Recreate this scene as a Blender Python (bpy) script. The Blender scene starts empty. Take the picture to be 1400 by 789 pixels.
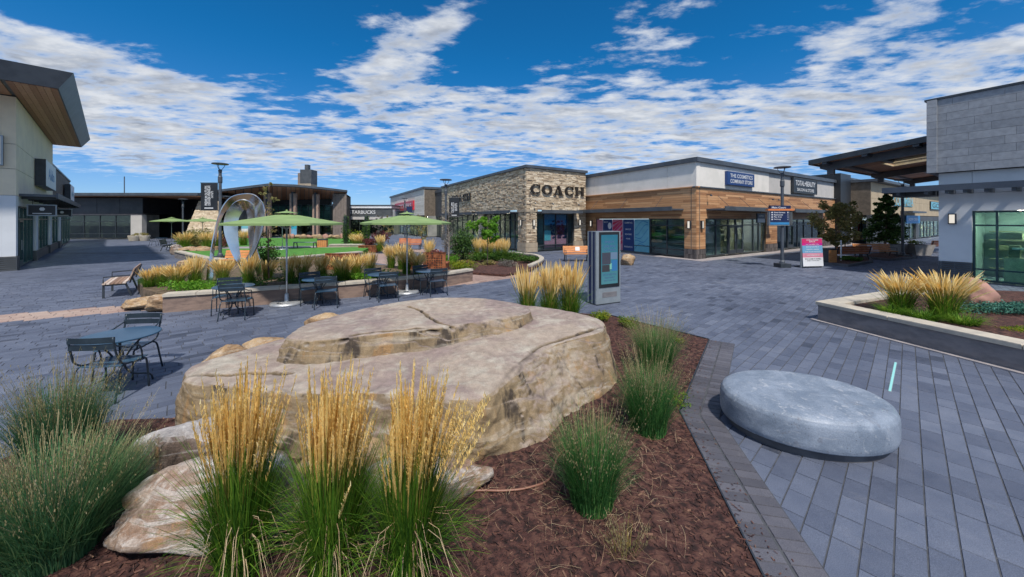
import bpy, math, random
import numpy as np
from mathutils import Vector, noise as mnoise
random.seed(7)
sc = bpy.context.scene
col = sc.collection
R = math.radians

# ---------------------------------------------------------------- camera
EYE = 2.4
FPX = 500.0
HOR = 301.0
cam_d = bpy.data.cameras.new('camera')
cam_d.sensor_width = 36.0
cam_d.lens = FPX / 1400 * 36
cam_d.shift_y = -(394.5 - HOR) / 1400
cam_d.clip_start = 0.05
cam_d.clip_end = 3000
cam = bpy.data.objects.new('camera', cam_d)
cam.location = (0, 0, EYE)
cam.rotation_euler = (R(90), 0, 0)
col.objects.link(cam)
sc.camera = cam

# ---------------------------------------------------------------- light
SUN_AZ = 169.0      # degrees clockwise from +Y
SUN_EL = 57.0
sd = Vector((math.sin(R(SUN_AZ)) * math.cos(R(SUN_EL)), math.cos(R(SUN_AZ)) * math.cos(R(SUN_EL)), math.sin(R(SUN_EL))))
sl = bpy.data.lights.new('sun', 'SUN')
sl.energy = 2.0
sl.angle = R(2.5)
sl.color = (1.0, 0.93, 0.84)
so = bpy.data.objects.new('sun', sl)
so.rotation_euler = sd.to_track_quat('Z', 'Y').to_euler()
so.location = (20, -20, 40)
col.objects.link(so)
sc.view_settings.view_transform = 'Standard'
sc.view_settings.look = 'None'
sc.view_settings.gamma = 1
sc.view_settings.exposure = 1.2

# ---------------------------------------------------------------- sky with clouds
W = bpy.data.worlds.new('World')
sc.world = W
W.use_nodes = True
wn = W.node_tree
wn.nodes.clear()

class NT:
    def __init__(s, nt):
        s.nt = nt
    def n(s, typ, **kw):
        nd = s.nt.nodes.new(typ)
        for k, v in kw.items():
            if k == 'i':
                for kk, vv in v.items():
                    s.put(nd.inputs[kk], vv)
            else:
                setattr(nd, k, v)
        return nd
    def put(s, sock, v):
        if hasattr(v, 'is_output') or isinstance(v, bpy.types.NodeSocket):
            s.nt.links.new(v, sock)
        else:
            sock.default_value = v
    def m(s, op, a, b=0.0, c=None, clamp=False):
        nd = s.nt.nodes.new('ShaderNodeMath')
        nd.operation = op
        nd.use_clamp = clamp
        s.put(nd.inputs[0], a)
        s.put(nd.inputs[1], b)
        if c is not None:
            s.put(nd.inputs[2], c)
        return nd.outputs[0]
    def vm(s, op, a, b=None, scale=None):
        nd = s.nt.nodes.new('ShaderNodeVectorMath')
        nd.operation = op
        s.put(nd.inputs[0], a)
        if b is not None:
            s.put(nd.inputs[1], b)
        if scale is not None:
            s.put(nd.inputs['Scale'], scale)
        return nd.outputs['Value'] if op in ('LENGTH', 'DOT_PRODUCT') else nd.outputs[0]
    def ramp(s, fac, stops, interp='LINEAR'):
        nd = s.nt.nodes.new('ShaderNodeValToRGB')
        nd.color_ramp.interpolation = interp
        e = nd.color_ramp.elements
        while len(e) < len(stops):
            e.new(0.5)
        for k, (p, c) in enumerate(stops):
            e[k].position = p
            e[k].color = (c[0], c[1], c[2], 1)
        s.put(nd.inputs[0], fac)
        return nd.outputs[0]
    def mix(s, fac, a, b, mode='MIX'):
        nd = s.nt.nodes.new('ShaderNodeMix')
        nd.data_type = 'RGBA'
        nd.blend_type = mode
        s.put(nd.inputs[0], fac)
        s.put(nd.inputs[6], a if not isinstance(a, tuple) else (a + (1,) if len(a) == 3 else a))
        s.put(nd.inputs[7], b if not isinstance(b, tuple) else (b + (1,) if len(b) == 3 else b))
        return nd.outputs[2]
    def rng(s, v, a, b, c=0.0, d=1.0, smooth=True):
        nd = s.nt.nodes.new('ShaderNodeMapRange')
        if smooth:
            nd.interpolation_type = 'SMOOTHSTEP'
        for k, x in zip((0, 1, 2, 3, 4), (v, a, b, c, d)):
            s.put(nd.inputs[k], x)
        return nd.outputs[0]
    def noise(s, vec, scale, detail=4, rough=0.55, dist=0.0, lac=2.0):
        nd = s.nt.nodes.new('ShaderNodeTexNoise')
        s.put(nd.inputs['Vector'], vec)
        nd.inputs['Scale'].default_value = scale
        nd.inputs['Detail'].default_value = detail
        nd.inputs['Roughness'].default_value = rough
        nd.inputs['Distortion'].default_value = dist
        nd.inputs['Lacunarity'].default_value = lac
        return nd.outputs[0]
    def comb(s, x, y, z=0.0):
        nd = s.nt.nodes.new('ShaderNodeCombineXYZ')
        for k, v in enumerate((x, y, z)):
            s.put(nd.inputs[k], v)
        return nd.outputs[0]
    def sep(s, v):
        nd = s.nt.nodes.new('ShaderNodeSeparateXYZ')
        s.put(nd.inputs[0], v)
        return nd.outputs

def sky():
    t = NT(wn)
    tc = t.n('ShaderNodeTexCoord').outputs['Generated']
    d = t.vm('NORMALIZE', tc)
    x, y, z = t.sep(d)
    zc = t.m('MAXIMUM', z, 0.0)
    zz = t.m('ADD', zc, 0.07)
    px = t.m('DIVIDE', x, zz)
    py = t.m('DIVIDE', y, zz)
    az = t.m('ARCTAN2', x, y)
    el = t.m('ARCSINE', z)
    plane = t.comb(px, py, 0.0)
    # streaks of cloud drift from left to right: stretch along one direction
    mp = t.n('ShaderNodeMapping', i={'Vector': plane})
    mp.inputs['Rotation'].default_value = (0, 0, R(20))
    mp.inputs['Scale'].default_value = (0.75, 1.15, 1)
    wv = t.noise(mp.outputs[0], 0.9, 3, 0.5)
    big = t.noise(mp.outputs[0], 0.55, 3, 0.5, 0.4)
    fine = t.noise(t.vm('ADD', mp.outputs[0], t.comb(wv, wv, 0.0)), 2.6, 9, 0.60, 0.1)
    puff = t.noise(t.vm('ADD', mp.outputs[0], (3.1, 7.7, 0.0)), 7.0, 6, 0.58)
    # cloud banks: (az deg, el deg, half-width deg, half-height deg, tilt deg, amount)
    banks = BANKS
    cov = None
    for a, e, ra, re, tl, am in banks:
        da = t.m('SUBTRACT', az, R(a))
        de = t.m('SUBTRACT', el, R(e))
        c, s_ = math.cos(R(tl)), math.sin(R(tl))
        u = t.m('ADD', t.m('MULTIPLY', da, c / R(ra)), t.m('MULTIPLY', de, s_ / R(ra)))
        v = t.m('ADD', t.m('MULTIPLY', da, -s_ / R(re)), t.m('MULTIPLY', de, c / R(re)))
        ln = t.m('ADD', t.m('MULTIPLY', u, u), t.m('MULTIPLY', v, v))
        g = t.m('MULTIPLY', t.m('EXPONENT', t.m('MULTIPLY', ln, -1.0)), am)
        cov = g if cov is None else t.m('ADD', cov, g)
    # the broken cloud of the view goes on overhead and behind, cover added there to brighten the fill
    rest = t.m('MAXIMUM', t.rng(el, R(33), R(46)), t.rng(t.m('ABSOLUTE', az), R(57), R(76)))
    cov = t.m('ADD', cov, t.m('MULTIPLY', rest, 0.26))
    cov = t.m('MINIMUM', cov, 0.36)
    dens = t.m('ADD', t.m('MULTIPLY', fine, 0.95), t.m('MULTIPLY', big, 0.30))
    dens = t.m('ADD', dens, t.m('MULTIPLY', t.m('SUBTRACT', puff, 0.5), 0.85))
    dens = t.m('ADD', dens, t.m('SUBTRACT', cov, 0.205))
    alpha = t.rng(dens, 0.53, 0.90)
    core = t.rng(dens, 0.64, 0.90)
    lump = t.noise(t.vm('ADD', mp.outputs[0], (-0.10, 0.16, 0.0)), 3.0, 6, 0.55)
    puff2 = t.rng(t.m('ADD', t.m('MULTIPLY', lump, 0.6), t.m('MULTIPLY', puff, 0.55)), 0.40, 0.74)
    shade = t.m('MULTIPLY', core, t.m('SUBTRACT', 1.0, t.m('MULTIPLY', puff2, 0.75)))
    ccol = t.mix(shade, (2.6, 2.7, 2.85), (0.62, 0.76, 1.03))
    low = t.rng(el, 0.0, R(9))
    alpha = t.m('MULTIPLY', alpha, t.m('ADD', 0.25, t.m('MULTIPLY', low, 0.75)))
    st = t.n('ShaderNodeTexSky')
    st.sky_type = 'NISHITA'
    st.sun_disc = False
    st.sun_elevation = R(SUN_EL)
    st.sun_rotation = R(SUN_AZ)
    st.altitude = 1600
    st.air_density = 1.0
    st.dust_density = 0.4
    st.ozone_density = 2.5
    tint = t.mix(1.0, st.outputs[0], t.mix(t.rng(el, R(-3), R(24)), (0.19, 0.235, 0.33), (0.026, 0.25, 0.38)), 'MULTIPLY')
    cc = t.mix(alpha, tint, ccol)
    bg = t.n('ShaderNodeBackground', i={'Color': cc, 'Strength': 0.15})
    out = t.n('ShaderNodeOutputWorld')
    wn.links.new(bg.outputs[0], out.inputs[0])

def azel(pxx, pyy):
    k = (pxx - 700) / FPX
    return math.degrees(math.atan(k)), math.degrees(math.atan((HOR - pyy) / FPX / math.sqrt(1 + k * k)))

def bank(pxx, pyy, rpx, rpy, tl, am):
    a, e = azel(pxx, pyy)
    a2, _ = azel(pxx + rpx, pyy)
    _, e2 = azel(pxx, pyy - rpy)
    return (a, e, max(2, abs(a2 - a)), max(1, abs(e2 - e)), tl, am)

SKYT = (0.30, 0.78, 1.18)
BANKS = [
    bank(40, 130, 200, 75, 0, 0.40), bank(230, 150, 190, 48, -8, 0.38), bank(120, 90, 180, 30, -8, 0.22),
    bank(360, 205, 190, 26, 0, 0.26), bank(545, 60, 60, 50, -30, 0.24), bank(610, 40, 40, 22, 20, 0.24), bank(480, 225, 90, 14, 0, 0.26), bank(1000, 215, 330, 16, 0, 0.26), bank(520, 100, 55, 60, 0, 0.27), bank(620, 15, 60, 30, 20, 0.22),
    bank(620, 165, 190, 45, 0, 0.36), bank(820, 178, 220, 50, 0, 0.38), bank(1080, 175, 280, 62, 4, 0.42),
    bank(1330, 120, 180, 60, 8, 0.42), bank(900, 45, 90, 55, 18, 0.26), bank(1180, 40, 160, 35, 10, 0.24),
    bank(760, 120, 50, 14, 0, 0.20), bank(195, 225, 40, 6, 0, 0.30), bank(420, 235, 60, 8, 0, 0.20),
    bank(350, 40, 140, 35, 0, -0.22), bank(730, 45, 90, 45, 0, -0.20), bank(1050, 110, 70, 14, 0, -0.16),
    bank(180, 262, 200, 16, 0, -0.14), bank(200, 20, 200, 35, 0, -0.22), bank(700, 262, 600, 10, 0, 0.14),
]
sky()

# ---------------------------------------------------------------- materials
MATS = {}
def base_nodes(name):
    m = bpy.data.materials.new(name)
    m.use_nodes = True
    nt = m.node_tree
    nt.nodes.clear()
    t = NT(nt)
    b = t.n('ShaderNodeBsdfPrincipled')
    o = t.n('ShaderNodeOutputMaterial')
    nt.links.new(b.outputs[0], o.inputs[0])
    MATS[name] = m
    return m, t, b, o

def mat(name, c1, c2=None, scale=4.0, rough=0.7, metal=0.0, bump=0.0, bscale=None, use='noise', detail=5,
        stretch=(1, 1, 1), lo=0.35, hi=0.65, spec=0.5, rvar=0.0, coord='Object', c3=None, bdist=0.02):
    m, t, b, o = base_nodes(name)
    c2 = c2 or tuple(x * 0.8 for x in c1)
    tc = t.n('ShaderNodeTexCoord').outputs[coord]
    mp = t.n('ShaderNodeMapping', i={'Vector': tc})
    mp.inputs['Scale'].default_value = stretch
    v = mp.outputs[0]
    nz = t.noise(v, scale, detail, 0.6)
    if use == 'tint':
        a = t.n('ShaderNodeAttribute', attribute_name='tint').outputs['Fac']
        fac = t.m('ADD', a, t.m('MULTIPLY', t.m('SUBTRACT', nz, 0.5), 0.5), clamp=True)
    elif use == 'random':
        a = t.n('ShaderNodeObjectInfo').outputs['Random']
        fac = t.m('ADD', a, t.m('MULTIPLY', t.m('SUBTRACT', nz, 0.5), 0.5), clamp=True)
    else:
        fac = t.rng(nz, lo, hi)
    stops = [(0, c1), (1, c2)] if c3 is None else [(0, c1), (0.5, c2), (1, c3)]
    cc = t.ramp(fac, stops)
    if use in ('tint', 'random'):
        grain = t.rng(t.noise(v, scale * 6, 4, 0.6), 0.3, 0.7, 0.86, 1.12)
        cc = t.vm('SCALE', cc, scale=grain)
    t.put(b.inputs['Base Color'], cc)
    b.inputs['Metallic'].default_value = metal
    b.inputs['Specular IOR Level'].default_value = spec
    if rvar:
        t.put(b.inputs['Roughness'], t.rng(t.noise(v, scale * 2.3, 4), 0.3, 0.7, rough - rvar, rough + rvar))
    else:
        b.inputs['Roughness'].default_value = rough
    if bump:
        bn = t.n('ShaderNodeBump')
        bn.inputs['Strength'].default_value = bump
        bn.inputs['Distance'].default_value = bdist
        t.put(bn.inputs['Height'], t.noise(v, bscale or scale * 6, 6, 0.65))
        t.put(b.inputs['Normal'], bn.outputs[0])
    return m

def glass(name, tint, refl=0.10):
    m, t, b, o = base_nodes(name)
    t.nt.nodes.remove(b)
    tr = t.n('ShaderNodeBsdfTransparent')
    tr.inputs[0].default_value = tint + (1,)
    gl = t.n('ShaderNodeBsdfGlossy')
    gl.inputs['Roughness'].default_value = 0.03
    gl.inputs[0].default_value = (0.9, 1.0, 1.0, 1)
    lw = t.n('ShaderNodeLayerWeight')
    lw.inputs['Blend'].default_value = 0.5
    f = t.m('ADD', t.m('MULTIPLY', t.m('POWER', lw.outputs['Facing'], 4.0), 0.7), 0.02 + refl, clamp=True)
    mx = t.n('ShaderNodeMixShader')
    t.put(mx.inputs[0], f)
    t.nt.links.new(tr.outputs[0], mx.inputs[1])
    t.nt.links.new(gl.outputs[0], mx.inputs[2])
    t.nt.links.new(mx.outputs[0], o.inputs[0])
    return m

def emis(name, c, s):
    m, t, b, o = base_nodes(name)
    b.inputs['Base Color'].default_value = (0.02, 0.02, 0.02, 1)
    b.inputs['Emission Color'].default_value = c + (1,)
    b.inputs['Emission Strength'].default_value = s
    return m

def leafmat(name, c1, c2, c3=None, rough=0.6, trans=0.35):
    m, t, b, o = base_nodes(name)
    a = t.n('ShaderNodeAttribute', attribute_name='tint').outputs['Fac']
    oi = t.n('ShaderNodeObjectInfo').outputs['Random']
    fac = t.m('ADD', a, t.m('MULTIPLY', t.m('SUBTRACT', oi, 0.5), 0.25), clamp=True)
    cc = t.ramp(fac, [(0, c1), (1, c2)] if c3 is None else [(0, c1), (0.55, c2), (1, c3)])
    t.put(b.inputs['Base Color'], cc)
    b.inputs['Roughness'].default_value = rough
    b.inputs['Specular IOR Level'].default_value = 0.25
    tl = t.n('ShaderNodeBsdfTranslucent')
    t.put(tl.inputs[0], cc)
    mx = t.n('ShaderNodeMixShader')
    mx.inputs[0].default_value = trans
    t.nt.links.new(b.outputs[0], mx.inputs[1])
    t.nt.links.new(tl.outputs[0], mx.inputs[2])
    t.nt.links.new(mx.outputs[0], o.inputs[0])
    return m

# paving: colour of each unit from a tint attribute (joined) or the object's random number (single pavers)
PC = [(0.0, (0.034, 0.043, 0.066)), (0.22, (0.072, 0.087, 0.130)), (0.6, (0.112, 0.133, 0.188)), (1.0, (0.180, 0.203, 0.262))]
def paver_mat(name, use, stops=PC):
    m, t, b, o = base_nodes(name)
    pos = t.n('ShaderNodeNewGeometry').outputs['Position']
    if use == 'tint':
        a = t.n('ShaderNodeAttribute', attribute_name='tint').outputs['Fac']
    elif use == 'random':
        a = t.n('ShaderNodeObjectInfo').outputs['Random']
        a = t.m('POWER', a, 0.8)
    cl = t.noise(pos, 0.35, 4, 0.6)
    st = t.noise(pos, 5.0, 6, 0.7)
    fac = t.m('ADD', t.m('MULTIPLY', a, 0.40), t.m('MULTIPLY', t.m('SUBTRACT', cl, 0.27), 1.15))
    fac = t.m('ADD', fac, t.m('MULTIPLY', t.m('SUBTRACT', st, 0.5), 0.35), clamp=True)
    cc = t.ramp(fac, stops)
    vo = t.n('ShaderNodeTexVoronoi', i={'Vector': pos, 'Scale': 2.6})
    spot = t.m('MULTIPLY', t.rng(vo.outputs['Distance'], 0.075, 0.045), t.rng(t.noise(pos, 1.3, 2), 0.52, 0.6))
    cc = t.mix(t.m('MULTIPLY', spot, 0.5), cc, (0.045, 0.05, 0.06))
    wr = t.noise(t.vm('ADD', pos, (9.0, 2.0, 0.0)), 1.1, 6, 0.75, 0.8)
    cc = t.mix(t.m('MULTIPLY', t.rng(wr, 0.56, 0.72), 0.35), cc, (0.22, 0.22, 0.235))
    gr = t.rng(t.noise(pos, 160, 3, 0.7), 0.3, 0.72, 0.72, 1.25)
    cc = t.vm('SCALE', cc, scale=gr)
    t.put(b.inputs['Base Color'], cc)
    t.put(b.inputs['Roughness'], t.rng(st, 0.3, 0.7, 0.5, 0.8))
    b.inputs['Specular IOR Level'].default_value = 0.4
    bn = t.n('ShaderNodeBump')
    bn.inputs['Strength'].default_value = 0.35
    bn.inputs['Distance'].default_value = 0.006
    t.put(bn.inputs['Height'], t.noise(pos, 70, 5, 0.7))
    t.put(b.inputs['Normal'], bn.outputs[0])
    return m

DIRX, DIRY = 0.734, 0.679        # the pavers' long direction
DANG = math.atan2(DIRY, DIRX)
def ground_mat():
    m, t, b, o = base_nodes('far_paving')
    pos = t.n('ShaderNodeNewGeometry').outputs['Position']
    mp = t.n('ShaderNodeMapping', vector_type='POINT', i={'Vector': pos})
    mp.inputs['Rotation'].default_value = (0, 0, -DANG)
    br = t.n('ShaderNodeTexBrick', i={'Vector': mp.outputs[0]})
    br.offset = 0.37
    br.inputs['Scale'].default_value = 1.0
    br.inputs['Brick Width'].default_value = 0.42
    br.inputs['Row Height'].default_value = 0.17
    br.inputs['Mortar Size'].default_value = 0.006
    br.inputs['Bias'].default_value = 0.0
    br.inputs['Color1'].default_value = (0, 0, 0, 1)
    br.inputs['Color2'].default_value = (1, 1, 1, 1)
    br.inputs['Mortar'].default_value = (0, 0, 0, 1)
    cl = t.noise(pos, 0.35, 4, 0.6)
    st = t.noise(pos, 3.0, 6, 0.7)
    bw = t.n('ShaderNodeRGBToBW', i={'Color': br.outputs[0]}).outputs[0]
    fac = t.m('ADD', t.m('MULTIPLY', bw, 0.55), t.m('MULTIPLY', t.m('SUBTRACT', cl, 0.30), 0.9))
    fac = t.m('ADD', fac, t.m('MULTIPLY', t.m('SUBTRACT', st, 0.5), 0.4), clamp=True)
    cc = t.ramp(fac, PC)
    t.put(b.inputs['Base Color'], cc)
    b.inputs['Roughness'].default_value = 0.7
    return m

def planks_mat(name, c1, c2, c3, row=0.145, ln=2.2, bump=0.4):
    """wood-look cladding: colour grain only"""
    m, t, b, o = base_nodes(name)
    a = t.n('ShaderNodeAttribute', attribute_name='tint').outputs['Fac']
    tc = t.n('ShaderNodeTexCoord').outputs['Object']
    mp = t.n('ShaderNodeMapping', i={'Vector': tc})
    mp.inputs['Scale'].default_value = (0.6, 0.6, 14)
    g = t.noise(mp.outputs[0], 2.2, 6, 0.65, 0.4)
    fac = t.m('ADD', t.m('MULTIPLY', a, 0.7), t.m('MULTIPLY', t.m('SUBTRACT', g, 0.35), 1.0), clamp=True)
    cc = t.ramp(fac, [(0, c1), (0.5, c2), (1, c3)])
    t.put(b.inputs['Base Color'], cc)
    b.inputs['Roughness'].default_value = 0.55
    return m

M = {}
M['paver'] = paver_mat('paver_joined', 'tint')
M['paver1'] = paver_mat('paver_single', 'random')
TC = [(0.0, (0.22, 0.15, 0.13)), (0.4, (0.34, 0.235, 0.20)), (0.7, (0.40, 0.30, 0.25)), (1.0, (0.46, 0.37, 0.32))]
M['paver_tan'] = paver_mat('tan_paver', 'tint', TC)
BC = [(0.0, (0.050, 0.050, 0.062)), (0.4, (0.080, 0.080, 0.098)), (0.7, (0.115, 0.115, 0.138)), (1.0, (0.16, 0.16, 0.185))]
M['border'] = paver_mat('border_paver', 'tint', BC)
M['border1'] = paver_mat('border_paver_single', 'random', BC)
M['ground'] = ground_mat()
M['joint'] = mat('joint_sand', (0.045, 0.050, 0.062), (0.075, 0.080, 0.09), 8, 0.95)
M['mulch'] = mat('mulch_soil', (0.020, 0.008, 0.007), (0.070, 0.026, 0.021), 14, 0.95, bump=1.0, bscale=60, c3=(0.12, 0.055, 0.04))
M['chip'] = mat('mulch_chip', (0.025, 0.010, 0.009), (0.085, 0.034, 0.026), 3, 0.9, use='tint', c3=(0.24, 0.14, 0.09))
M['straw'] = mat('dry_straw', (0.17, 0.10, 0.06), (0.33, 0.23, 0.13), 3, 0.8, use='tint', c3=(0.50, 0.40, 0.26))
M['lawn'] = mat('lawn_green', (0.045, 0.16, 0.02), (0.085, 0.26, 0.03), 3, 0.9, bump=0.6, bscale=90)
M['concrete'] = mat('pale_concrete', (0.50, 0.45, 0.37), (0.38, 0.35, 0.30), 3.5, 0.85, bump=0.25, bscale=60)
M['concrete_dk'] = mat('grey_concrete', (0.24, 0.22, 0.22), (0.16, 0.15, 0.155), 2.5, 0.85, bump=0.35, bscale=30, stretch=(1, 1, 2.5))
M['kerb'] = mat('kerb_concrete', (0.34, 0.31, 0.31), (0.26, 0.24, 0.25), 3, 0.85, bump=0.2)
M['kerb_dk'] = mat('dark_kerb', (0.07, 0.07, 0.08), (0.12, 0.12, 0.13), 3, 0.8)
M['black'] = mat('black_steel', (0.020, 0.026, 0.033), (0.034, 0.042, 0.052), 3, 0.38, spec=0.6)
M['charcoal'] = mat('charcoal_steel', (0.055, 0.066, 0.082), (0.080, 0.094, 0.112), 1.5, 0.45, spec=0.5)
M['chair'] = mat('chair_paint', (0.012, 0.022, 0.032), (0.022, 0.036, 0.050), 5, 0.36, spec=0.6)
M['seatblue'] = mat('table_paint', (0.026, 0.068, 0.120), (0.040, 0.095, 0.160), 2, 0.3, spec=0.7)
M['steel'] = mat('brushed_steel', (0.74, 0.73, 0.72), (0.64, 0.63, 0.62), 1.5, 0.2, metal=1.0)
M['galv'] = mat('galvanised_steel', (0.42, 0.44, 0.46), (0.58, 0.60, 0.62), 9, 0.42, metal=0.6)
M['alu'] = mat('aluminium_paint', (0.26, 0.30, 0.33), (0.31, 0.35, 0.38), 3, 0.35, metal=0.3)
M['wood'] = mat('bench_wood', (0.48, 0.18, 0.055), (0.66, 0.29, 0.10), 3, 0.5, stretch=(1, 1, 8))
M['wood_pale'] = mat('pale_bench_wood', (0.20, 0.12, 0.08), (0.34, 0.22, 0.15), 4, 0.6, use='random', c3=(0.62, 0.52, 0.44))
M['wood_red'] = mat('red_bench_wood', (0.36, 0.11, 0.04), (0.50, 0.18, 0.07), 3, 0.5)
M['corten'] = mat('rusted_steel', (0.10, 0.028, 0.014), (0.24, 0.075, 0.030), 6, 0.85, bump=0.3, c3=(0.32, 0.12, 0.05))
M['green_canvas'] = mat('green_canvas', (0.18, 0.27, 0.10), (0.225, 0.325, 0.125), 2, 0.85, bump=0.15, bscale=80)
M['stucco_w'] = mat('white_stucco', (0.76, 0.73, 0.68), (0.68, 0.66, 0.61), 1.2, 0.9, bump=0.2, bscale=90)
M['stucco_g'] = mat('grey_stucco', (0.52, 0.50, 0.48), (0.46, 0.45, 0.43), 1.2, 0.9, bump=0.2, bscale=90)
M['stucco_b'] = mat('cream_stucco', (0.76, 0.67, 0.50), (0.68, 0.60, 0.46), 1.0, 0.9, bump=0.2, bscale=90)
M['stucco_pale'] = mat('pale_blue_grey_wall', (0.62, 0.65, 0.68), (0.56, 0.59, 0.62), 0.9, 0.85, bump=0.12, bscale=70)
M['tan'] = mat('tan_panel', (0.46, 0.37, 0.24), (0.40, 0.32, 0.21), 1.2, 0.8)
M['siding'] = mat('grey_siding', (0.22, 0.24, 0.27), (0.26, 0.28, 0.31), 1.0, 0.55, use='random', c3=(0.29, 0.31, 0.34))
M['slatgrey'] = mat('slate_panel', (0.055, 0.062, 0.068), (0.080, 0.088, 0.095), 1.0, 0.55)
M['corrug'] = mat('corrugated_brown', (0.17, 0.14, 0.12), (0.22, 0.18, 0.155), 2, 0.6)
M['clad'] = planks_mat('wood_cladding', (0.26, 0.12, 0.055), (0.50, 0.26, 0.12), (0.64, 0.38, 0.20))
M['soffit'] = mat('wood_soffit', (0.32, 0.15, 0.085), (0.46, 0.235, 0.135), 2, 0.6, use='random', c3=(0.56, 0.31, 0.19))
M['soffit_j'] = mat('wood_soffit_joined', (0.32, 0.15, 0.085), (0.46, 0.235, 0.135), 2, 0.6, use='tint', c3=(0.56, 0.31, 0.19))
M['ledge'] = mat('ledge_stone', (0.32, 0.235, 0.16), (0.56, 0.45, 0.31), 3, 0.9, use='tint', c3=(0.74, 0.64, 0.49), bump=0.5, bscale=25)
M['ledge_block'] = mat('ledge_block', (0.40, 0.33, 0.24), (0.30, 0.25, 0.19), 2.5, 0.9, bump=0.3)
M['mortar'] = mat('dark_mortar', (0.11, 0.09, 0.07), (0.16, 0.13, 0.10), 3, 0.95)
M['darkbrick'] = mat('dark_brick', (0.055, 0.048, 0.048), (0.10, 0.088, 0.085), 3, 0.85, use='tint', c3=(0.14, 0.12, 0.115))
M['teal_frame'] = mat('teal_frame', (0.010, 0.040, 0.050), (0.018, 0.055, 0.065), 2, 0.35)
M['glass'] = glass('shop_glass', (0.78, 0.88, 0.88), 0.04)
M['glass_dk'] = glass('dark_glass', (0.20, 0.27, 0.30), 0.06)
M['glass_teal'] = glass('teal_glass', (0.70, 0.93, 0.91), 0.02)
M['room'] = mat('shop_interior', (0.30, 0.30, 0.27), (0.18, 0.185, 0.18), 0.8, 0.8)
M['room_pale'] = mat('pale_shop_interior', (0.42, 0.50, 0.48), (0.30, 0.38, 0.37), 0.8, 0.8)
M['goods'] = mat('shop_goods', (0.04, 0.08, 0.08), (0.42, 0.40, 0.24), 3, 0.7, use='tint', c3=(0.75, 0.72, 0.45))
M['lamp_in'] = emis('ceiling_light', (1.0, 0.90, 0.70), 15.0)
M['sconce'] = emis('sconce_glow', (1.0, 0.93, 0.82), 0.35)
M['white'] = mat('white_print', (0.72, 0.74, 0.76), (0.66, 0.68, 0.70), 2, 0.6)
M['navy'] = mat('navy_panel', (0.012, 0.045, 0.17), (0.015, 0.055, 0.20), 2, 0.4)
M['navy_dk'] = mat('dark_navy_panel', (0.012, 0.022, 0.075), (0.015, 0.028, 0.09), 2, 0.4)
M['signblack'] = mat('black_sign', (0.012, 0.014, 0.017), (0.02, 0.022, 0.026), 2, 0.4)
M['letterblack'] = mat('black_letter', (0.016, 0.012, 0.010), (0.03, 0.024, 0.02), 2, 0.4)
M['red'] = mat('red_sign', (0.50, 0.018, 0.035), (0.58, 0.025, 0.045), 2, 0.4)
M['orange'] = mat('orange_bar', (0.62, 0.20, 0.07), (0.55, 0.17, 0.06), 2, 0.5)
M['pink'] = mat('pink_print', (0.62, 0.26, 0.34), (0.58, 0.22, 0.30), 2, 0.5)
M['magenta'] = mat('magenta_print', (0.55, 0.02, 0.12), (0.60, 0.04, 0.16), 2, 0.5)
M['hotpink'] = mat('hot_pink_print', (0.62, 0.02, 0.20), (0.45, 0.01, 0.24), 2, 0.5)
M['skyblue'] = mat('sky_blue_print', (0.14, 0.33, 0.52), (0.18, 0.40, 0.58), 2, 0.5)
M['blue'] = mat('blue_print', (0.03, 0.19, 0.42), (0.04, 0.23, 0.48), 2, 0.5)
M['teal'] = mat('teal_print', (0.14, 0.42, 0.52), (0.18, 0.48, 0.58), 2, 0.5)
M['aqua'] = mat('aqua_print', (0.02, 0.32, 0.46), (0.03, 0.36, 0.50), 2, 0.5)
M['salmon'] = mat('salmon_stone', (0.40, 0.22, 0.17), (0.32, 0.18, 0.145), 3, 0.85, bump=0.5, bscale=14)
M['bark'] = mat('bark', (0.10, 0.075, 0.055), (0.20, 0.16, 0.12), 8, 0.9, bump=0.6, stretch=(1, 1, 0.3))
M['bark_pale'] = mat('pale_bark', (0.32, 0.28, 0.24), (0.20, 0.17, 0.14), 8, 0.9, bump=0.5, stretch=(1, 1, 0.3))
M['leaf'] = leafmat('leaf_green', (0.03, 0.085, 0.015), (0.075, 0.17, 0.028), (0.16, 0.26, 0.05))
M['leaf_br'] = leafmat('leaf_bright', (0.07, 0.20, 0.015), (0.14, 0.34, 0.03), (0.26, 0.46, 0.05), trans=0.45)
M['leaf_ol'] = leafmat('leaf_olive', (0.16, 0.17, 0.06), (0.34, 0.31, 0.11), (0.52, 0.35, 0.17), trans=0.45)
M['leaf_dk'] = leafmat('leaf_dark', (0.03, 0.07, 0.02), (0.07, 0.15, 0.035), (0.17, 0.28, 0.07))
M['leaf_red'] = leafmat('leaf_red', (0.09, 0.022, 0.025), (0.20, 0.06, 0.06), (0.30, 0.14, 0.13))
M['leaf_yel'] = leafmat('leaf_yellow_green', (0.05, 0.13, 0.010), (0.20, 0.27, 0.02), (0.48, 0.40, 0.03))
M['leaf_jun'] = leafmat('leaf_juniper', (0.02, 0.08, 0.06), (0.06, 0.20, 0.15), (0.14, 0.34, 0.27), trans=0.1)
M['leaf_grey'] = leafmat('leaf_grey', (0.10, 0.09, 0.08), (0.22, 0.20, 0.18), (0.34, 0.32, 0.28))
M['blade'] = leafmat('grass_blade', (0.03, 0.10, 0.012), (0.12, 0.26, 0.022), (0.38, 0.46, 0.07))
M['blade_far'] = leafmat('grass_blade_light', (0.05, 0.14, 0.012), (0.13, 0.27, 0.025), (0.34, 0.42, 0.06))
M['stem'] = leafmat('grass_stem', (0.13, 0.15, 0.03), (0.30, 0.25, 0.06), (0.52, 0.40, 0.13))
M['plume'] = leafmat('grass_plume', (0.66, 0.43, 0.12), (0.88, 0.65, 0.24), (0.96, 0.82, 0.46), trans=0.45)
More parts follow.
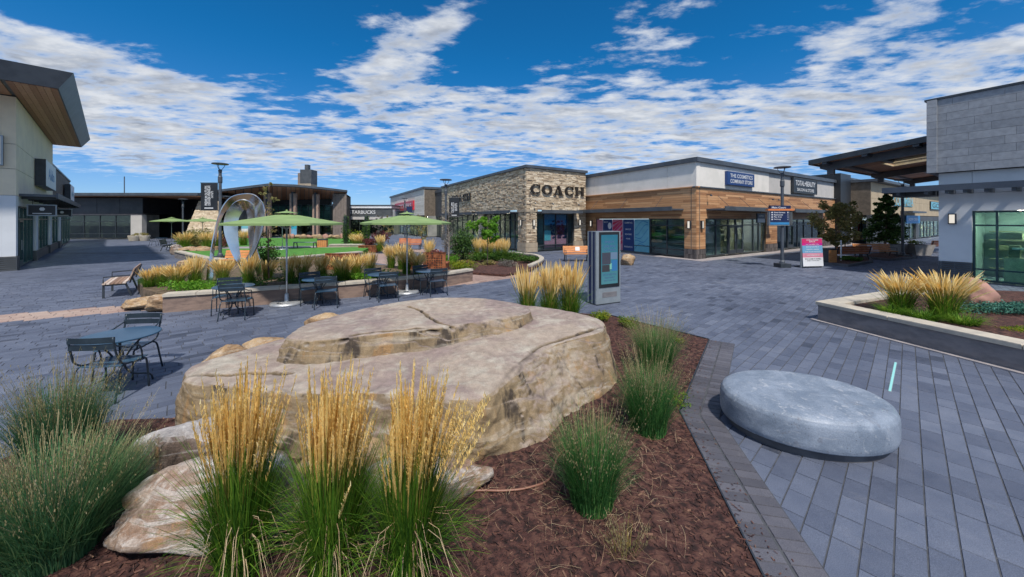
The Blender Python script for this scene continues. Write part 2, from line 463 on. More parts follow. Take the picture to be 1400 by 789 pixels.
M['bluegrass'] = leafmat('blue_green_blade', (0.028, 0.10, 0.045), (0.095, 0.24, 0.10), (0.30, 0.42, 0.17))
M['midgrass'] = leafmat('mid_green_blade', (0.03, 0.12, 0.03), (0.095, 0.28, 0.075), (0.27, 0.44, 0.12))
M['seed'] = leafmat('grass_seed', (0.16, 0.14, 0.06), (0.32, 0.27, 0.13), (0.52, 0.44, 0.26), trans=0.35)
M['hose'] = mat('brown_hose', (0.20, 0.09, 0.06), (0.25, 0.12, 0.08), 4, 0.5)
M['strip'] = emis('strip_light', (0.35, 0.85, 0.88), 0.42)
M['terrac'] = mat('planter_concrete', (0.36, 0.34, 0.32), (0.28, 0.265, 0.25), 3, 0.85, bump=0.2)

def rock_mat(name, top, top2, side, side2, stain=0.6, sc_=1.0, light=(0.46, 0.42, 0.36)):
    m, t, b, o = base_nodes(name)
    geo = t.n('ShaderNodeNewGeometry')
    pos = geo.outputs['Position']
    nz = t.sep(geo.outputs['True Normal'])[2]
    a = t.n('ShaderNodeAttribute', attribute_name='crack').outputs['Fac']
    n1 = t.noise(pos, 0.9 * sc_, 6, 0.62, 0.6)
    n2 = t.noise(pos, 3.2 * sc_, 7, 0.68, 0.4)
    n3 = t.noise(pos, 11 * sc_, 6, 0.7)
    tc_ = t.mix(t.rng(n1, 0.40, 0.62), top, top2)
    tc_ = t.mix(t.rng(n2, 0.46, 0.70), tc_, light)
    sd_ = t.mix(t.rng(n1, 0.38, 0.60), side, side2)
    mp = t.n('ShaderNodeMapping', i={'Vector': pos})
    mp.inputs['Scale'].default_value = (5.0, 5.0, 0.55)
    stv = t.noise(mp.outputs[0], 1.0 * sc_, 5, 0.6, 0.3)
    sd_ = t.mix(t.m('MULTIPLY', t.rng(stv, 0.53, 0.64), stain), sd_, (0.040, 0.032, 0.028))
    sd_ = t.mix(t.m('MULTIPLY', t.rng(stv, 0.44, 0.34), 0.45), sd_, (0.40, 0.21, 0.07))
    mp2 = t.n('ShaderNodeMapping', i={'Vector': pos})
    mp2.inputs['Scale'].default_value = (0.7, 0.7, 9.0)
    band = t.noise(mp2.outputs[0], 1.2 * sc_, 4, 0.6, 0.8)
    sd_ = t.mix(t.m('MULTIPLY', t.rng(band, 0.50, 0.66), 0.5), sd_, light)
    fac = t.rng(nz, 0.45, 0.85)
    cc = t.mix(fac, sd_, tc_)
    cc = t.vm('SCALE', cc, scale=t.rng(n3, 0.3, 0.7, 0.80, 1.16))
    cc = t.vm('SCALE', cc, scale=t.rng(t.noise(pos, 110, 4, 0.75), 0.3, 0.7, 0.80, 1.18))
    bl = t.noise(t.vm('ADD', pos, (4.0, 1.0, 2.0)), 1.7 * sc_, 5, 0.7, 0.9)
    cc = t.mix(t.m('MULTIPLY', t.rng(bl, 0.60, 0.72), 0.30), cc, (0.10, 0.085, 0.085))
    cc = t.mix(t.m('MULTIPLY', a, 0.95), cc, (0.022, 0.016, 0.013))
    t.put(b.inputs['Base Color'], cc)
    b.inputs['Roughness'].default_value = 0.85
    b.inputs['Specular IOR Level'].default_value = 0.3
    bn = t.n('ShaderNodeBump')
    bn.inputs['Strength'].default_value = 0.8
    bn.inputs['Distance'].default_value = 0.03
    t.put(bn.inputs['Height'], t.m('ADD', t.m('MULTIPLY', n3, 0.5), t.m('ADD', n2, t.m('MULTIPLY', t.noise(pos, 40, 6, 0.78), 0.45))))
    t.put(b.inputs['Normal'], bn.outputs[0])
    return m
M['boulder'] = rock_mat('sandstone_boulder', (0.36, 0.295, 0.24), (0.265, 0.205, 0.19), (0.29, 0.215, 0.125), (0.20, 0.15, 0.095), 0.9, 0.8, (0.43, 0.39, 0.325))  # ochre sides, their colour darkened to paint in shade below the top
M['rock_white'] = rock_mat('pale_rough_rock', (0.42, 0.345, 0.29), (0.24, 0.15, 0.10), (0.36, 0.29, 0.23), (0.26, 0.18, 0.13), 0.4, 1.8, (0.68, 0.65, 0.62))
M['rock_grey'] = rock_mat('grey_rough_rock', (0.44, 0.41, 0.40), (0.32, 0.30, 0.29), (0.25, 0.21, 0.18), (0.15, 0.11, 0.09), 0.4, 2.2, (0.50, 0.48, 0.47))
M['rock_tan'] = rock_mat('tan_slab_rock', (0.42, 0.29, 0.16), (0.28, 0.17, 0.09), (0.34, 0.23, 0.13), (0.22, 0.14, 0.08), 0.4, 2.0, (0.50, 0.42, 0.33))
def bench_mat():
    m, t, b, o = base_nodes('cast_concrete')
    pos = t.n('ShaderNodeNewGeometry').outputs['Position']
    n1 = t.noise(pos, 2.2, 6, 0.65, 0.7)
    n2 = t.noise(pos, 9, 5, 0.7, 0.8)
    n3 = t.noise(pos, 5.0, 4, 0.6, 1.6)
    cc = t.mix(t.rng(n1, 0.36, 0.64), (0.155, 0.195, 0.255), (0.25, 0.295, 0.365))
    cc = t.mix(t.m('MULTIPLY', t.rng(n2, 0.57, 0.66), 0.45), cc, (0.48, 0.50, 0.53))
    cc = t.mix(t.m('MULTIPLY', t.rng(n3, 0.62, 0.68), 0.45), cc, (0.16, 0.17, 0.20))
    cc = t.vm('SCALE', cc, scale=t.rng(t.noise(pos, 90, 4, 0.7), 0.3, 0.7, 0.82, 1.14))
    vo = t.n('ShaderNodeTexVoronoi', i={'Vector': pos, 'Scale': 26.0})
    pit = t.m('MULTIPLY', t.rng(vo.outputs['Distance'], 0.17, 0.09), t.rng(t.noise(pos, 6, 2), 0.47, 0.56))
    cc = t.mix(t.m('MULTIPLY', pit, 0.75), cc, (0.07, 0.075, 0.085))
    sc_n = t.noise(t.vm('MULTIPLY', pos, (3.0, 3.0, 14.0)), 2.0, 5, 0.7, 1.2)
    cc = t.mix(t.m('MULTIPLY', t.rng(sc_n, 0.60, 0.66), 0.4), cc, (0.42, 0.44, 0.47))
    t.put(b.inputs['Base Color'], cc)
    t.put(b.inputs['Roughness'], t.rng(n2, 0.35, 0.65, 0.42, 0.7))
    bn = t.n('ShaderNodeBump')
    bn.inputs['Strength'].default_value = 0.25
    bn.inputs['Distance'].default_value = 0.01
    t.put(bn.inputs['Height'], t.m('ADD', n2, t.m('MULTIPLY', t.noise(pos, 60, 4, 0.7), 0.3)))
    t.put(b.inputs['Normal'], bn.outputs[0])
    return m
M['castconc'] = bench_mat()

# ---------------------------------------------------------------- helpers
def g(px, py, z=0.0):
    """a point of the place from a pixel of the photo, at height z"""
    y = (EYE - z) * FPX / (py - HOR)
    return ((px - 700) / FPX * y, y)
def gd(px, depth):
    return ((px - 700) / FPX * depth, depth)

class F:
    """a wall's frame: x along the wall, y into it, z up"""
    def __init__(s, ox, oy, ux, uy, oz=0.0):
        l = math.hypot(ux, uy)
        s.o = (ox, oy, oz)
        s.u = (ux / l, uy / l)
    def p(s, x, y, z):
        return (s.o[0] + x * s.u[0] - y * s.u[1], s.o[1] + x * s.u[1] + y * s.u[0], s.o[2] + z)
ID = F(0, 0, 1, 0)

class MB:
    def __init__(s):
        s.v = []
        s.f = []
        s.t = []
        s.crack = None
    def quad(s, pts, tint=0.5):
        k = len(s.v)
        s.v += [tuple(p) for p in pts]
        s.f.append(tuple(range(k, k + len(pts))))
        s.t.append(tint)
    def box(s, fr, x0, x1, y0, y1, z0, z1, tint=0.5):
        k = len(s.v)
        for z in (z0, z1):
            for x, y in ((x0, y0), (x1, y0), (x1, y1), (x0, y1)):
                s.v.append(fr.p(x, y, z))
        for q in ((3, 2, 1, 0), (4, 5, 6, 7), (0, 1, 5, 4), (1, 2, 6, 5), (2, 3, 7, 6), (3, 0, 4, 7)):
            s.f.append(tuple(k + a for a in q))
            s.t.append(tint)
        return s
    def hexa(s, b, t_, tint=0.5):
        """bottom ring and top ring of equal length (counter-clockwise from above)"""
        k = len(s.v)
        n = len(b)
        s.v += [tuple(p) for p in b] + [tuple(p) for p in t_]
        s.f.append(tuple(k + a for a in reversed(range(n))))
        s.f.append(tuple(k + n + a for a in range(n)))
        for a in range(n):
            c = (a + 1) % n
            s.f.append((k + a, k + c, k + n + c, k + n + a))
        s.t += [tint] * (n + 2)
        return s
    def prism(s, poly, z0, z1, tint=0.5):
        ar = sum(poly[i][0] * poly[(i + 1) % len(poly)][1] - poly[(i + 1) % len(poly)][0] * poly[i][1] for i in range(len(poly)))
        if ar < 0:
            poly = list(reversed(poly))
        return s.hexa([(x, y, z0) for x, y in poly], [(x, y, z1) for x, y in poly], tint)
    def tube(s, pts, r, n=8, tint=0.5, caps=True):
        pts = [Vector(p) for p in pts]
        rr = r if isinstance(r, (list, tuple)) else [r] * len(pts)
        k = len(s.v)
        up = None
        for i, p in enumerate(pts):
            a = pts[max(i - 1, 0)]
            b = pts[min(i + 1, len(pts) - 1)]
            d = (b - a)
            if d.length < 1e-9:
                d = Vector((0, 0, 1))
            d.normalize()
            if up is None:
                up = Vector((0, 0, 1)) if abs(d.z) < 0.9 else Vector((1, 0, 0))
            sx = d.cross(up)
            if sx.length < 1e-4:
                sx = d.cross(Vector((0, 1, 0.1)))
            sx.normalize()
            up = sx.cross(d).normalized()
            for j in range(n):
                an = 2 * math.pi * j / n
                q = p + (sx * math.cos(an) + up * math.sin(an)) * rr[i]
                s.v.append(tuple(q))
        for i in range(len(pts) - 1):
            for j in range(n):
                c = (j + 1) % n
                s.f.append((k + i * n + j, k + i * n + c, k + (i + 1) * n + c, k + (i + 1) * n + j))
                s.t.append(tint)
        if caps:
            s.f.append(tuple(k + j for j in reversed(range(n))))
            s.f.append(tuple(k + (len(pts) - 1) * n + j for j in range(n)))
            s.t += [tint, tint]
        return s
    def lathe(s, cx, cy, prof, n=24, sx=1.0, sy=1.0, rot=0.0, tint=0.5, cap=True):
        k = len(s.v)
        c, sn = math.cos(rot), math.sin(rot)
        for r, z in prof:
            for j in range(n):
                a = 2 * math.pi * j / n
                x, y = r * math.cos(a) * sx, r * math.sin(a) * sy
                s.v.append((cx + x * c - y * sn, cy + x * sn + y * c, z))
        for i in range(len(prof) - 1):
            for j in range(n):
                q = (j + 1) % n
                s.f.append((k + i * n + j, k + i * n + q, k + (i + 1) * n + q, k + (i + 1) * n + j))
                s.t.append(tint)
        if cap:
            s.f.append(tuple(k + j for j in reversed(range(n))))
            s.f.append(tuple(k + (len(prof) - 1) * n + j for j in range(n)))
            s.t += [tint, tint]
        return s
    def build(s, name, m, parent=None, smooth=False, kind=None, label=None, loc=None):
        me = bpy.data.meshes.new(name)
        base = root_loc(parent) if parent is not None else Vector(loc or (0, 0, 0))
        if base.length > 0:
            vs = [(a - base[0], b - base[1], c - base[2]) for a, b, c in s.v]
        else:
            vs = s.v
        me.from_pydata(vs, [], s.f)
        if s.t:
            at = me.attributes.new('tint', 'FLOAT', 'FACE')
            at.data.foreach_set('value', s.t)
        if s.crack is not None:
            at = me.attributes.new('crack', 'FLOAT', 'POINT')
            at.data.foreach_set('value', s.crack)
        if smooth:
            me.polygons.foreach_set('use_smooth', [True] * len(me.polygons))
        me.materials.append(m)
        o = bpy.data.objects.new(name, me)
        col.objects.link(o)
        if parent is not None:
            o.parent = parent
        else:
            o.location = base
        if kind:
            o['kind'] = kind
        if label:
            o['label'] = label
        return o

ROOTLOC = {}
def root_loc(o):
    while o.parent is not None:
        o = o.parent
    return Vector(o.location)

def thing(name, label, cat, loc=(0, 0, 0), group=None):
    o = bpy.data.objects.new(name, None)
    o.empty_display_size = 0.2
    o.location = loc
    col.objects.link(o)
    return tag(o, label, cat, group)
def tag(o, label, cat, group=None):
    o['label'] = label
    o['category'] = cat
    if group:
        o['group'] = group
    return o
def struct(o):
    o['kind'] = 'structure'
    return o
KIDS = {}
def dup(root, loc=None, rotz=None, label=None, scale=None):
    def rec(o, par):
        c = o.copy()
        col.objects.link(c)
        if par is not None:
            c.parent = par
        for ch in kids(o):
            rec(ch, c)
        return c
    r = rec(root, None)
    if loc is not None:
        r.location = loc
    if rotz is not None:
        r.rotation_euler = (0, 0, rotz)
    if label:
        r['label'] = label
    if scale:
        r.scale = scale if isinstance(scale, tuple) else (scale,) * 3
    return r
def kids(o):
    return [c for c in o.children]
ORD = ['first', 'second', 'third', 'fourth', 'fifth', 'sixth', 'seventh', 'eighth', 'ninth', 'tenth', 'eleventh', 'twelfth',
       'thirteenth', 'fourteenth', 'fifteenth', 'sixteenth', 'seventeenth', 'eighteenth', 'nineteenth', 'twentieth']

# lettering is made once, up front, from Blender's own built-in font
TEXTS = ['THE COSMETICS', 'COMPANY STORE', 'TOTAL+BEAUTY', 'SALON & STORE', 'SKECHERS', 'STARBUCKS', 'DENVER PREMIUM', 'OUTLETS',
         'PREMIUM OUTLETS', 'Main Court', 'Restrooms', 'Guest Services', 'Play Area', 'Parking', 'SHOP MORE', 'SAVE MORE',
         'WELCOME', 'BACK', 'LET US HELP YOU', 'SHOP SAFELY', 'WEAR A MASK', 'KEEP YOUR DISTANCE', 'WASH YOUR HANDS',
         'STAY HOME IF UNWELL', 'ENJOY YOUR VISIT', 'COLUMBIA', 'GO', 'SALE', 'A', 'B', 'C', 'D', '1', '2', '3', '4',
         'ENJOY', 'BEAUTY', 'MAKEUP', 'SKINCARE', 'FRAGRANCE', 'HAIR', 'COSMETICS', 'OPEN', 'STORE', 'Aldo', 'X', 'NOW OPEN']
TG = {}
def gen_texts():
    obs = []
    for s_ in TEXTS:
        cu = bpy.data.curves.new('t', 'FONT')
        cu.body = s_
        cu.resolution_u = 3
        cu.offset = 0.012
        ob = bpy.data.objects.new('t', cu)
        col.objects.link(ob)
        obs.append(ob)
    dg = bpy.context.evaluated_depsgraph_get()
    dg.update()
    for s_, ob in zip(TEXTS, obs):
        me = bpy.data.meshes.new_from_object(ob.evaluated_get(dg))
        vs = [(v.co.x, v.co.y) for v in me.vertices]
        fs = [tuple(p.vertices) for p in me.polygons]
        x0, x1 = min(v[0] for v in vs), max(v[0] for v in vs)
        y0, y1 = min(v[1] for v in vs), max(v[1] for v in vs)
        TG[s_] = ([((a - x0) / (x1 - x0), (b - y0) / (y1 - y0)) for a, b in vs], fs)
        cu = ob.data
        bpy.data.objects.remove(ob)
        bpy.data.curves.remove(cu)
        bpy.data.meshes.remove(me)
gen_texts()
def text(mb, s_, fr, x0, x1, z0, z1, y, vertical=False):
    vs, fs = TG[s_]
    k = len(mb.v)
    for a, b in vs:
        if vertical:      # reads from bottom to top
            mb.v.append(fr.p(x0 + (1 - b) * (x1 - x0), y, z0 + a * (z1 - z0)))
        else:
            mb.v.append(fr.p(x0 + a * (x1 - x0), y, z0 + b * (z1 - z0)))
    for f in fs:
        mb.f.append(tuple(k + i for i in f))
        mb.t.append(0.5)
# ---------------------------------------------------------------- polygons
def inpoly(x, y, poly):
    c = False
    n = len(poly)
    j = n - 1
    for i in range(n):
        xi, yi = poly[i]
        xj, yj = poly[j]
        if (yi > y) != (yj > y) and x < (xj - xi) * (y - yi) / (yj - yi) + xi:
            c = not c
        j = i
    return c
def edist(x, y, poly, closed=True):
    d = 1e9
    n = len(poly)
    for i in range(n if closed else n - 1):
        ax, ay = poly[i]
        bx, by = poly[(i + 1) % n]
        dx, dy = bx - ax, by - ay
        t = max(0, min(1, ((x - ax) * dx + (y - ay) * dy) / (dx * dx + dy * dy + 1e-12)))
        d = min(d, math.hypot(x - ax - t * dx, y - ay - t * dy))
    return d
def catmull(pts, n, closed=True):
    """n samples through the control points (any dimension)"""
    P = np.array(pts, float)
    k = len(P)
    out = []
    m = k if closed else k - 1
    for i in range(n):
        u = i / n * m if closed else i / (n - 1) * m
        a = int(u)
        if not closed and a >= m:
            a = m - 1
        t = u - a
        if closed:
            p0, p1, p2, p3 = P[(a - 1) % k], P[a % k], P[(a + 1) % k], P[(a + 2) % k]
        else:
            p0, p1, p2, p3 = P[max(a - 1, 0)], P[a], P[min(a + 1, k - 1)], P[min(a + 2, k - 1)]
        out.append(0.5 * ((2 * p1) + (-p0 + p2) * t + (2 * p0 - 5 * p1 + 4 * p2 - p3) * t * t + (-p0 + 3 * p1 - 3 * p2 + p3) * t ** 3))
    return np.array(out)
def offset_line(pts, d):
    """offset a polyline to its left by d, mitred"""
    out = []
    n = len(pts)
    for i in range(n):
        a = Vector(pts[max(i - 1, 0)]) if i > 0 else None
        p = Vector(pts[i])
        b = Vector(pts[i + 1]) if i < n - 1 else None
        ns = []
        if a is not None:
            e = (p - a).normalized()
            ns.append(Vector((-e.y, e.x)))
        if b is not None:
            e = (b - p).normalized()
            ns.append(Vector((-e.y, e.x)))
        m_ = sum(ns, Vector((0, 0)))
        m_.normalize()
        k = d / max(0.35, m_.dot(ns[0]))
        out.append((p.x + m_.x * k, p.y + m_.y * k))
    return out

# ---------------------------------------------------------------- ground
gm = MB()
gm.quad([(-700, -60, -0.03), (700, -60, -0.03), (700, 1200, -0.03), (-700, 1200, -0.03)])
struct(gm.build('ground', M['ground']))

BED = [g(969.5, 465), g(929, 563), g(1043, 789), (1.60, 1.5), (-5.6, 1.5), (-5.35, 3.2), (-4.75, 4.38), (-4.05, 4.42),
       (-4.25, 5.2), (-3.4, 6.3), (-2.4, 7.15), (-0.8, 8.3), (0.2, 9.2), (1.3, 9.55), g(835, 432)]
RP = [(7.33, 8.76), (7.62, 7.4), (8.02, 5.73), (8.45, 4.1), (8.9, 2.4)]       # right planter, foot of its long face
RPB = [(7.33, 8.76), (10.3, 10.05), (13.2, 10.9)]
BORDER = [g(969.5, 465), g(929, 563), g(1043, 789), (1.60, 1.5)]
BAND = [(-16, 7.7), (-13, 9.3), (-11.1, 10.17), (-9.9, 10.7), (-9.3, 10.0), (-10.3, 9.45), (-12, 8.57), (-16, 6.5)]
SALM = [g(606, 372.5), g(680, 371.5), g(770, 372), g(704, 380), g(650, 387), g(600, 394)]
tanz = [BAND, SALM]
BAND_W = 0.44
bo = offset_line(BORDER, 0)
# border runs on the side away from the bed
bout = offset_line(BORDER, BAND_W)
if inpoly(bout[1][0], bout[1][1], BED):
    bout = offset_line(BORDER, -BAND_W)
bmid = [((a[0] + b[0]) / 2, (a[1] + b[1]) / 2) for a, b in zip(bo, bout)]

pv = MB()
pv.quad([(-60, -4, -0.007), (60, -4, -0.007), (60, 27, -0.007), (-60, 27, -0.007)])
pavement = struct(pv.build('pavement', M['joint']))
pavement['label'] = 'blue-grey plank pavers laid diagonally across the plaza'

def paver_unit():
    """a chamfered paver 1 x 1, top at z=0"""
    m = MB()
    m.v = [(-.5, -.5, -.014), (.5, -.5, -.014), (.5, .5, -.014), (-.5, .5, -.014),
           (-.488, -.475, 0), (.488, -.475, 0), (.488, .475, 0), (-.488, .475, 0)]
    m.f = [(4, 5, 6, 7), (0, 1, 5, 4), (1, 2, 6, 5), (2, 3, 7, 6), (3, 0, 4, 7)]
    m.t = [0.5] * 5
    return m
punit = paver_unit()
cand = []
rnd = random.Random(3)
PW = 0.165
GAP = 0.0045
for j in range(-40, 330):
    t0 = j * PW - 10
    s_ = -30 + rnd.random() * 0.4
    while s_ < 45:
        L = rnd.choice((0.31, 0.31, 0.31, 0.31, 0.42, 0.5))
        cs, ct = s_ + L / 2, t0 + PW / 2
        x = cs * DIRX - ct * DIRY
        y = cs * DIRY + ct * DIRX
        s_ += L
        if y < 0.6 or y > 26.5 or abs(x) > 1.46 * y + (3.2 if y < 9 else 1.0):
            continue
        cand.append((x, y, L))
keep = []
for x, y, L in cand:
    if y < 10 and inpoly(x, y, BED) and edist(x, y, BED) > 0.35:
        continue
    if 7.3 < x and y < 11 and (x - 7.33) * 3.03 + (y - 8.76) * 0.69 > 1.2 and y < 8.6 + (x - 7) * 0.3:
        continue
    keep.append((x, y, L))
# the nearest three hundred paving units are single parts, ranked by how big they show
def vis(x, y):
    k = x / y
    if abs(k) > 1.40 or y < 2.43:
        return 0
    if inpoly(x, y, BED) or edist(x, y, BORDER, False) < 0.30:
        return 0
    if ((x - 3.35) / 0.80) ** 2 + ((y - 4.22) / 0.62) ** 2 < 1:
        return 0
    return 1
scored = sorted([(p[2] / (p[1] ** 3), i) for i, p in enumerate(keep) if vis(p[0], p[1])], reverse=True)
nbord = 70
single = set(i for _, i in scored[:300 - nbord])
pm_sh = bpy.data.meshes.new('paver')
pm_sh.from_pydata(punit.v, [], punit.f)
pm_sh.materials.append(M['paver1'])
joined = MB()
joint = MB()
ca, sa = DIRX, DIRY
for i, (x, y, L) in enumerate(keep):
    dz = rnd.uniform(-0.002, 0.002)
    if i in single:
        o = bpy.data.objects.new('paver', pm_sh)
        o.location = (x, y, dz)
        o.rotation_euler = (rnd.uniform(-.002, .002), rnd.uniform(-.002, .002), DANG)
        o.scale = (L - GAP, PW - GAP, 1)
        o.parent = pavement
        col.objects.link(o)
        continue
    tgt = joined
    tt = rnd.random() ** 0.8
    if rnd.random() < 0.055:
        tt = -0.25
    if y > 6.5 and any(inpoly(x, y, z_) for z_ in tanz):
        tgt = joint
    k = len(tgt.v)
    hl, hw = (L - GAP) / 2, (PW - GAP) / 2
    if y < 14:
        c_ = 0.005
        for a, b, z_ in ((-hl, -hw, -.014), (hl, -hw, -.014), (hl, hw, -.014), (-hl, hw, -.014),
                         (-hl + c_, -hw + c_, dz), (hl - c_, -hw + c_, dz), (hl - c_, hw - c_, dz), (-hl + c_, hw - c_, dz)):
            tgt.v.append((x + a * ca - b * sa, y + a * sa + b * ca, z_))
        for q in ((4, 5, 6, 7), (0, 1, 5, 4), (1, 2, 6, 5), (2, 3, 7, 6), (3, 0, 4, 7)):
            tgt.f.append(tuple(k + e for e in q))
            tgt.t.append(tt)
    else:
        for a, b in ((-hl, -hw), (hl, -hw), (hl, hw), (-hl, hw)):
            tgt.v.append((x + a * ca - b * sa, y + a * sa + b * ca, dz))
        tgt.f.append((k, k + 1, k + 2, k + 3))
        tgt.t.append(tt)
joined.build('paver', M['paver'], pavement, kind='stuff')
joint.build('paver', M['paver_tan'], pavement, kind='stuff', label='salmon and tan pavers')

# soldier courses along the mulch bed
bb = MB()
def band_quad(l0, l1, z):
    for a in range(len(l0) - 1):
        p = [(*l0[a], z), (*l0[a + 1], z), (*l1[a + 1], z), (*l1[a], z)]
        ar = (p[1][0] - p[0][0]) * (p[2][1] - p[0][1]) - (p[2][0] - p[0][0]) * (p[1][1] - p[0][1])
        bb.quad(p if ar > 0 else list(reversed(p)))
band_quad(bo, bout, 0.0035)
border = struct(bb.build('paving_border', M['joint']))
border['label'] = 'two courses of darker brick pavers edging the mulch bed'
bsh = bpy.data.meshes.new('brick')
bsh.from_pydata(punit.v, [], punit.f)
bsh.materials.append(M['border1'])
bjoin = MB()
nb = 0
def rowquads(l0, l1, w):
    out = []
    for a in range(len(l0) - 1):
        A0, A1, B0, B1 = (Vector(q) for q in (l0[a], l0[a + 1], l1[a], l1[a + 1]))
        n = max(1, int(round(((A1 - A0).length + (B1 - B0).length) / 2 / w)))
        for i in range(n):
            out.append((A0.lerp(A1, i / n), A0.lerp(A1, (i + 1) / n), B0.lerp(B1, (i + 1) / n), B0.lerp(B1, i / n)))
    return out
for (l0, l1) in ((bo, bmid), (bmid, bout)):
    for q in rowquads(l0, l1, 0.112):
        c = (q[0] + q[1] + q[2] + q[3]) / 4
        pts = [c + (p - c) * (1 - 0.008 / max(0.05, (p - c).length)) for p in q]
        ins = [c + (p - c) * (1 - 0.015 / max(0.05, (p - c).length)) for p in q]
        ar = (pts[1] - pts[0]).cross(pts[2] - pts[0])
        if ar < 0:
            pts.reverse(); ins.reverse()
        z1 = 0.012 + rnd.uniform(-.0015, .0015)
        tg = MB() if (nb < nbord and 2.45 < c.y < 7.2) else bjoin
        k = len(tg.v)
        tg.v += [(p.x, p.y, 0.0) for p in pts] + [(p.x, p.y, z1) for p in ins]
        tg.f += [tuple(k + e for e in f) for f in ((4, 5, 6, 7), (0, 1, 5, 4), (1, 2, 6, 5), (2, 3, 7, 6), (3, 0, 4, 7))]
        tg.t += [rnd.random()] * 5
        if tg is not bjoin:
            nb += 1
            tg.build('brick', M['border'], border)
bjoin.build('brick', M['border'], border, kind='stuff')

# mulch bed: an exact edge, a mounded middle, chips and straw on it
mb = MB()
mb.prism(BED, -0.02, 0.010)
bed = struct(mb.build('mulch_bed', M['mulch']))
bed['label'] = 'reddish-brown mulch bed around the big boulder'
ed = MB()
for a in range(len(BORDER) - 1):
    A, B = Vector(BORDER[a]), Vector(BORDER[a + 1])
    d = (B - A)
    fr = F(A.x, A.y, d.x, d.y)
    ed.box(fr, 0, d.length, -0.006, 0.006, -0.02, 0.026 - 0.002 * a)
A, B = Vector(BED[-1]), Vector(BED[0])
d = B - A
ed.box(F(A.x, A.y, d.x, d.y), 0, d.length, -0.006, 0.006, -0.02, 0.03)
ed.build('steel_edging', M['black'], bed)
mm = MB()
idx = {}
st = 0.045
for i in range(int(7.4 / st)):
    for j in range(int(8.4 / st)):
        x, y = -5.3 + i * st, 1.6 + j * st
        if inpoly(x, y, BED):
            e = edist(x, y, BED)
            if e > 0.03:
                h = 0.002 + 0.05 * min(1, e / 0.8) + 0.022 * mnoise.noise(Vector((x * 2.2, y * 2.2, 0))) * min(1, e / .3) + 0.014 * mnoise.noise(Vector((x * 11, y * 11, 3))) * min(1, e / .15)
                idx[(i, j)] = len(mm.v)
                mm.v.append((x, y, max(0.004, 0.012 + h)))
BEDZ = {}
for (i, j), k in idx.items():
    q = [idx.get((i + 1, j)), idx.get((i + 1, j + 1)), idx.get((i, j + 1))]
    if None not in q:
        mm.f.append((k, q[0], q[1], q[2]))
        mm.t.append(0.5)
mm.build('mulch_mound', M['mulch'], bed, smooth=True)
def bedz(x, y):
    e = edist(x, y, BED) if inpoly(x, y, BED) else 0
    return 0.014 + 0.05 * min(1, e / 0.8)
ch = MB()
rn = random.Random(11)
cnt = 0
while cnt < 26000:
    y = 1.9 + 7.5 * rn.random() ** 1.6
    x = rn.uniform(-5.3, 4.0)
    if not inpoly(x, y, BED) or edist(x, y, BED) < 0.012:
        continue
    cnt += 1
    z = bedz(x, y) + 0.022 * mnoise.noise(Vector((x * 2.2, y * 2.2, 0))) * min(1, edist(x, y, BED) / .3) if y < 5 else bedz(x, y)
    z += rn.uniform(0.0, 0.014)
    a = rn.uniform(0, 6.283)
    L = rn.uniform(0.006, 0.024) * (1 + (rn.random() < 0.05) * 1.0)
    w = rn.uniform(0.002, 0.006)
    ti = rn.uniform(-0.5, 0.5)
    dx, dy, dz_ = math.cos(a) * L, math.sin(a) * L, ti * L * 0.7
    nx, ny = -math.sin(a) * w, math.cos(a) * w
    zz_ = rn.uniform(-w, w)
    ch.quad([(x - dx - nx, y - dy - ny, z - dz_ - zz_), (x + dx - nx, y + dy - ny, z + dz_ - zz_),
             (x + dx + nx, y + dy + ny, z + dz_ + zz_), (x - dx + nx, y - dy + ny, z - dz_ + zz_)],
            min(1, rn.random() ** 1.7 * (1.5 if rn.random() < 0.05 else 0.75)))
for _ in range(420):
    a = rn.random() * (len(BORDER) - 1)
    i = int(a)
    A, B = Vector(BORDER[i]), Vector(BORDER[i + 1])
    p = A.lerp(B, a - i)
    d_ = (B - A).normalized()
    nn = Vector((-d_.y, d_.x))
    if inpoly(p.x + nn.x * .1, p.y + nn.y * .1, BED):
        nn = -nn
    p = p + nn * abs(rn.gauss(0.02, 0.10))
    an, L, w = rn.uniform(0, 6.283), rn.uniform(.004, .016), rn.uniform(.002, .005)
    dx, dy, nx, ny = math.cos(an) * L, math.sin(an) * L, -math.sin(an) * w, math.cos(an) * w
    ch.quad([(p.x - dx - nx, p.y - dy - ny, .017), (p.x + dx - nx, p.y + dy - ny, .021), (p.x + dx + nx, p.y + dy + ny, .021), (p.x - dx + nx, p.y - dy + ny, .017)], rn.random() * .8)
o = ch.build('mulch_chips', M['chip'])
o['kind'] = 'stuff'
tag(o, 'shredded dark red bark mulch covering the planting bed', 'mulch')

def ribbon(mb, pts, w, tint, up=None):
    """a thin flat leaf through points, tapering to its tip"""
    k = len(mb.v)
    n = len(pts)
    for i in range(n):
        a, b = pts[max(i - 1, 0)], pts[min(i + 1, n - 1)]
        dx, dy = b[0] - a[0], b[1] - a[1]
        if up is None:
            l = math.hypot(dx, dy) + 1e-6
            sx, sy, sz = -dy / l, dx / l, 0
        else:
            sx, sy, sz = up
        ww = w[i] if isinstance(w, (list, tuple)) else w * (1 - 0.85 * i / (n - 1))
        p = pts[i]
        mb.v.append((p[0] - sx * ww, p[1] - sy * ww, p[2] - sz * ww))
        mb.v.append((p[0] + sx * ww, p[1] + sy * ww, p[2] + sz * ww))
    for i in range(n - 1):
        mb.f.append((k + 2 * i, k + 2 * i + 1, k + 2 * i + 3, k + 2 * i + 2))
        mb.t.append(tint)

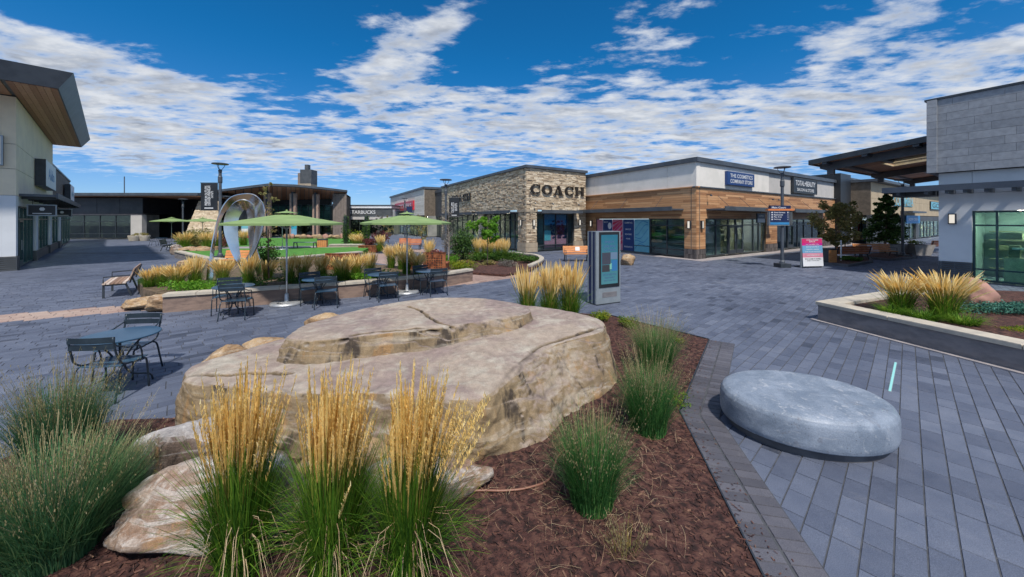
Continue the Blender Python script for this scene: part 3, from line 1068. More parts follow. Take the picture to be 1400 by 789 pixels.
stw = MB()
rn = random.Random(5)
spots = [(0.65, 3.0, 0.55, 150), (1.5, 4.1, 0.5, 110), (0.1, 3.3, 0.6, 90), (0.9, 3.7, 0.6, 80), (1.7, 3.5, 0.7, 40), (.8, 2.85, 0.5, 60), (2.3, 5.6, 0.5, 70),
         (-3.2, 3.4, 0.5, 70), (2.9, 6.3, 0.7, 80), (2.3, 4.9, 0.45, 70)]
for cx, cy, sp, n in spots:
    for _ in range(n):
        x, y = cx + rn.gauss(0, sp * 0.6), cy + rn.gauss(0, sp * 0.6)
        if not inpoly(x, y, BED):
            continue
        z = bedz(x, y) + rn.uniform(0.015, 0.05)
        a = rn.uniform(0, 6.283)
        L = rn.uniform(0.06, 0.34)
        cu = rn.uniform(-0.8, 0.8)
        pts = []
        for i in range(6):
            t = i / 5
            pts.append((x + math.cos(a + cu * t) * L * t, y + math.sin(a + cu * t) * L * t, z + math.sin(t * 3.14) * 0.03 * rn.random()))
        if inpoly(pts[-1][0], pts[-1][1], BED):
            ribbon(stw, pts, rn.uniform(0.0007, 0.0016), rn.random(), up=None)
o = stw.build('straw_litter', M['straw'])
o['kind'] = 'stuff'
tag(o, 'dry straw stems scattered over the mulch around the grasses', 'straw')

# drip hose on the mulch
hp = [(845, 545), (838, 575), (800, 600), (765, 622), (752, 655), (722, 668), (690, 672), (655, 672), (610, 676)]
hz = [(*g(a, b, 0.07), 0.078) for a, b in hp]
hs = MB()
hs.tube([tuple(p) for p in catmull(hz, 50, closed=False)], 0.009, 8)
o = hs.build('drip_hose', M['hose'], smooth=True)
tag(o, 'brown drip hose curling over the mulch beside the boulder', 'hose')

# strip light flush in the paving, with lighter pavers beside it
a_, b_ = Vector(g(1216.5, 535)), Vector(g(1224.5, 496))
d = b_ - a_
fr = F(a_.x, a_.y, d.x, d.y)
sl_ = thing('ground_light', 'pale cyan strip light set flush in the dark paving beyond the round seat', 'light', (a_.x, a_.y, 0))
MB().box(fr, -0.02, d.length + 0.02, -0.018, 0.018, -0.01, 0.004).build('light_housing', M['alu'], sl_)
MB().box(fr, 0, d.length, -0.012, 0.012, -0.01, 0.0075).build('light_lens', M['strip'], sl_)

# ---------------------------------------------------------------- rocks
def carve(P, cracks, zw=0.12):
    """returns crack amount per vertex for polylines [(pts, width)]"""
    am = np.zeros(len(P))
    P = P * np.array([1, 1, zw])
    for pts, w in cracks:
        pts = np.array(pts, float) * np.array([1, 1, zw])
        best = np.full(len(P), 1e9)
        for i in range(len(pts) - 1):
            a, b = pts[i], pts[i + 1]
            dd = b - a
            t = np.clip(((P - a) @ dd) / (dd @ dd), 0, 1)
            q = a + t[:, None] * dd
            best = np.minimum(best, np.linalg.norm(P - q, axis=1))
        am = np.maximum(am, np.exp(-(best / w) ** 2))
    return am
def wiggle(pts, n, amp, seed):
    q = catmull(pts, n, closed=False)
    r_ = random.Random(seed)
    for i in range(1, n - 1):
        q[i] += np.array([r_.uniform(-amp, amp) for _ in range(q.shape[1])])
    return q

def slab_rock(name, top, base, zb, m, label, cat, parent=None, N=420, nt_=70, ns_=56, amp=0.03, cracks=(), seed=0, bulge=0.06, rim=0.05, strata=0.02, dish=0.02):
    T = catmull(top, N)
    Bs = catmull([(x, y, zb) for x, y in base], N)
    cen = T.mean(axis=0)
    V = []
    ztop = T[:, 2]
    for i in range(nt_):
        s_ = (i / (nt_ - 1)) ** 0.85
        P = cen + (T - cen) * s_
        # round over the rim
        e = max(0, (s_ - 0.93) / 0.07)
        P[:, 2] -= rim * (1 - math.sqrt(max(0, 1 - e * e)))
        V.append(P)
    for i in range(1, ns_ + 1):
        t = i / ns_
        A = T.copy()
        A[:, 2] -= rim
        P = A + (Bs - A) * t
        out = P - cen
        out[:, 2] = 0
        out /= np.linalg.norm(out, axis=1)[:, None] + 1e-9
        P += out * (bulge * math.sin(math.pi * min(1, t * 1.02)) ** 0.8)
        V.append(P)
    P = np.concatenate(V)
    nrm = P - cen
    nrm[:, 2] = 0
    nrm /= np.linalg.norm(nrm, axis=1)[:, None] + 1e-9
    kk = np.repeat(np.arange(nt_ + ns_), N)
    side = np.clip((kk - nt_ * 0.9) / (nt_ * 0.1), 0, 1)
    SAW = np.zeros(len(P))
    for i in range(len(P)):
        v = Vector(P[i])
        a = mnoise.fractal(v * 1.1 + Vector((seed, 0, 0)), 0.8, 2.1, 5)
        b = mnoise.noise(Vector((v.x * 6, v.y * 6, v.z * 8 + seed)))
        sdv = side[i]
        P[i, 2] += (1 - sdv) * (a * amp * 0.9 + b * amp * 0.15)
        if sdv > 0:
            lay = math.sin(v.z * 26 + 7 * mnoise.noise(v * 1.1 + Vector((seed, 3, 0))) + v.x * 4 - v.y * 2)
            ss = (v.z + 0.16 * v.x - 0.05 * v.y) * 7.0 + 1.3 * mnoise.noise(v * 1.5 + Vector((seed, 7, 0))) + 0.25 * mnoise.noise(v * 7)
            fr_s = ss - math.floor(ss)
            mk = max(0.0, min(1.0, 0.5 + 2.2 * mnoise.noise(v * 1.2 + Vector((1, seed, 5)))))
            SAW[i] = sdv * mk * math.exp(-(min(fr_s, 1 - fr_s) / 0.07) ** 2)
            P[i] += nrm[i] * sdv * mk * 0.012 * (fr_s if fr_s < .93 else (1 - fr_s) / .07 * .93)
            P[i] += nrm[i] * sdv * (a * amp * 1.6 + b * amp * 0.5 + 0.014 * abs(mnoise.noise(v * 9)) +  strata * math.copysign(abs(lay) ** 0.4, lay) * 0.5)
    am = np.zeros(len(P))
    if cracks:
        am = np.maximum(carve(P, cracks) * (1 - side), carve(P, cracks, 1.0) * side)
        dn = np.zeros_like(P)
        dn[:, 2] = -(1 - side)
        dn -= nrm * side[:, None]
        P += dn * am[:, None] * 0.06
    am = np.maximum(am, SAW * 0.45)
    mbx = MB()
    mbx.v = [tuple(p) for p in P]
    for r_ in range(nt_ + ns_ - 1):
        for j in range(N):
            q = (j + 1) % N
            mbx.f.append((r_ * N + j, r_ * N + q, (r_ + 1) * N + q, (r_ + 1) * N + j))
    # faces run outwards with the ring order counter-clockwise seen from above
    mbx.f = [(a, d_, c, b_) for a, b_, c, d_ in mbx.f]
    mbx.t = []
    mbx.crack = [float(x) for x in am]
    o = mbx.build(name, m, parent, smooth=True)
    if parent is None:
        tag(o, label, cat)
    elif label:
        o['label'] = label
    return o

btop = [(-3.78, 4.28, .60), (-3.48, 4.08, .60), (-2.35, 3.80, .62), (-1.13, 3.75, .62), (-.36, 3.62, .64), (-.05, 4.02, .67), (.22, 4.52, .70),
        (.62, 5.0, .72), (1.40, 5.55, .75), (1.30, 6.25, .78), (.33, 7.0, .78), (-.96, 7.3, .75), (-2.2, 6.7, .70), (-3.2, 5.8, .64), (-3.94, 4.75, .60)]
bbase = [(-3.88, 4.22), (-3.5, 3.98), (-2.35, 3.62), (-1.1, 3.48), (-.42, 3.46), (0.0, 3.66), (.42, 3.88),
         (.86, 4.46), (1.55, 5.30), (1.47, 6.25), (.42, 7.2), (-.9, 7.45), (-2.25, 6.88), (-3.32, 5.9), (-4.05, 4.75)]
def up(pts, z):
    return [(*g(a, b, z), z) for a, b in pts]
ck1 = wiggle(up([(640, 553), (660, 548), (676, 528), (692, 513), (700, 504), (724, 486), (736, 475), (760, 468), (795, 458), (829, 449)], .70), 60, 0.012, 2)
ck2 = wiggle(up([(252, 512), (300, 513), (352, 510), (399, 512)], .61), 30, 0.012, 3)
ck3 = wiggle([(1.6, 5.6, .62), (1.45, 5.2, .46), (.95, 4.62, .30), (.55, 4.1, .22), (.1, 3.7, .16), (-.3, 3.5, .06)], 60, 0.014, 4)
ck4 = wiggle([(1.3, 5.35, .62), (.9, 4.9, .50), (.5, 4.3, .40), (.1, 3.85, .33)], 40, 0.02, 5)
boulder = slab_rock('sandstone_boulder', btop, bbase, -0.05, M['boulder'],
                    'huge flat-topped sandstone boulder in two tiers filling the middle of the mulch bed', 'boulder',
                    amp=0.034, seed=2, bulge=0.03, rim=0.035, cracks=[(ck1, .030), (ck2, .024), (ck3, .026), (ck4, .018)], strata=0.010, N=560, nt_=100, ns_=84)
ttop = [(-2.95, 4.80, .90), (-2.66, 4.62, .91), (-2.19, 4.64, .91), (-1.48, 4.88, .92), (-.79, 5.18, .92), (-.22, 5.56, .91), (.27, 6.0, .90), (.10, 6.55, .92),
        (-.90, 7.0, .93), (-1.8, 6.85, .92), (-2.4, 6.46, .90), (-2.98, 5.55, .87)]
tbase = [(-3.04, 4.74), (-2.72, 4.50), (-2.19, 4.52), (-1.44, 4.76), (-.74, 5.05), (-.14, 5.40), (.34, 5.97), (.18, 6.6),
         (-.90, 7.08), (-1.85, 6.93), (-2.48, 6.52), (-3.05, 5.6)]
tk1 = wiggle(up([(559, 421), (577, 428), (596, 443), (627, 452), (634, 466), (634, 480)], .88), 40, 0.012, 7)
tk2 = wiggle(up([(413, 470), (458, 468), (504, 459), (560, 455), (627, 452), (680, 443)], .87), 40, 0.012, 8)
slab_rock('upper_tier', ttop, tbase, .60, M['boulder'], None, None, parent=boulder, amp=0.028, seed=9, bulge=0.012, rim=0.02,
          cracks=[(tk1, .024), (tk2, .024)], strata=0.006, N=420, nt_=80, ns_=30)

def blob_rock(name, c, r, rot, seed, m, label, cat='rock', parent=None, n=56, cuts=14, amp=0.10, group=None):
    rr = random.Random(seed)
    pl = []
    for _ in range(cuts):
        v = Vector((rr.gauss(0, 1), rr.gauss(0, 1), rr.gauss(0, .7))).normalized()
        pl.append((v, rr.uniform(0.62, 0.92)))
    mbx = MB()
    ca_, sa_ = math.cos(rot), math.sin(rot)
    mrow = n // 2
    for i in range(mrow + 1):
        th = math.pi * i / mrow
        for j in range(n):
            ph = 2 * math.pi * j / n
            v = Vector((math.sin(th) * math.cos(ph), math.sin(th) * math.sin(ph), math.cos(th)))
            s_ = 1.0
            for nn, dd in pl:
                q = v.dot(nn)
                if q > 1e-3:
                    s_ = min(s_, dd / q)
            s_ *= 1 + amp * mnoise.fractal(v * 1.8 + Vector((seed, 0, 0)), 0.8, 2.1, 5)
            x, y, z = v.x * s_ * r[0], v.y * s_ * r[1], v.z * s_ * r[2]
            mbx.v.append((c[0] + x * ca_ - y * sa_, c[1] + x * sa_ + y * ca_, c[2] + z))
    for i in range(mrow):
        for j in range(n):
            q = (j + 1) % n
            mbx.f.append((i * n + j, (i + 1) * n + j, (i + 1) * n + q, i * n + q))
    mbx.t = []
    o = mbx.build(name, m, parent, smooth=True)
    if parent is None:
        tag(o, label, cat, group)
    return o
blob_rock('rock', (-3.06, 3.46, 0.20), (0.50, 0.36, 0.30), 0.25, 3, M['rock_grey'], 'grey rough rock left of the tall golden grasses, touching the big boulder')
blob_rock('rock', (-2.25, 2.88, 0.13), (0.88, 0.46, 0.36), 0.10, 12, M['rock_white'], 'large pale pink and white rock behind the leftmost foreground grass', n=80)
blob_rock('rock', (-1.55, 3.34, 0.16), (0.46, 0.24, 0.26), 0.0, 21, M['rock_tan'], 'tan ridged rock between the foreground grasses and the big boulder', n=64)
blob_rock('rock', (-0.80, 3.18, 0.12), (0.62, 0.24, 0.22), 0.15, 8, M['rock_white'], 'long pale rock with a white top behind the middle foreground grass', n=64)
p = g(367, 478)
blob_rock('rock', (p[0], p[1] + 0.0, 0.06), (0.44, 0.24, 0.19), 0.1, 31, M['rock_tan'], 'small orange-tan rock against the back left edge of the boulder', n=48)
p = (-2.95, 5.95)
blob_rock('rock', (p[0], p[1], 0.66), (0.42, 0.26, 0.24), 0.2, 33, M['rock_tan'], 'tan rock peeping over the back of the boulder behind its upper tier', n=48)
p = g(292, 520)
blob_rock('rock', (p[0] + 0.25, p[1] - 0.1, 0.22), (0.42, 0.28, 0.36), 0.2, 35, M['rock_tan'], 'low tan rock touching the boulder at its far left corner', n=48)
# slabs where the long planter ends
p = g(176, 425)
blob_rock('rock', (p[0] + .25, p[1] + .35, 0.12), (0.80, 0.46, 0.20), 0.35, 41, M['rock_tan'], 'flat pinkish stone step left of the long planter, the left one of two', n=56)
p = g(205, 428)
blob_rock('rock', (p[0] + .1, p[1] + .35, 0.16), (0.55, 0.42, 0.28), 0.2, 43, M['rock_tan'], 'mossy ochre stone butting against the left end of the long planter', n=56)
p = g(627, 385)
blob_rock('rock', (p[0], p[1], 0.12), (0.42, 0.30, 0.26), 0.2, 44, M['rock_tan'], 'small brown rock beside the right end of the long planter', n=40)
p = g(858, 362)
blob_rock('rock', (p[0], p[1], 0.16), (0.52, 0.4, 0.42), 0.2, 45, M['rock_tan'], 'tan rock on the paving right behind the information kiosk', n=40)

# oval cast concrete seat
seat = thing('concrete_bench', 'low oval bench of smooth blue-grey concrete on the dark pavers', 'seat', (3.35, 4.22, 0))
prof = [(0.86, 0.085), (0.94, 0.085), (0.985, 0.10), (1.0, 0.14), (1.0, 0.30), (0.99, 0.355), (0.965, 0.393), (0.925, 0.415), (0.88, 0.425), (0.6, 0.43), (0.3, 0.432), (0.02, 0.432)]
prof2 = []
for (r0, z0), (r1, z1) in zip(prof, prof[1:]):
    for i in range(4):
        prof2.append((r0 + (r1 - r0) * i / 4, z0 + (z1 - z0) * i / 4))
prof2.append(prof[-1])
MB().lathe(3.35, 4.22, prof2, 96, 0.85, 0.675, R(-7)).build('seat_body', M['castconc'], seat, smooth=True)
MB().lathe(3.35, 4.22, [(0.90, -0.01), (0.90, 0.10)], 64, 0.85, 0.675, R(-7)).build('plinth', M['kerb_dk'], seat, smooth=False)

# ---------------------------------------------------------------- planter walls
def wall_run(name, label, cat, line, zt, cw, thick, m_face, m_cop, over=0.04, stone=1.6, foot=False, mirror=1, samples=None, cop_z=0.08):
    """a low wall along its outer foot line, topped by single coping stones; the inside is to the line's left"""
    root = thing(name, label, cat, (line[0][0], line[0][1], 0))
    inner = offset_line(line, mirror * thick)
    w = MB()
    for a in range(len(line) - 1):
        w.prism([line[a], line[a + 1], inner[a + 1], inner[a]], -0.02, zt - cop_z)
    w.build('wall_face', m_face, root)
    lo = offset_line(line, -mirror * over)
    li = offset_line(line, mirror * cw)
    for a in range(len(line) - 1):
        L = math.dist(line[a], line[a + 1])
        n = max(1, int(round(L / stone)))
        gp = 0.006 / L
        for i in range(n):
            t0, t1 = i / n + gp, (i + 1) / n - gp
            f_ = lambda l, t: (l[a][0] + (l[a + 1][0] - l[a][0]) * t, l[a][1] + (l[a + 1][1] - l[a][1]) * t)
            c = MB()
            q = [f_(lo, t0), f_(lo, t1), f_(li, t1), f_(li, t0)]
            cx = sum(p[0] for p in q) / 4
            cy = sum(p[1] for p in q) / 4
            q2 = [(cx + (p[0] - cx) * 0.985, cy + (p[1] - cy) * 0.985) for p in q]
            ar = (q[1][0] - q[0][0]) * (q[2][1] - q[0][1]) - (q[2][0] - q[0][0]) * (q[1][1] - q[0][1])
            if ar < 0:
                q.reverse(); q2.reverse()
            c.hexa([(*p, zt - cop_z + 0.002) for p in q], [(*p, zt - 0.012) for p in q])
            c.hexa([(*p, zt - 0.0118) for p in q], [(*p, zt) for p in q2])
            c.build('coping_stone', m_cop, root)
    if foot:
        ft = MB()
        l2 = offset_line(line, -mirror * 0.12)
        l1 = offset_line(line, -mirror * 0.001)
        for a in range(len(line) - 1):
            ft.prism([l2[a], l2[a + 1], l1[a + 1], l1[a]], -0.01, 0.022)
        ft.build('footing_strip', M['kerb'], root)
    return root
rpl = list(reversed(RP)) + RPB[1:]
wall_run('planter_wall', 'low grey planter wall with cream coping stones, sharp corner towards the plaza, at right', 'planter',
         rpl, 0.455, 0.36, 0.24, M['concrete_dk'], M['concrete'], stone=1.55, foot=True, mirror=-1)
soil = MB()
ins = offset_line(rpl, -0.23)
soil.prism(ins + [(15.0, 10.2), (14.6, 3.0), (10, 2.2)], 0.0, 0.385)
struct(soil.build('planter_soil', M['mulch']))

LP = [(-9.03, 9.45), (-7.0, 10.36), (-4.98, 11.3), (-3.6, 12.2), (-2.4, 13.3), (-1.55, 14.4)]
LPs = [tuple(p) for p in catmull(LP, 14, closed=False)]
wall_run('planter_wall', 'long curving brown planter wall with tan coping behind the row of café tables', 'planter',
         LPs, 0.49, 0.30, 0.24, mat('brown_wall', (0.27, 0.19, 0.15), (0.17, 0.12, 0.10), 2.5, 0.85, bump=0.4, bscale=20, stretch=(1, 1, 4)), M['concrete'], stone=1.3, mirror=1)
LBED = [(-9.0, 9.7)] + offset_line(LPs, 0.22)[1:] + [(-2.0, 14.9), (-4.5, 16.0), (-7, 17.2), (-10.6, 20.6), (-11.7, 19.0), (-14.3, 18.0), (-15.6, 17.6), (-12.9, 12.6), (-11.0, 10.9)]
lb = MB()
lb.prism(LBED, -0.02, 0.36)
struct(lb.build('planting_bed', mat('bed_soil', (0.075, 0.055, 0.030), (0.17, 0.12, 0.08), 6, 0.95, bump=0.6)))
W2 = [(-21.5, 23.3), (-18.8, 21.2), (-16.1, 19.1), (-14.3, 18.2), (-13.0, 18.6), (-11.7, 19.2), (-10.7, 20.9), (-9.4, 23.0)]
wall_run('lawn_wall', 'low curved grey kerb wall with pale coping around the near side of the lawn', 'wall',
         W2, 0.45, 0.34, 0.28, M['concrete_dk'], M['concrete'], stone=2.2, mirror=1)
LAWN = offset_line(W2, 0.30) + [(-10.6, 27.0), (-13.5, 33.0), (-17.0, 40.5), (-24, 43.0), (-31.5, 41.5), (-30, 34), (-25.5, 27.5)]
lw = MB()
lw.prism(LAWN, -0.02, 0.34)
struct(lw.build('lawn', M['lawn']))
pth = MB()
pth.prism([(-26, 28.2), (-21.5, 26.2), (-13.0, 27.8), (-11.6, 28.2), (-12.0, 29.6), (-21, 28.4)], 0.30, 0.346)
struct(pth.build('path', M['kerb']))
pth = MB()
pth.prism([g(505, 346), g(590, 352), g(612, 358), g(560, 366), g(500, 358), g(470, 352)], -0.02, 0.012)
pth.prism([g(430, 342), g(600, 345), g(600, 341), g(430, 338.5)], -0.02, 0.010)
o = struct(pth.build('path', M['paver_tan']))

# bed in front of the stone shop, with a rounded kerb nose
CB = [g(606, 373), g(640, 375), g(690, 378.5), g(725, 372), g(741, 362.5), g(744, 358), g(730, 353), g(690, 348), g(640, 346), g(606, 350)]
cb = MB()
cb.prism(CB, -0.02, 0.10)
struct(cb.build('planting_bed', M['mulch']))
kb = [g(690, 348), g(712, 349.5), g(733, 352), g(743, 356.5), g(741, 361.5), g(728, 368)]
kbs = [tuple(p) for p in catmull(kb, 16, closed=False)]
wall_run('bed_kerb', 'pale rounded kerb around the nose of the bed before the stone shop', 'kerb',
         kbs, 0.22, 0.26, 0.2, M['kerb'], M['concrete'], stone=1.2, mirror=-1, over=0.01)
# ---------------------------------------------------------------- grasses
def reed_parts(root, h, spread, nb, ns, near, seed, lean=(0, 0), bw=0.0045, bmat='blade', arch=0.0):
    r_ = random.Random(seed)
    bl = MB()
    for _ in range(nb):
        a = r_.uniform(0, 6.283)
        b0 = spread * 0.38 * math.sqrt(r_.random())
        x, y = math.cos(a) * b0, math.sin(a) * b0
        a2 = a + r_.gauss(0, 0.5)
        L = h * r_.uniform(0.35, 0.80)
        out = spread * (r_.uniform(0.10, 0.75) if r_.random() < .7 else r_.uniform(.6, 1.5))
        dr = r_.uniform(0.0, 0.55) * (out / spread)
        pts = []
        n = 6 if near else 4
        for i in range(n):
            t = i / (n - 1)
            pts.append((x + math.cos(a2) * out * t ** 1.7 + lean[0] * t * .5, y + math.sin(a2) * out * t ** 1.7 + lean[1] * t * .5,
                        L * (t - dr * t ** 2.6)))
        ribbon(bl, pts, bw * r_.uniform(0.7, 1.3), min(1, max(0, r_.gauss(0.4, 0.25))))
    bl.build('blades', M[bmat], root, kind='stuff')
    if near:
        db = MB()
        for _ in range(90):
            a = r_.uniform(0, 6.283)
            L, out = h * r_.uniform(.2, .5), spread * r_.uniform(.5, 1.7)
            kx, ky = r_.uniform(-.1, .1), r_.uniform(-.1, .1)
            ribbon(db, [(math.cos(a) * out * t + kx * t * t, math.sin(a) * out * t + ky * t * t, L * math.sin(min(1, t * 1.02) * 3.0) * .8 + .01) for t in (0, .2, .4, .6, .8, 1)], bw * .8, r_.random())
        db.build('dead_blades', M['straw'], root, kind='stuff')
    st_ = MB()
    pl_ = MB()
    for _ in range(ns):
        a = r_.uniform(0, 6.283)
        b0 = spread * 0.33 * math.sqrt(r_.random())
        x, y = math.cos(a) * b0, math.sin(a) * b0
        H = h * min(1.08, max(.55, r_.gauss(0.89, 0.10)))
        jx, jy = r_.gauss(0, .05) * spread * 2, r_.gauss(0, .05) * spread * 2
        out = spread * (0.10 + arch * 1.1 + (0.42 if near else 0.62) * r_.random() ** 1.5)
        a2 = a + r_.gauss(0, 0.45)
        cu = r_.uniform(1.2, 2.2) + arch
        def P(t):
            return (x + math.cos(a2) * out * t ** cu + (lean[0] + jx) * t ** 1.6, y + math.sin(a2) * out * t ** cu + (lean[1] + jy) * t ** 1.6,
                    H * t * (1 - 0.10 * arch * t * t))
        n = 6 if near else 3
        ribbon(st_, [P(i / (n - 1) * 0.8) for i in range(n)], [bw * 0.40] * n, r_.random())
        tn = r_.random()
        if near:
            t0 = r_.uniform(0.64, 0.72)
            m_ = 30
            wmax = r_.uniform(0.007, 0.0135)
            for i in range(m_):
                u = i / (m_ - 1)
                p = P(t0 + (1 - t0) * u)
                wd = wmax * (math.sin(math.pi * min(1, 0.10 + u * 0.86)) ** 0.7 + 0.15)
                an = r_.uniform(0, 6.283)
                L = r_.uniform(0.018, 0.036)
                dx, dy = math.cos(an) * wd, math.sin(an) * wd
                px_, py_ = -math.sin(an) * 0.0036, math.cos(an) * 0.0036
                pl_.quad([(p[0] - px_, p[1] - py_, p[2]), (p[0] + px_, p[1] + py_, p[2]),
                          (p[0] + dx * 1.2, p[1] + dy * 1.2, p[2] + L), (p[0] + dx * 0.6 - px_, p[1] + dy * 0.6 - py_, p[2] + L * .7)],
                         min(1, max(0, tn * 0.6 + r_.uniform(0, 0.45))))
            ribbon(pl_, [P(t0 + (1 - t0) * i / 4) for i in range(5)], [0.003, 0.0065, 0.0065, 0.004, 0.0006], tn * 0.7)
        else:
            t0 = r_.uniform(0.60, 0.68)
            for an in (0.3 + r_.random(), 1.9 + r_.random()):
                c_, s_ = math.cos(an), math.sin(an)
                q = [P(t0 + (1 - t0) * i / 3) for i in range(4)]
                k = len(pl_.v)
                for p, w_ in zip(q, (0.003, 0.012, 0.010, 0.001)):
                    pl_.v.append((p[0] - c_ * w_, p[1] - s_ * w_, p[2]))
                    pl_.v.append((p[0] + c_ * w_, p[1] + s_ * w_, p[2]))
                for i in range(3):
                    pl_.f.append((k + 2 * i, k + 2 * i + 1, k + 2 * i + 3, k + 2 * i + 2))
                    pl_.t.append(min(1, max(0, .15 + tn * 0.75 + r_.uniform(0, 0.3))))
    st_.build('stems', M['stem'], root, kind='stuff')
    pl_.build('plumes', M['plume'], root, kind='stuff')
    return root

fg = [((-1.80, 2.42), 1.29, 0.31, (0.02, 0.02), 'tall golden feather grass at the bottom, nearest the pale rock, leftmost of three', 21, 1.0),
      ((-1.19, 2.40), 1.30, 0.31, (0.05, 0.02), 'tall golden feather grass at the bottom, middle clump of three before the boulder', 22, 1.1),
      ((-0.68, 2.40), 1.28, 0.31, (0.07, 0.02), 'tall golden feather grass at the bottom leaning right, rightmost of the three', 23, 1.1)]
for (x, y), h, sp, ln, lab, sd_, k in fg:
    t_ = thing('feather_grass', lab, 'grass', (0, 0, 0), 'tall feather grasses before the big boulder')
    reed_parts(t_, h, sp, int(1500 * k), int(160 * k), True, sd_, ln)
    t_.location = (x, y, 0.04)
# the right clump throws a fan of stems to the right
t_ = bpy.data.objects['feather_grass.002'] if 'feather_grass.002' in bpy.data.objects else t_
r_ = random.Random(77)
fan = MB(); fs_ = MB()
for _ in range(36):
    a = r_.uniform(-0.5, 0.7)
    H = r_.uniform(0.95, 1.24)
    out = r_.uniform(0.25, 0.52)
    def P(t):
        return (0.05 + math.cos(a) * out * t ** 1.5, math.sin(a) * out * 0.6 * t ** 1.5, H * t)
    ribbon(fs_, [P(i / 5 * .8) for i in range(6)], [0.0018] * 6, r_.random())
    tn = r_.random()
    for i in range(30):
        u = i / 29
        p = P(0.72 + 0.28 * u)
        wd = 0.009 * (math.sin(math.pi * min(1, 0.10 + u * 0.86)) ** 0.7 + 0.15)
        an = r_.uniform(0, 6.283)
        L = r_.uniform(0.014, 0.030)
        dx, dy = math.cos(an) * wd, math.sin(an) * wd
        px_, py_ = -math.sin(an) * 0.0036, math.cos(an) * 0.0036
        fan.quad([(p[0] - px_, p[1] - py_, p[2]), (p[0] + px_, p[1] + py_, p[2]), (p[0] + dx * 1.2, p[1] + dy * 1.2, p[2] + L),
                  (p[0] + dx * .6 - px_, p[1] + dy * .6 - py_, p[2] + L * .7)], min(1, tn * 0.6 + r_.uniform(0, 0.45)))
LT = t_.location.copy()
t_.location = (0, 0, 0)
fs_.build('stems', M['stem'], t_, kind='stuff')
fan.build('plumes', M['plume'], t_, kind='stuff')
t_.location = LT

def tuft(root, h, spread, nb, nseed, seed, bmat, bw=0.003, seedz=(0.6, 1.0), droop=0.3, flat=0.0):
    r_ = random.Random(seed)
    bl = MB(); sd2 = MB(); ss = MB()
    for _ in range(nb):
        a = r_.uniform(0, 6.283)
        b0 = spread * 0.45 * math.sqrt(r_.random())
        x, y = math.cos(a) * b0, math.sin(a) * b0
        a2 = a + r_.gauss(0, 0.6)
        L = h * r_.uniform(0.45, 0.98)
        out = spread * r_.uniform(0.05, 0.85)
        dr = r_.uniform(0, droop)
        pts = []
        for i in range(5):
            t = i / 4
            pts.append((x + math.cos(a2) * out * t ** 1.5, y + math.sin(a2) * out * t ** 1.5, L * (t - dr * t ** 2.5)))
        ribbon(bl, pts, bw * r_.uniform(.6, 1.3), min(1, max(0, r_.gauss(0.38, 0.25) )))
    for _ in range(nseed):
        a = r_.uniform(0, 6.283)
        b0 = spread * 0.4 * math.sqrt(r_.random())
        x, y = math.cos(a) * b0, math.sin(a) * b0
        a2 = a + r_.gauss(0, 0.6)
        H = h * r_.uniform(seedz[0], seedz[1]) * 1.12
        out = spread * r_.uniform(0.1, 1.0)
        def P(t):
            return (x + math.cos(a2) * out * t ** 1.6, y + math.sin(a2) * out * t ** 1.6, H * t)
        ribbon(ss, [P(i / 4) for i in range(5)], [bw * 0.3] * 5, r_.random())
        tn = r_.random()
        for i in range(9):
            t = r_.uniform(0.66, 1.0)
            p = P(t)
            an = r_.uniform(0, 6.283)
            d = r_.uniform(0.0, 0.030) * (1.25 - t)*3
            q = (p[0] + math.cos(an) * d, p[1] + math.sin(an) * d, p[2] + r_.uniform(-.01, .015))
            l_ = r_.uniform(0.004, 0.009)
            c_, s_ = math.cos(an + 1.57) * 0.002, math.sin(an + 1.57) * 0.002
            sd2.quad([(q[0] - c_, q[1] - s_, q[2] - l_), (q[0] + c_, q[1] + s_, q[2] - l_), (q[0] + c_, q[1] + s_, q[2] + l_), (q[0] - c_, q[1] - s_, q[2] + l_)],
                     min(1, max(0, tn * .6 + r_.uniform(0, .45))))
    bl.build('blades', M[bmat], root, kind='stuff')
    if nseed:
        ss.build('stems', M['seed'], root, kind='stuff')
        sd2.build('seed_heads', M['seed'], root, kind='stuff')
    return root
for loc, h, sp, nb, ns, bm, lab, sd_ in [
    ((-3.18, 2.55), 0.84, 0.46, 5600, 380, 'bluegrass', 'big bushy blue-green grass filling the bottom left corner', 51),
    ((-4.22, 3.42), 0.95, 0.42, 3000, 330, 'bluegrass', 'upright blue-green grass standing behind the corner grass, by the left café chair', 52),
    ((-3.25, 3.05), 0.50, 0.22, 500, 200, 'bluegrass', 'thin seedy grass tuft between the corner grass and the grey rock', 55),
    ((0.66, 3.02), 0.78, 0.36, 2000, 160, 'midgrass', 'dark green grass clump in the mulch right of the boulder, nearest of three', 56),
    ((1.53, 4.10), 0.82, 0.40, 2000, 200, 'midgrass', 'green grass clump in the mulch right of the boulder, middle of three', 57),
    ((2.28, 5.80), 0.82, 0.48, 1700, 330, 'midgrass', 'green grass with pale airy top right of the boulder, farthest of three', 58)]:
    t_ = thing('bunch_grass', lab, 'grass', (0, 0, 0))
    tuft(t_, h, sp, nb, ns, sd_, bm, 0.0036 if bm == 'bluegrass' else 0.0032)
    t_.location = (loc[0], loc[1], 0.04)
t_ = thing('bunch_grass', 'sparse dry yellowish sprig at the very bottom of the mulch bed', 'grass', (0, 0, 0))
tuft(t_, 0.25, 0.18, 50, 40, 59, 'stem', 0.002)
t_.location = (0.78, 2.55, 0.03)

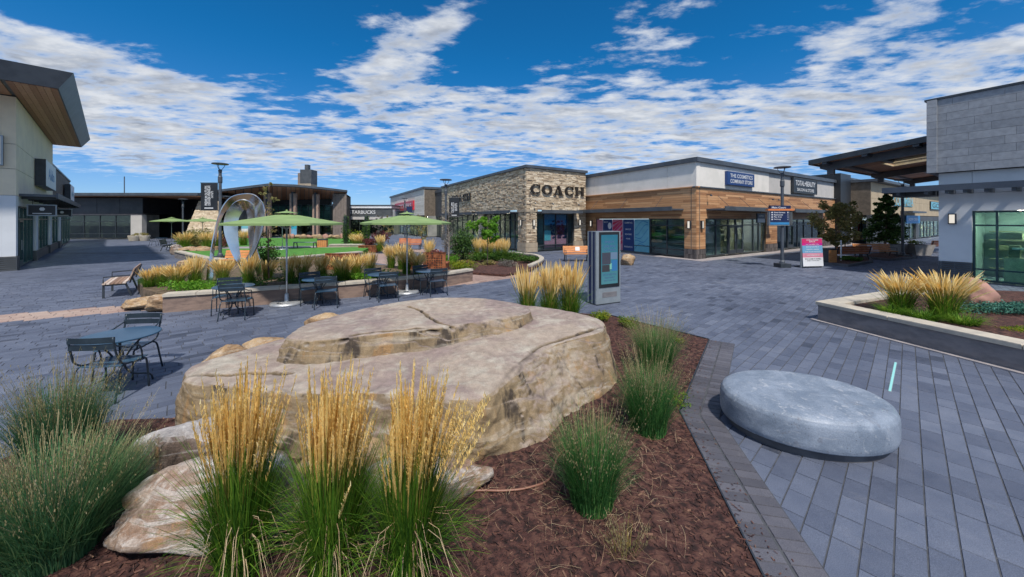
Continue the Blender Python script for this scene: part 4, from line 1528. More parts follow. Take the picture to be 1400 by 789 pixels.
def bush(root, rx, ry, h, n, size, m, seed, z0=0.0, lumps=9, stems=0):
    """many small leaves gathered in lumps"""
    r_ = random.Random(seed)
    mb_ = MB()
    L = []
    for _ in range(lumps):
        a = r_.uniform(0, 6.283)
        q = math.sqrt(r_.random()) * 0.7
        L.append((math.cos(a) * q * rx, math.sin(a) * q * ry, z0 + h * r_.uniform(0.25, 0.78), r_.uniform(0.30, 0.55), r_.uniform(-0.2, 0.2)))
    for _ in range(n):
        c = r_.choice(L)
        v = Vector((r_.gauss(0, 1), r_.gauss(0, 1), r_.gauss(0, 1))).normalized() * (r_.random() ** 0.4)
        p = Vector((c[0] + v.x * c[3] * rx * 1.1, c[1] + v.y * c[3] * ry * 1.1, c[2] + v.z * c[3] * h * 0.8))
        if p.z < z0 * 0.5:
            continue
        a = Vector((r_.gauss(0, 1), r_.gauss(0, 1), r_.gauss(0, .8))).normalized()
        b = a.cross(Vector((r_.gauss(0, 1), r_.gauss(0, 1), r_.gauss(0, 1)))).normalized()
        s_ = size * r_.uniform(0.6, 1.3)
        mb_.quad([p - a * s_, p - b * s_ * 0.55, p + a * s_, p + b * s_ * 0.55], min(1, max(0, 0.45 + c[4] + r_.uniform(-.35, .35))))
    mb_.build('foliage', M[m], root, kind='stuff')
    if stems:
        sb = MB()
        for _ in range(stems):
            c = r_.choice(L)
            sb.tube([(c[0] * .2, c[1] * .2, 0), (c[0] * .6, c[1] * .6, c[2] * .5), c[:3]], [0.018, 0.012, 0.005], 5)
        sb.build('stem', M['bark'], root)
    return root
def shrub(label, x, y, z, rx, ry, h, n, size, m, seed, lumps=9, name='shrub', cat='shrub', group=None, stems=0):
    t_ = thing(name, label, cat, (0, 0, 0), group)
    bush(t_, rx, ry, h, n, size, m, seed, 0.0, lumps, stems)
    t_.location = (x, y, z)
    return t_
x, y = g(862, 448)
shrub('low yellow-green shrub with golden tips near the back corner of the mulch bed', x, y, 0.02, 0.30, 0.24, 0.20, 1500, 0.016, 'leaf_yel', 61)
x, y = g(820, 442)
shrub('low green and yellow shrub against the back right edge of the boulder', x, y + .1, 0.02, 0.34, 0.26, 0.22, 1600, 0.016, 'leaf_yel', 62)
x, y = g(925, 470)
shrub('small yellow-green weed at the kerb of the mulch bed, beside the airy grass', x, y, 0.02, 0.16, 0.14, 0.18, 300, 0.014, 'leaf_yel', 63, 4)
x, y = g(903, 548)
shrub('yellow-green low groundcover between the two green grasses right of the boulder', x + .1, y, 0.02, 0.28, 0.30, 0.12, 500, 0.014, 'leaf_yel', 64, 6)

# middle-distance feather grasses, each placed by hand
proto = thing('feather_grass', 'x', 'grass', (0, 0, 0))
reed_parts(proto, 1.0, 0.34, 330, 120, False, 31, bw=0.007, bmat='blade_far')
proto2 = thing('feather_grass', 'x', 'grass', (0, 0, 0))
reed_parts(proto2, 1.0, 0.36, 330, 150, False, 32, bw=0.007, bmat='blade_far', arch=0.35)
r_ = random.Random(4)
used = {0: False, 1: False}
def grass_at(x, y, z, h, w, label, group, k=None):
    k = r_.randint(0, 1) if k is None else k
    p = (proto, proto2)[k]
    o = p if not used[k] else dup(p)
    used[k] = True
    o.location = (x, y, z)
    o.rotation_euler = (0, 0, r_.uniform(0, 6.28))
    o.scale = (w, w, h)
    o['label'] = label
    o['group'] = group
    return o
for i, (px, h, w) in enumerate([(721, 1.27, 1.15), (752, 1.32, 1.2), (779, 1.36, 1.35)]):
    x, y = gd(px, 8.55 + 0.1 * i)
    grass_at(x, y, 0.02, h, w, ['golden feather grass behind the boulder, leftmost and loneliest of three before the kiosk',
                                'golden feather grass behind the boulder, middle of three before the kiosk',
                                'golden feather grass behind the boulder, tallest and closest to the kiosk'][i], 'feather grasses behind the boulder', 0)
lp = [(204, 11.2, .62), (222, 11.3, .72), (243, 11.0, .84), (267, 11.3, 1.05), (304, 11.6, .98), (340, 11.4, 1.02), (366, 12.6, .80), (396, 11.9, .98), (414, 12.2, 1.05), (440, 12.4, .95),
      (462, 13.2, .84), (470, 12.2, .95), (487, 12.8, 1.0), (506, 13.0, 1.0)]
for i, (px, dep, h) in enumerate(lp):
    x, y = gd(px, dep)
    grass_at(x, y, 0.36, h * 0.88, 0.95, 'golden feather grass in the long curved planter, %s counting from its left end' % ORD[i], 'feather grasses in the long curved planter')
lp = [(535, 15.6, 1.25), (549, 15.2, 1.35), (556, 13.9, 1.1), (571, 13.9, 1.0), (587, 17.0, 1.35)]
for i, (px, dep, h) in enumerate(lp):
    x, y = gd(px, dep)
    grass_at(x, y, 0.34, h * .85, 0.95, 'golden feather grass behind the right end of the long planter, %s counting from the left' % ORD[i], 'feather grasses behind the planter end')
lp = [(652, 21.0), (662, 21.4), (671, 21.2), (681, 20.8), (690, 20.6)]
for i, (px, dep) in enumerate(lp):
    x, y = gd(px, dep)
    grass_at(x, y, 0.10, 1.25, 1.1, 'pale golden grass in the bed before the stone shop, %s from the left' % ORD[i], 'grasses in the bed before the stone shop', 0)
for i, (px, dep, h, w) in enumerate([(1232, 8.05, .90, 1.25), (1290, 7.55, 1.0, 1.35)]):
    x, y = gd(px, dep)
    o = grass_at(x, y, 0.36, h, w, ['broad golden grass in the right-hand planter nearer its sharp corner',
                                'broader golden grass in the right-hand planter beside the salmon stone'][i], 'golden grasses in the right-hand planter', 1)
    o2 = None
for i, (px, dep) in enumerate([(252, 27), (283, 27.5), (295, 26.5), (333, 30)]):
    x, y = gd(px, dep)
    grass_at(x, y, 0.3, 1.25, 1.5, 'distant golden grass beyond the lawn wall near the stone wing, %s counting from the left' % ORD[i], 'grasses beyond the lawn wall')
for i, (px, dep) in enumerate([(520, 27), (486, 31), (492, 30)]):
    x, y = gd(px, dep)
    grass_at(x, y, 0.1, 1.2, 1.4, ['far golden grass behind the second café umbrella', 'far golden grass between the two ivy columns, left one',
                                   'far golden grass between the two ivy columns, right one'][i], 'grasses by the ivy columns')
# green base of the two big planter grasses: strap-leaved skirts
for i, (px, dep) in enumerate([(1222, 7.85), (1262, 7.4), (1318, 7.1)]):
    x, y = gd(px, dep)
    t_ = thing('bunch_grass', ['low green arching grass at the inner corner of the right-hand planter', 'low green arching grass between the two golden grasses at right',
                               'bright green arching grass right of the golden grasses at right'][i], 'grass', (0, 0, 0))
    tuft(t_, 0.30, 0.42, 420, 0, 70 + i, 'blade_far', 0.007, droop=0.75)
    t_.location = (x, y, 0.38)
x, y = gd(1345, 7.9)
shrub('blue-green creeping juniper on the mulch of the right-hand planter', x + 0.75, y, 0.38, 1.35, 0.36, 0.24, 7000, 0.020, 'leaf_jun', 75, 26)
x, y = gd(1390, 6.7)
shrub('yellowish dry groundcover at the right edge of the right-hand planter', x + 0.25, y, 0.36, 0.55, 0.25, 0.07, 900, 0.016, 'leaf_yel', 76, 9)
x, y = gd(1318, 9.0)
blob_rock('rock', (x + .15, y, 0.55), (0.50, 0.42, 0.42), 0.4, 47, M['salmon'], 'salmon pink stone leaning behind the golden grasses in the right-hand planter', n=48, cuts=8)
x, y = gd(1355, 8.3)
blob_rock('rock', (x, y, 0.40), (0.25, 0.14, 0.12), 0.1, 48, M['rock_tan'], 'little tan rock between the salmon stone and the juniper', n=32)

# groundcover in the long planter
for i, (px, dep, rx, m_) in enumerate([(265, 10.6, 1.1, 'leaf_br'), (330, 11.3, 1.2, 'leaf'), (420, 12.0, 1.2, 'leaf'), (470, 12.5, 1.0, 'leaf_br'), (515, 12.9, .8, 'leaf_br')]):
    x, y = gd(px, dep)
    shrub('low green groundcover patch behind the long planter wall, %s from its left end' % ORD[i], x, y, 0.34, rx, 0.5, 0.28, 1500, 0.035, m_, 80 + i, 16, 'groundcover', 'groundcover',
          'groundcover patches in the long planter')
# bed before the stone shop
for lab, px, dep, z, rx, ry, h, n, s_, m_, sd_ in [
    ('clipped low yellow-green mound at the front left of the bed before the stone shop', 626, 17.2, .06, .85, .5, .40, 2200, .035, 'leaf_yel', 90),
    ('dark green rounded shrub under the pale bare tree', 636, 21.5, .1, 1.0, .8, 1.75, 3600, .055, 'leaf_dk', 91),
    ('greyish twiggy shrub left of the dark green rounded shrub', 620, 22.0, .1, .8, .7, 1.5, 2200, .04, 'leaf_grey', 92),
    ('bright green small shrub beside the lamp post before the stone shop', 616, 19.5, .06, .5, .4, .55, 900, .04, 'leaf_br', 93),
    ('long dark green low hedge along the rear of the bed before the stone shop', 690, 20.6, .1, 1.9, .45, .55, 3800, .045, 'leaf', 94),
    ('dark green trailing plants at the kerb nose of the bed', 722, 19.6, .1, .8, .5, .40, 1500, .04, 'leaf', 95),
    ('purple-grey low shrub at the front of the bed before the stone shop', 695, 18.2, .06, .55, .35, .38, 900, .035, 'leaf_grey', 96),
    ('brownish low shrub between the sapling and the clipped mound', 668, 18.8, .06, .6, .35, .30, 700, .035, 'leaf_ol', 97)]:
    x, y = gd(px, dep)
    shrub(lab, x, y, z, rx, ry, h, n, s_, m_, sd_)
# beyond the lawn wall at left
for lab, px, dep, z, rx, ry, h, n, s_, m_, sd_ in [
    ('reddish-brown bush beyond the lawn wall, before the stone wing', 269, 28.5, .2, 1.1, .8, 1.5, 2200, .07, 'leaf_ol', 100),
    ('dark reddish shrub beside the lamp post foot beyond the lawn', 309, 28.0, .2, .8, .6, .95, 1200, .06, 'leaf_red', 101),
    ('leafy green shrub behind the sculpture at the foot of the young tree', 368, 13.2, .34, .50, .45, 1.25, 1500, .04, 'leaf', 102),
    ('olive shrub behind the lawn at far left', 258, 30.5, .2, 1.0, .7, 1.1, 1200, .07, 'leaf_yel', 103),
    ('bush before the coffee pavilion between the ivy columns', 488, 33.5, .1, 1.1, .7, 1.3, 1200, .08, 'leaf_yel', 104),
    ('red-brown shrubs behind the right end of the lawn', 520, 34, .1, 1.0, .7, 1.2, 1000, .08, 'leaf_red', 105)]:
    x, y = gd(px, dep)
    shrub(lab, x, y, z, rx, ry, h, n, s_, m_, sd_, 14)

# ---------------------------------------------------------------- trees
def tree(label, x, y, z, h, cr, z0, n, leaf, m_, seed, bark='bark', cone=False, tr=0.05, sparse=False, name='tree', limbs=10):
    r_ = random.Random(seed)
    t_ = thing(name, label, 'tree', (0, 0, 0))
    tk = MB()
    pts = []
    wx = wy = 0
    for i in range(8):
        u = i / 7
        pts.append((wx, wy, u * h * 0.93))
        wx += r_.uniform(-.03, .03) * h * 0.25
        wy += r_.uniform(-.03, .03) * h * 0.25
    tk.tube(pts, [tr * (1 - 0.85 * i / 7) for i in range(8)], 8)
    tk.build('trunk', M[bark], t_, smooth=True)
    lb_ = MB()
    tips = []
    for k in range(limbs):
        u = (z0 + (h * 0.95 - z0) * (k + 0.5) / limbs) / h
        zb = u * h
        q = pts[min(7, int(u * 7))]
        a = k * 2.4 + r_.uniform(-.4, .4)
        f_ = (zb - z0) / (h - z0)
        if cone:
            rad = cr * (1.05 - 0.92 * f_)
        else:
            rad = cr * math.sqrt(max(0.08, 1 - (2 * f_ - 0.85) ** 2 * 0.9))
        rad *= r_.uniform(0.75, 1.1)
        e = (q[0] + math.cos(a) * rad * .85, q[1] + math.sin(a) * rad * .85, zb + rad * (0.45 if not cone else 0.15))
        mid = (q[0] + math.cos(a) * rad * .4, q[1] + math.sin(a) * rad * .4, zb + rad * (0.1 if not cone else 0.0))
        lb_.tube([(q[0], q[1], zb - 0.1), mid, e], [tr * 0.35, tr * 0.22, tr * 0.06], 5)
        for w_ in range(5):
            v = w_ / 4
            tips.append((q[0] + math.cos(a) * rad * (0.3 + .65 * v) + r_.gauss(0, rad * .16), q[1] + math.sin(a) * rad * (0.3 + .65 * v) + r_.gauss(0, rad * .16),
                         zb + rad * .3 * v * (0 if cone else 1) + r_.gauss(0, rad * .14), rad * r_.uniform(0.20, 0.36), r_.uniform(-.2, .2)))
    lb_.build('limb', M[bark], t_)
    cb_ = MB()
    for _ in range(n):
        c = r_.choice(tips)
        v = Vector((r_.gauss(0, 1), r_.gauss(0, 1), r_.gauss(0, 1))).normalized() * (r_.random() ** 0.45)
        p = Vector((c[0] + v.x * c[3], c[1] + v.y * c[3], c[2] + v.z * c[3] * 0.8))
        a = Vector((r_.gauss(0, 1), r_.gauss(0, 1), r_.gauss(0, .8))).normalized()
        b = a.cross(Vector((r_.gauss(0, 1), r_.gauss(0, 1), r_.gauss(0, 1)))).normalized()
        s_ = leaf * r_.uniform(0.6, 1.3)
        cb_.quad([p - a * s_, p - b * s_ * 0.6, p + a * s_, p + b * s_ * 0.6], min(1, max(0, 0.45 + c[4] + r_.uniform(-.35, .35))))
    cb_.build('crown', M[m_], t_, kind='stuff')
    t_.location = (x, y, z)
    return t_
x, y = gd(666, 18.6)
tree('small bright green sapling with slim trunk before the stone shop', x, y, 0.08, 2.50, 0.72, 1.25, 3000, 0.055, 'leaf_br', 110, tr=0.03)
x, y = gd(613, 19.2)
tree('pale bare-barked young tree beside the lamp banner', x, y, 0.08, 3.2, 0.55, 0.9, 260, 0.04, 'leaf_grey', 111, 'bark_pale', tr=0.045, limbs=14)
x, y = gd(1143, 22.6)
tr1 = tree('olive and russet young tree between the poster stand and the benches at right', x, y, 0.1, 3.45, 1.15, 0.75, 6000, 0.075, 'leaf_ol', 112, tr=0.06, limbs=16)
x, y = gd(1211, 25.6)
tr2 = tree('dark green conical tree behind the right-hand benches, by the tan building', x, y, 0.1, 4.3, 1.25, 0.9, 9000, 0.085, 'leaf_dk', 113, tr=0.07, cone=True, limbs=34)
x, y = gd(368, 12.4)
tree('thin young tree with a few yellow-green leaves behind the steel sculpture', x, y, 0.34, 3.55, 0.32, 1.0, 330, 0.045, 'leaf_ol', 114, tr=0.028, limbs=12)
for i, (px, dep) in enumerate([(472.5, 32), (501, 30)]):
    x, y = gd(px, dep)
    t_ = thing('ivy_column', ['dark ivy-clad column before the coffee pavilion, the left one of the pair', 'dark ivy-clad column before the coffee pavilion, the right one of the pair'][i], 'plant', (0, 0, 0), 'ivy columns before the coffee pavilion')
    MB().box(ID, -.12, .12, -.12, .12, 0, 2.75).build('post', M['black'], t_)
    bush(t_, 0.30, 0.30, 2.7, 2200, 0.06, 'leaf_dk', 120 + i, 0.0, 26)
    t_.location = (x, y, 0)
for i, (px, dep, m_) in enumerate([(518, 33.5, 'leaf_grey'), (531, 37, 'leaf_ol'), (576, 33, 'leaf_ol')]):
    x, y = gd(px, dep)
    tree(['thin grey young tree right of the ivy columns', 'thin olive young tree before the white-boarded shop', 'rust-leaved small tree before the grey shop wall'][i],
         x, y, 0.1, 2.9, 0.6, 0.6, 420, 0.07, m_, 130 + i, tr=0.035)
# ---------------------------------------------------------------- buildings
Bd = (0.839, 0.545)
Ad = (-0.482, 0.876)
def storefront(parent, fr, x0, x1, z0, z1, vs=(), hs=(), gmat='glass', fm='black', fw=0.07, y=0.10, doors=(), seed=0, room=True, deep=3.2, pale=False, goods=26):
    w = MB()
    w.box(fr, x0, x1, y, y + .10, z0, z0 + fw)
    w.box(fr, x0, x1, y, y + .10, z1 - fw, z1)
    xs = [x0] + list(vs) + [x1]
    for i, x in enumerate(xs):
        a = x if i == 0 else (x - fw if i == len(xs) - 1 else x - fw / 2)
        w.box(fr, a, a + fw, y - .003, y + .103, z0 + fw, z1 - fw)
    for hz_ in hs:
        for i in range(len(xs) - 1):
            a = xs[i] + (fw if i == 0 else fw / 2)
            b = xs[i + 1] - (fw if i == len(xs) - 2 else fw / 2)
            w.box(fr, a, b, y, y + .10, hz_ - fw / 2, hz_ + fw / 2)
    win = w.build('window', M[fm], parent)
    zs = [z0 + fw] + [h for h in hs] + [z1 - fw]
    for i in range(len(xs) - 1):
        for j in range(len(zs) - 1):
            p_ = MB()
            a = xs[i] + (fw if i == 0 else fw / 2)
            b = xs[i + 1] - (fw if i == len(xs) - 2 else fw / 2)
            c = zs[j] + (0 if j == 0 else fw / 2)
            d = zs[j + 1] - (0 if j == len(zs) - 2 else fw / 2)
            p_.box(fr, a, b, y + .045, y + .055, c, d)
            p_.build('pane', M[gmat], win)
    for (a, b, ht) in doors:
        dmb = MB()
        dw = 0.11
        dmb.box(fr, a, a + dw, y - .02, y + .04, z0 + .03, ht)
        dmb.box(fr, b - dw, b, y - .02, y + .04, z0 + .03, ht)
        dmb.box(fr, a + dw, b - dw, y - .02, y + .04, z0 + .03, z0 + .30)
        dmb.box(fr, a + dw, b - dw, y - .02, y + .04, ht - dw, ht)
        dd = dmb.build('door', M[fm], parent)
        hm = MB()
        hx = b - .17 if (int(a * 10) % 2 == 0) else a + .14
        hm.tube([fr.p(hx, y - .07, z0 + .85), fr.p(hx, y - .07, z0 + 1.35)], 0.02, 6)
        hm.build('handle', M['alu'], dd)
    if room:
        r = MB()
        yb = y + .12
        rz0, rz1 = z0 - 0.04, z1 + 0.06
        A, Bq = x0 - .2, x1 + .2
        r.quad([fr.p(A, yb, rz0), fr.p(Bq, yb, rz0), fr.p(Bq, yb + deep, rz0), fr.p(A, yb + deep, rz0)])
        r.quad([fr.p(A, yb, rz1), fr.p(A, yb + deep, rz1), fr.p(Bq, yb + deep, rz1), fr.p(Bq, yb, rz1)])
        r.quad([fr.p(A, yb + deep, rz0), fr.p(Bq, yb + deep, rz0), fr.p(Bq, yb + deep, rz1), fr.p(A, yb + deep, rz1)])
        r.quad([fr.p(A, yb, rz0), fr.p(A, yb + deep, rz0), fr.p(A, yb + deep, rz1), fr.p(A, yb, rz1)])
        r.quad([fr.p(Bq, yb, rz0), fr.p(Bq, yb, rz1), fr.p(Bq, yb + deep, rz1), fr.p(Bq, yb + deep, rz0)])
        r.build('shop_interior', M['room_pale' if pale else 'room'], parent)
        lt = MB()
        nl = max(1, int((x1 - x0) / 2.4))
        for i in range(nl):
            cx = x0 + (x1 - x0) * (i + .5) / nl
            lt.box(fr, cx - .5, cx + .5, yb + deep * .45, yb + deep * .6, rz1 - .06, rz1 - .01)
        lt.build('ceiling_light', M['lamp_in'], parent)
        r_ = random.Random(seed + 5)
        gd_ = MB()
        nb_ = int((x1 - x0) * goods / 6)
        for i in range(nb_):
            x = r_.uniform(x0 + .1, x1 - .5)
            sh = r_.choice((0.35, 0.75, 1.15, 1.55, 1.9))
            if z0 + sh + .4 > z1:
                continue
            wd = r_.uniform(.12, .5)
            gd_.box(fr, x, x + wd, yb + deep - .5, yb + deep - .12, z0 + sh, z0 + sh + r_.uniform(.12, .32), r_.random())
        for sh in (0.35, 0.75, 1.15, 1.55, 1.9):
            gd_.box(fr, x0, x1, yb + deep - .52, yb + deep - .10, z0 + sh - .04, z0 + sh - .005, 0.3)
        for i in range(int((x1 - x0) / 1.7)):
            x = x0 + .5 + i * 1.7 + r_.uniform(0, .4)
            ht = r_.uniform(.7, 1.2)
            gd_.box(fr, x, x + r_.uniform(.4, .8), yb + .7, yb + 1.2, z0, z0 + ht, r_.uniform(.2, .9))
            gd_.box(fr, x + .1, x + .35, yb + .8, yb + 1.1, z0 + ht + .002, z0 + ht + r_.uniform(.2, .5), r_.random())
        gd_.build('shop_display', M['goods'], parent, kind='stuff')
    return win
def wall(parent, fr, x0, x1, z0, z1, m, y0=0.0, y1=0.35, name='wall', label=None):
    return MB().box(fr, x0, x1, y0, y1, z0, z1).build(name, M[m] if isinstance(m, str) else m, parent, label=label)
def stones(fr, x0, x1, z0, z1, seed, mbx):
    r_ = random.Random(seed)
    z = z0
    while z < z1 - 0.02:
        hh = min(z1 - z, r_.choice((0.06, 0.08, 0.10, 0.13)))
        x = x0
        while x < x1 - 0.01:
            L = min(x1 - x, r_.uniform(0.16, 0.62))
            pr = r_.uniform(0.012, 0.06)
            a, b, c, d = x + .006, x + L - .006, z + .006, z + hh - .006
            if b - a > 0.01 and d - c > 0.01:
                k = len(mbx.v)
                for yy in (0.0, -pr):
                    for xx, zz in ((a, c), (b, c), (b, d), (a, d)):
                        mbx.v.append(fr.p(xx, yy, zz))
                mbx.f += [(k + 4, k + 5, k + 6, k + 7), (k, k + 1, k + 5, k + 4), (k + 1, k + 2, k + 6, k + 5), (k + 2, k + 3, k + 7, k + 6), (k + 3, k, k + 4, k + 7)]
                mbx.t += [r_.random()] * 5
            x += L
        z += hh
def planks(fr, x0, x1, z0, z1, seed, mbx, row=0.145, ln=2.4):
    r_ = random.Random(seed)
    z = z0
    while z < z1 - 0.02:
        hh = min(row, z1 - z)
        x = x0 - r_.uniform(0, ln)
        while x < x1:
            a, b = max(x, x0) + .003, min(x + ln, x1) - .003
            if b > a + .02:
                k = len(mbx.v)
                for yy in (0.0, -0.022):
                    for xx, zz in ((a, z + .005), (b, z + .005), (b, z + hh - .005), (a, z + hh - .005)):
                        mbx.v.append(fr.p(xx, yy, zz))
                mbx.f += [(k + 4, k + 5, k + 6, k + 7), (k, k + 1, k + 5, k + 4), (k + 1, k + 2, k + 6, k + 5), (k + 2, k + 3, k + 7, k + 6), (k + 3, k, k + 4, k + 7)]
                mbx.t += [r_.random()] * 5
            x += ln
        z += hh
def sconce(parent, fr, x, z, h=0.5):
    b = MB()
    b.box(fr, x - .10, x + .10, -.16, -.001, z - h / 2, z - h / 2 + .04)
    b.box(fr, x - .10, x + .10, -.16, -.001, z + h / 2 - .04, z + h / 2)
    b.box(fr, x - .10, x - .075, -.16, -.001, z - h / 2 + .04, z + h / 2 - .04)
    b.box(fr, x + .075, x + .10, -.16, -.001, z - h / 2 + .04, z + h / 2 - .04)
    o = b.build('wall_lamp', M['black'], parent)
    MB().box(fr, x - .074, x + .074, -.14, -.02, z - h / 2 + .041, z + h / 2 - .041).build('lamp_glass', M['sconce'], o)
def awning(parent, fr, x0, x1, z, out=1.2, th=0.22, rods=0, rz=1.2):
    a = MB()
    a.box(fr, x0, x1, -out, -0.002, z, z + th * .45)
    a.box(fr, x0 - .04, x1 + .04, -out - .06, -out, z - .04, z + th)
    o = a.build('awning', M['charcoal'], parent)
    MB().box(fr, x0 + .05, x1 - .05, -out + .1, -.05, z - .02, z - .001).build('awning_soffit', M['slatgrey'], o)
    for i in range(rods):
        x = x0 + (x1 - x0) * (i + .5) / rods
        rd = MB()
        rd.tube([fr.p(x, -out * .75, z + th * .4), fr.p(x, -.02, z + rz)], 0.012, 6)
        rd.build('tie_rod', M['black'], o)
    return o
def body(parent, fr, x0, x1, y0, y1, z1, m='stucco_g', name='building_body'):
    return MB().box(fr, x0, x1, y0, y1, 0, z1).build(name, M[m], parent)
def cap(parent, fr, x0, x1, z0, z1, out=0.12, back=0.5, m='charcoal', name='roof_edge'):
    return MB().box(fr, x0, x1, -out, back, z0, z1).build(name, M[m], parent)
def sign(name, label, fr, x0, x1, z0, z1, y, depth, face, texts=(), tm='white', border=None, cat='sign', side='black', extra=None):
    t_ = thing(name, label, cat, fr.p((x0 + x1) / 2, y, z0))
    MB().box(fr, x0, x1, y, y + depth, z0, z1).build('sign_box', M[side], t_)
    MB().box(fr, x0 + .02, x1 - .02, y - .012, y - .001, z0 + .02, z1 - .02).build('sign_face', M[face], t_)
    if border:
        b = MB()
        w_ = 0.05
        b.box(fr, x0, x1, y - .03, y - .013, z0, z0 + w_)
        b.box(fr, x0, x1, y - .03, y - .013, z1 - w_, z1)
        b.box(fr, x0, x0 + w_, y - .03, y - .013, z0 + w_, z1 - w_)
        b.box(fr, x1 - w_, x1, y - .03, y - .013, z0 + w_, z1 - w_)
        b.build('sign_frame', M[border], t_)
    if texts:
        tb = MB()
        for s_, a, b_, c, d in texts:
            W_, H_ = x1 - x0, z1 - z0
            text(tb, s_, fr, x0 + a * W_, x0 + b_ * W_, z0 + c * H_, z0 + d * H_, y - .02)
        tb.build('lettering', M[tm], t_, kind='stuff' if len(texts) else None)
    return t_

# bold serif capitals built as solid strokes, in a box 1 high
def letter_polys(c):
    P = []
    def ring(a0, a1, rx=.56, ry=.5, ix=.30, iy=.41, cx=.56, n=22):
        for i in range(n):
            u, v = a0 + (a1 - a0) * i / n, a0 + (a1 - a0) * (i + 1) / n
            P.append([(cx + ix * math.cos(u), .5 + iy * math.sin(u)), (cx + rx * math.cos(u), .5 + ry * math.sin(u)),
                      (cx + rx * math.cos(v), .5 + ry * math.sin(v)), (cx + ix * math.cos(v), .5 + iy * math.sin(v))])
    if c == 'O':
        ring(0, 2 * math.pi, n=30)
        return P, 1.12
    if c == 'C':
        ring(R(48), R(315), n=26)
        P.append([(.88, .62), (1.0, .62), (1.0, 1.0), (.94, 1.0)])
        P.append([(.90, .16), (1.0, .12), (1.02, .34), (.98, .34)])
        return P, 1.06
    if c == 'H':
        for x in (.10, .80):
            P.append([(x, .07), (x + .25, .07), (x + .25, .93), (x, .93)])
            P.append([(x - .10, 0), (x + .35, 0), (x + .35, .068), (x - .10, .068)])
            P.append([(x - .10, .932), (x + .35, .932), (x + .35, 1), (x - .10, 1)])
        P.append([(.352, .44), (.798, .44), (.798, .55), (.352, .55)])
        return P, 1.15
    if c == 'A':
        P.append([(.12, .07), (.20, .07), (.56, .93), (.50, 1.0)])
        P.append([(.72, .07), (1.02, .07), (.64, 1.0), (.50, 1.0)])
        P.append([(.28, .28), (.70, .28), (.68, .36), (.30, .36)])
        P.append([(.0, 0), (.36, 0), (.36, .068), (.0, .068)])
        P.append([(.60, 0), (1.16, 0), (1.16, .068), (.60, .068)])
        return P, 1.16
def serif_sign(label, fr, x0, x1, z0, h, name='letter_sign'):
    word = 'COACH'
    ws = [letter_polys(c)[1] for c in word]
    tot = sum(ws) + 0.16 * 4
    k = (x1 - x0) / tot
    t_ = thing(name, label, 'sign', fr.p((x0 + x1) / 2, 0, z0))
    x = x0
    for c in word:
        P, w_ = letter_polys(c)
        m_ = MB()
        for poly in P:
            ar = sum(poly[i][0] * poly[(i + 1) % 4][1] - poly[(i + 1) % 4][0] * poly[i][1] for i in range(4))
            if ar < 0:
                poly = poly[::-1]
            fb = [fr.p(x + a * k, -.17, z0 + b * h) for a, b in poly]
            bk = [fr.p(x + a * k, -.07, z0 + b * h) for a, b in poly]
            kk = len(m_.v)
            m_.v += fb + bk
            m_.f += [(kk, kk + 1, kk + 2, kk + 3), (kk + 7, kk + 6, kk + 5, kk + 4)]
            m_.f += [(kk + i, kk + 4 + i, kk + 4 + (i + 1) % 4, kk + (i + 1) % 4) for i in range(4)]
            m_.t += [.5] * 6
        m_.build('letter', M['letterblack'], t_)
        x += (w_ + .16) * k
    return t_

# --- the wood-clad corner shop
C0 = (11.19, 22.2)
cos = thing('corner_shop', 'wood-clad corner shop with white upper walls and dark flat roof, right of centre', 'building', (*C0, 0))
FB = F(*C0, *Bd)
AL = 10.27
FA = F(C0[0] + Ad[0] * AL, C0[1] + Ad[1] * AL, -Ad[0], -Ad[1])
def ax(t):
    return AL - t
def band(fr, x0, x1, z0, z1, m, name='wall', label=None, y0=0.0):
    return wall(cos, fr, x0, x1, z0, z1, m, y0=y0, name=name, label=label)
LB = 23.4
band(FB, 0.02, 9.65, 4.47, 5.95, 'stucco_w', label='white stucco band')
band(FB, 9.66, LB, 4.47, 5.95, 'stucco_g', y0=0.04, label='grey stucco band')
band(FA, 0, 1.2, 4.47, 5.95, 'stucco_w')
band(FA, 1.215, 4.3, 4.47, 5.95, 'stucco_w')
band(FA, 4.315, 8.2, 4.47, 5.95, 'stucco_w')
band(FA, 8.215, AL, 4.47, 5.95, 'stucco_w')
MB().box(FB, -.10, LB, -.10, .2, 4.39, 4.465).build('trim', M['charcoal'], cos)
MB().box(FA, 0, AL + .1, -.10, .2, 4.39, 4.463).build('trim', M['clad'], cos)
band(FB, 0, LB, 2.5, 4.38, 'mortar', y0=0.03, name='cladding_backing')
band(FA, 0, AL, 2.5, 4.38, 'mortar', y0=0.03, name='cladding_backing')
for fr, segs in ((FB, [(0, LB, 2.5, 4.385), (0, .97, .62, 2.5), (9.15, 11.0, .62, 2.5), (20.2, LB, .62, 2.5)]),
                 (FA, [(0, AL, 2.5, 4.385), (ax(.8), AL, .62, 2.5), (0, ax(8.9), .62, 2.5)])):
    pb = MB()
    for i, (a, b, c, d) in enumerate(segs):
        planks(fr, a, b, c, d, 40 + i, pb)
        if c < 2:
            band(fr, a, b, 0, 2.5, 'mortar', y0=0.028, name='pier')
    pb.build('cladding_plank', M['clad'], cos, kind='stuff')
def bricks(parent, fr, x0, x1, z0, z1, vertical=True, m='darkbrick', seed=0):
    b = MB()
    r_ = random.Random(seed)
    n = max(1, int((x1 - x0) / .13))
    rows = max(1, int(round((z1 - z0) / .30)))
    for j in range(rows):
        for i in range(n):
            b.box(fr, x0 + (x1 - x0) * i / n + .006, x0 + (x1 - x0) * (i + 1) / n - .006, -.05 - r_.uniform(0, .008), 0.02, z0 + (z1 - z0) * j / rows + .006, z0 + (z1 - z0) * (j + 1) / rows - .006, r_.random())
    return b.build('plinth_brick', M[m], parent, kind='stuff')
bricks(cos, FB, -.05, .97, 0, .61, seed=1)
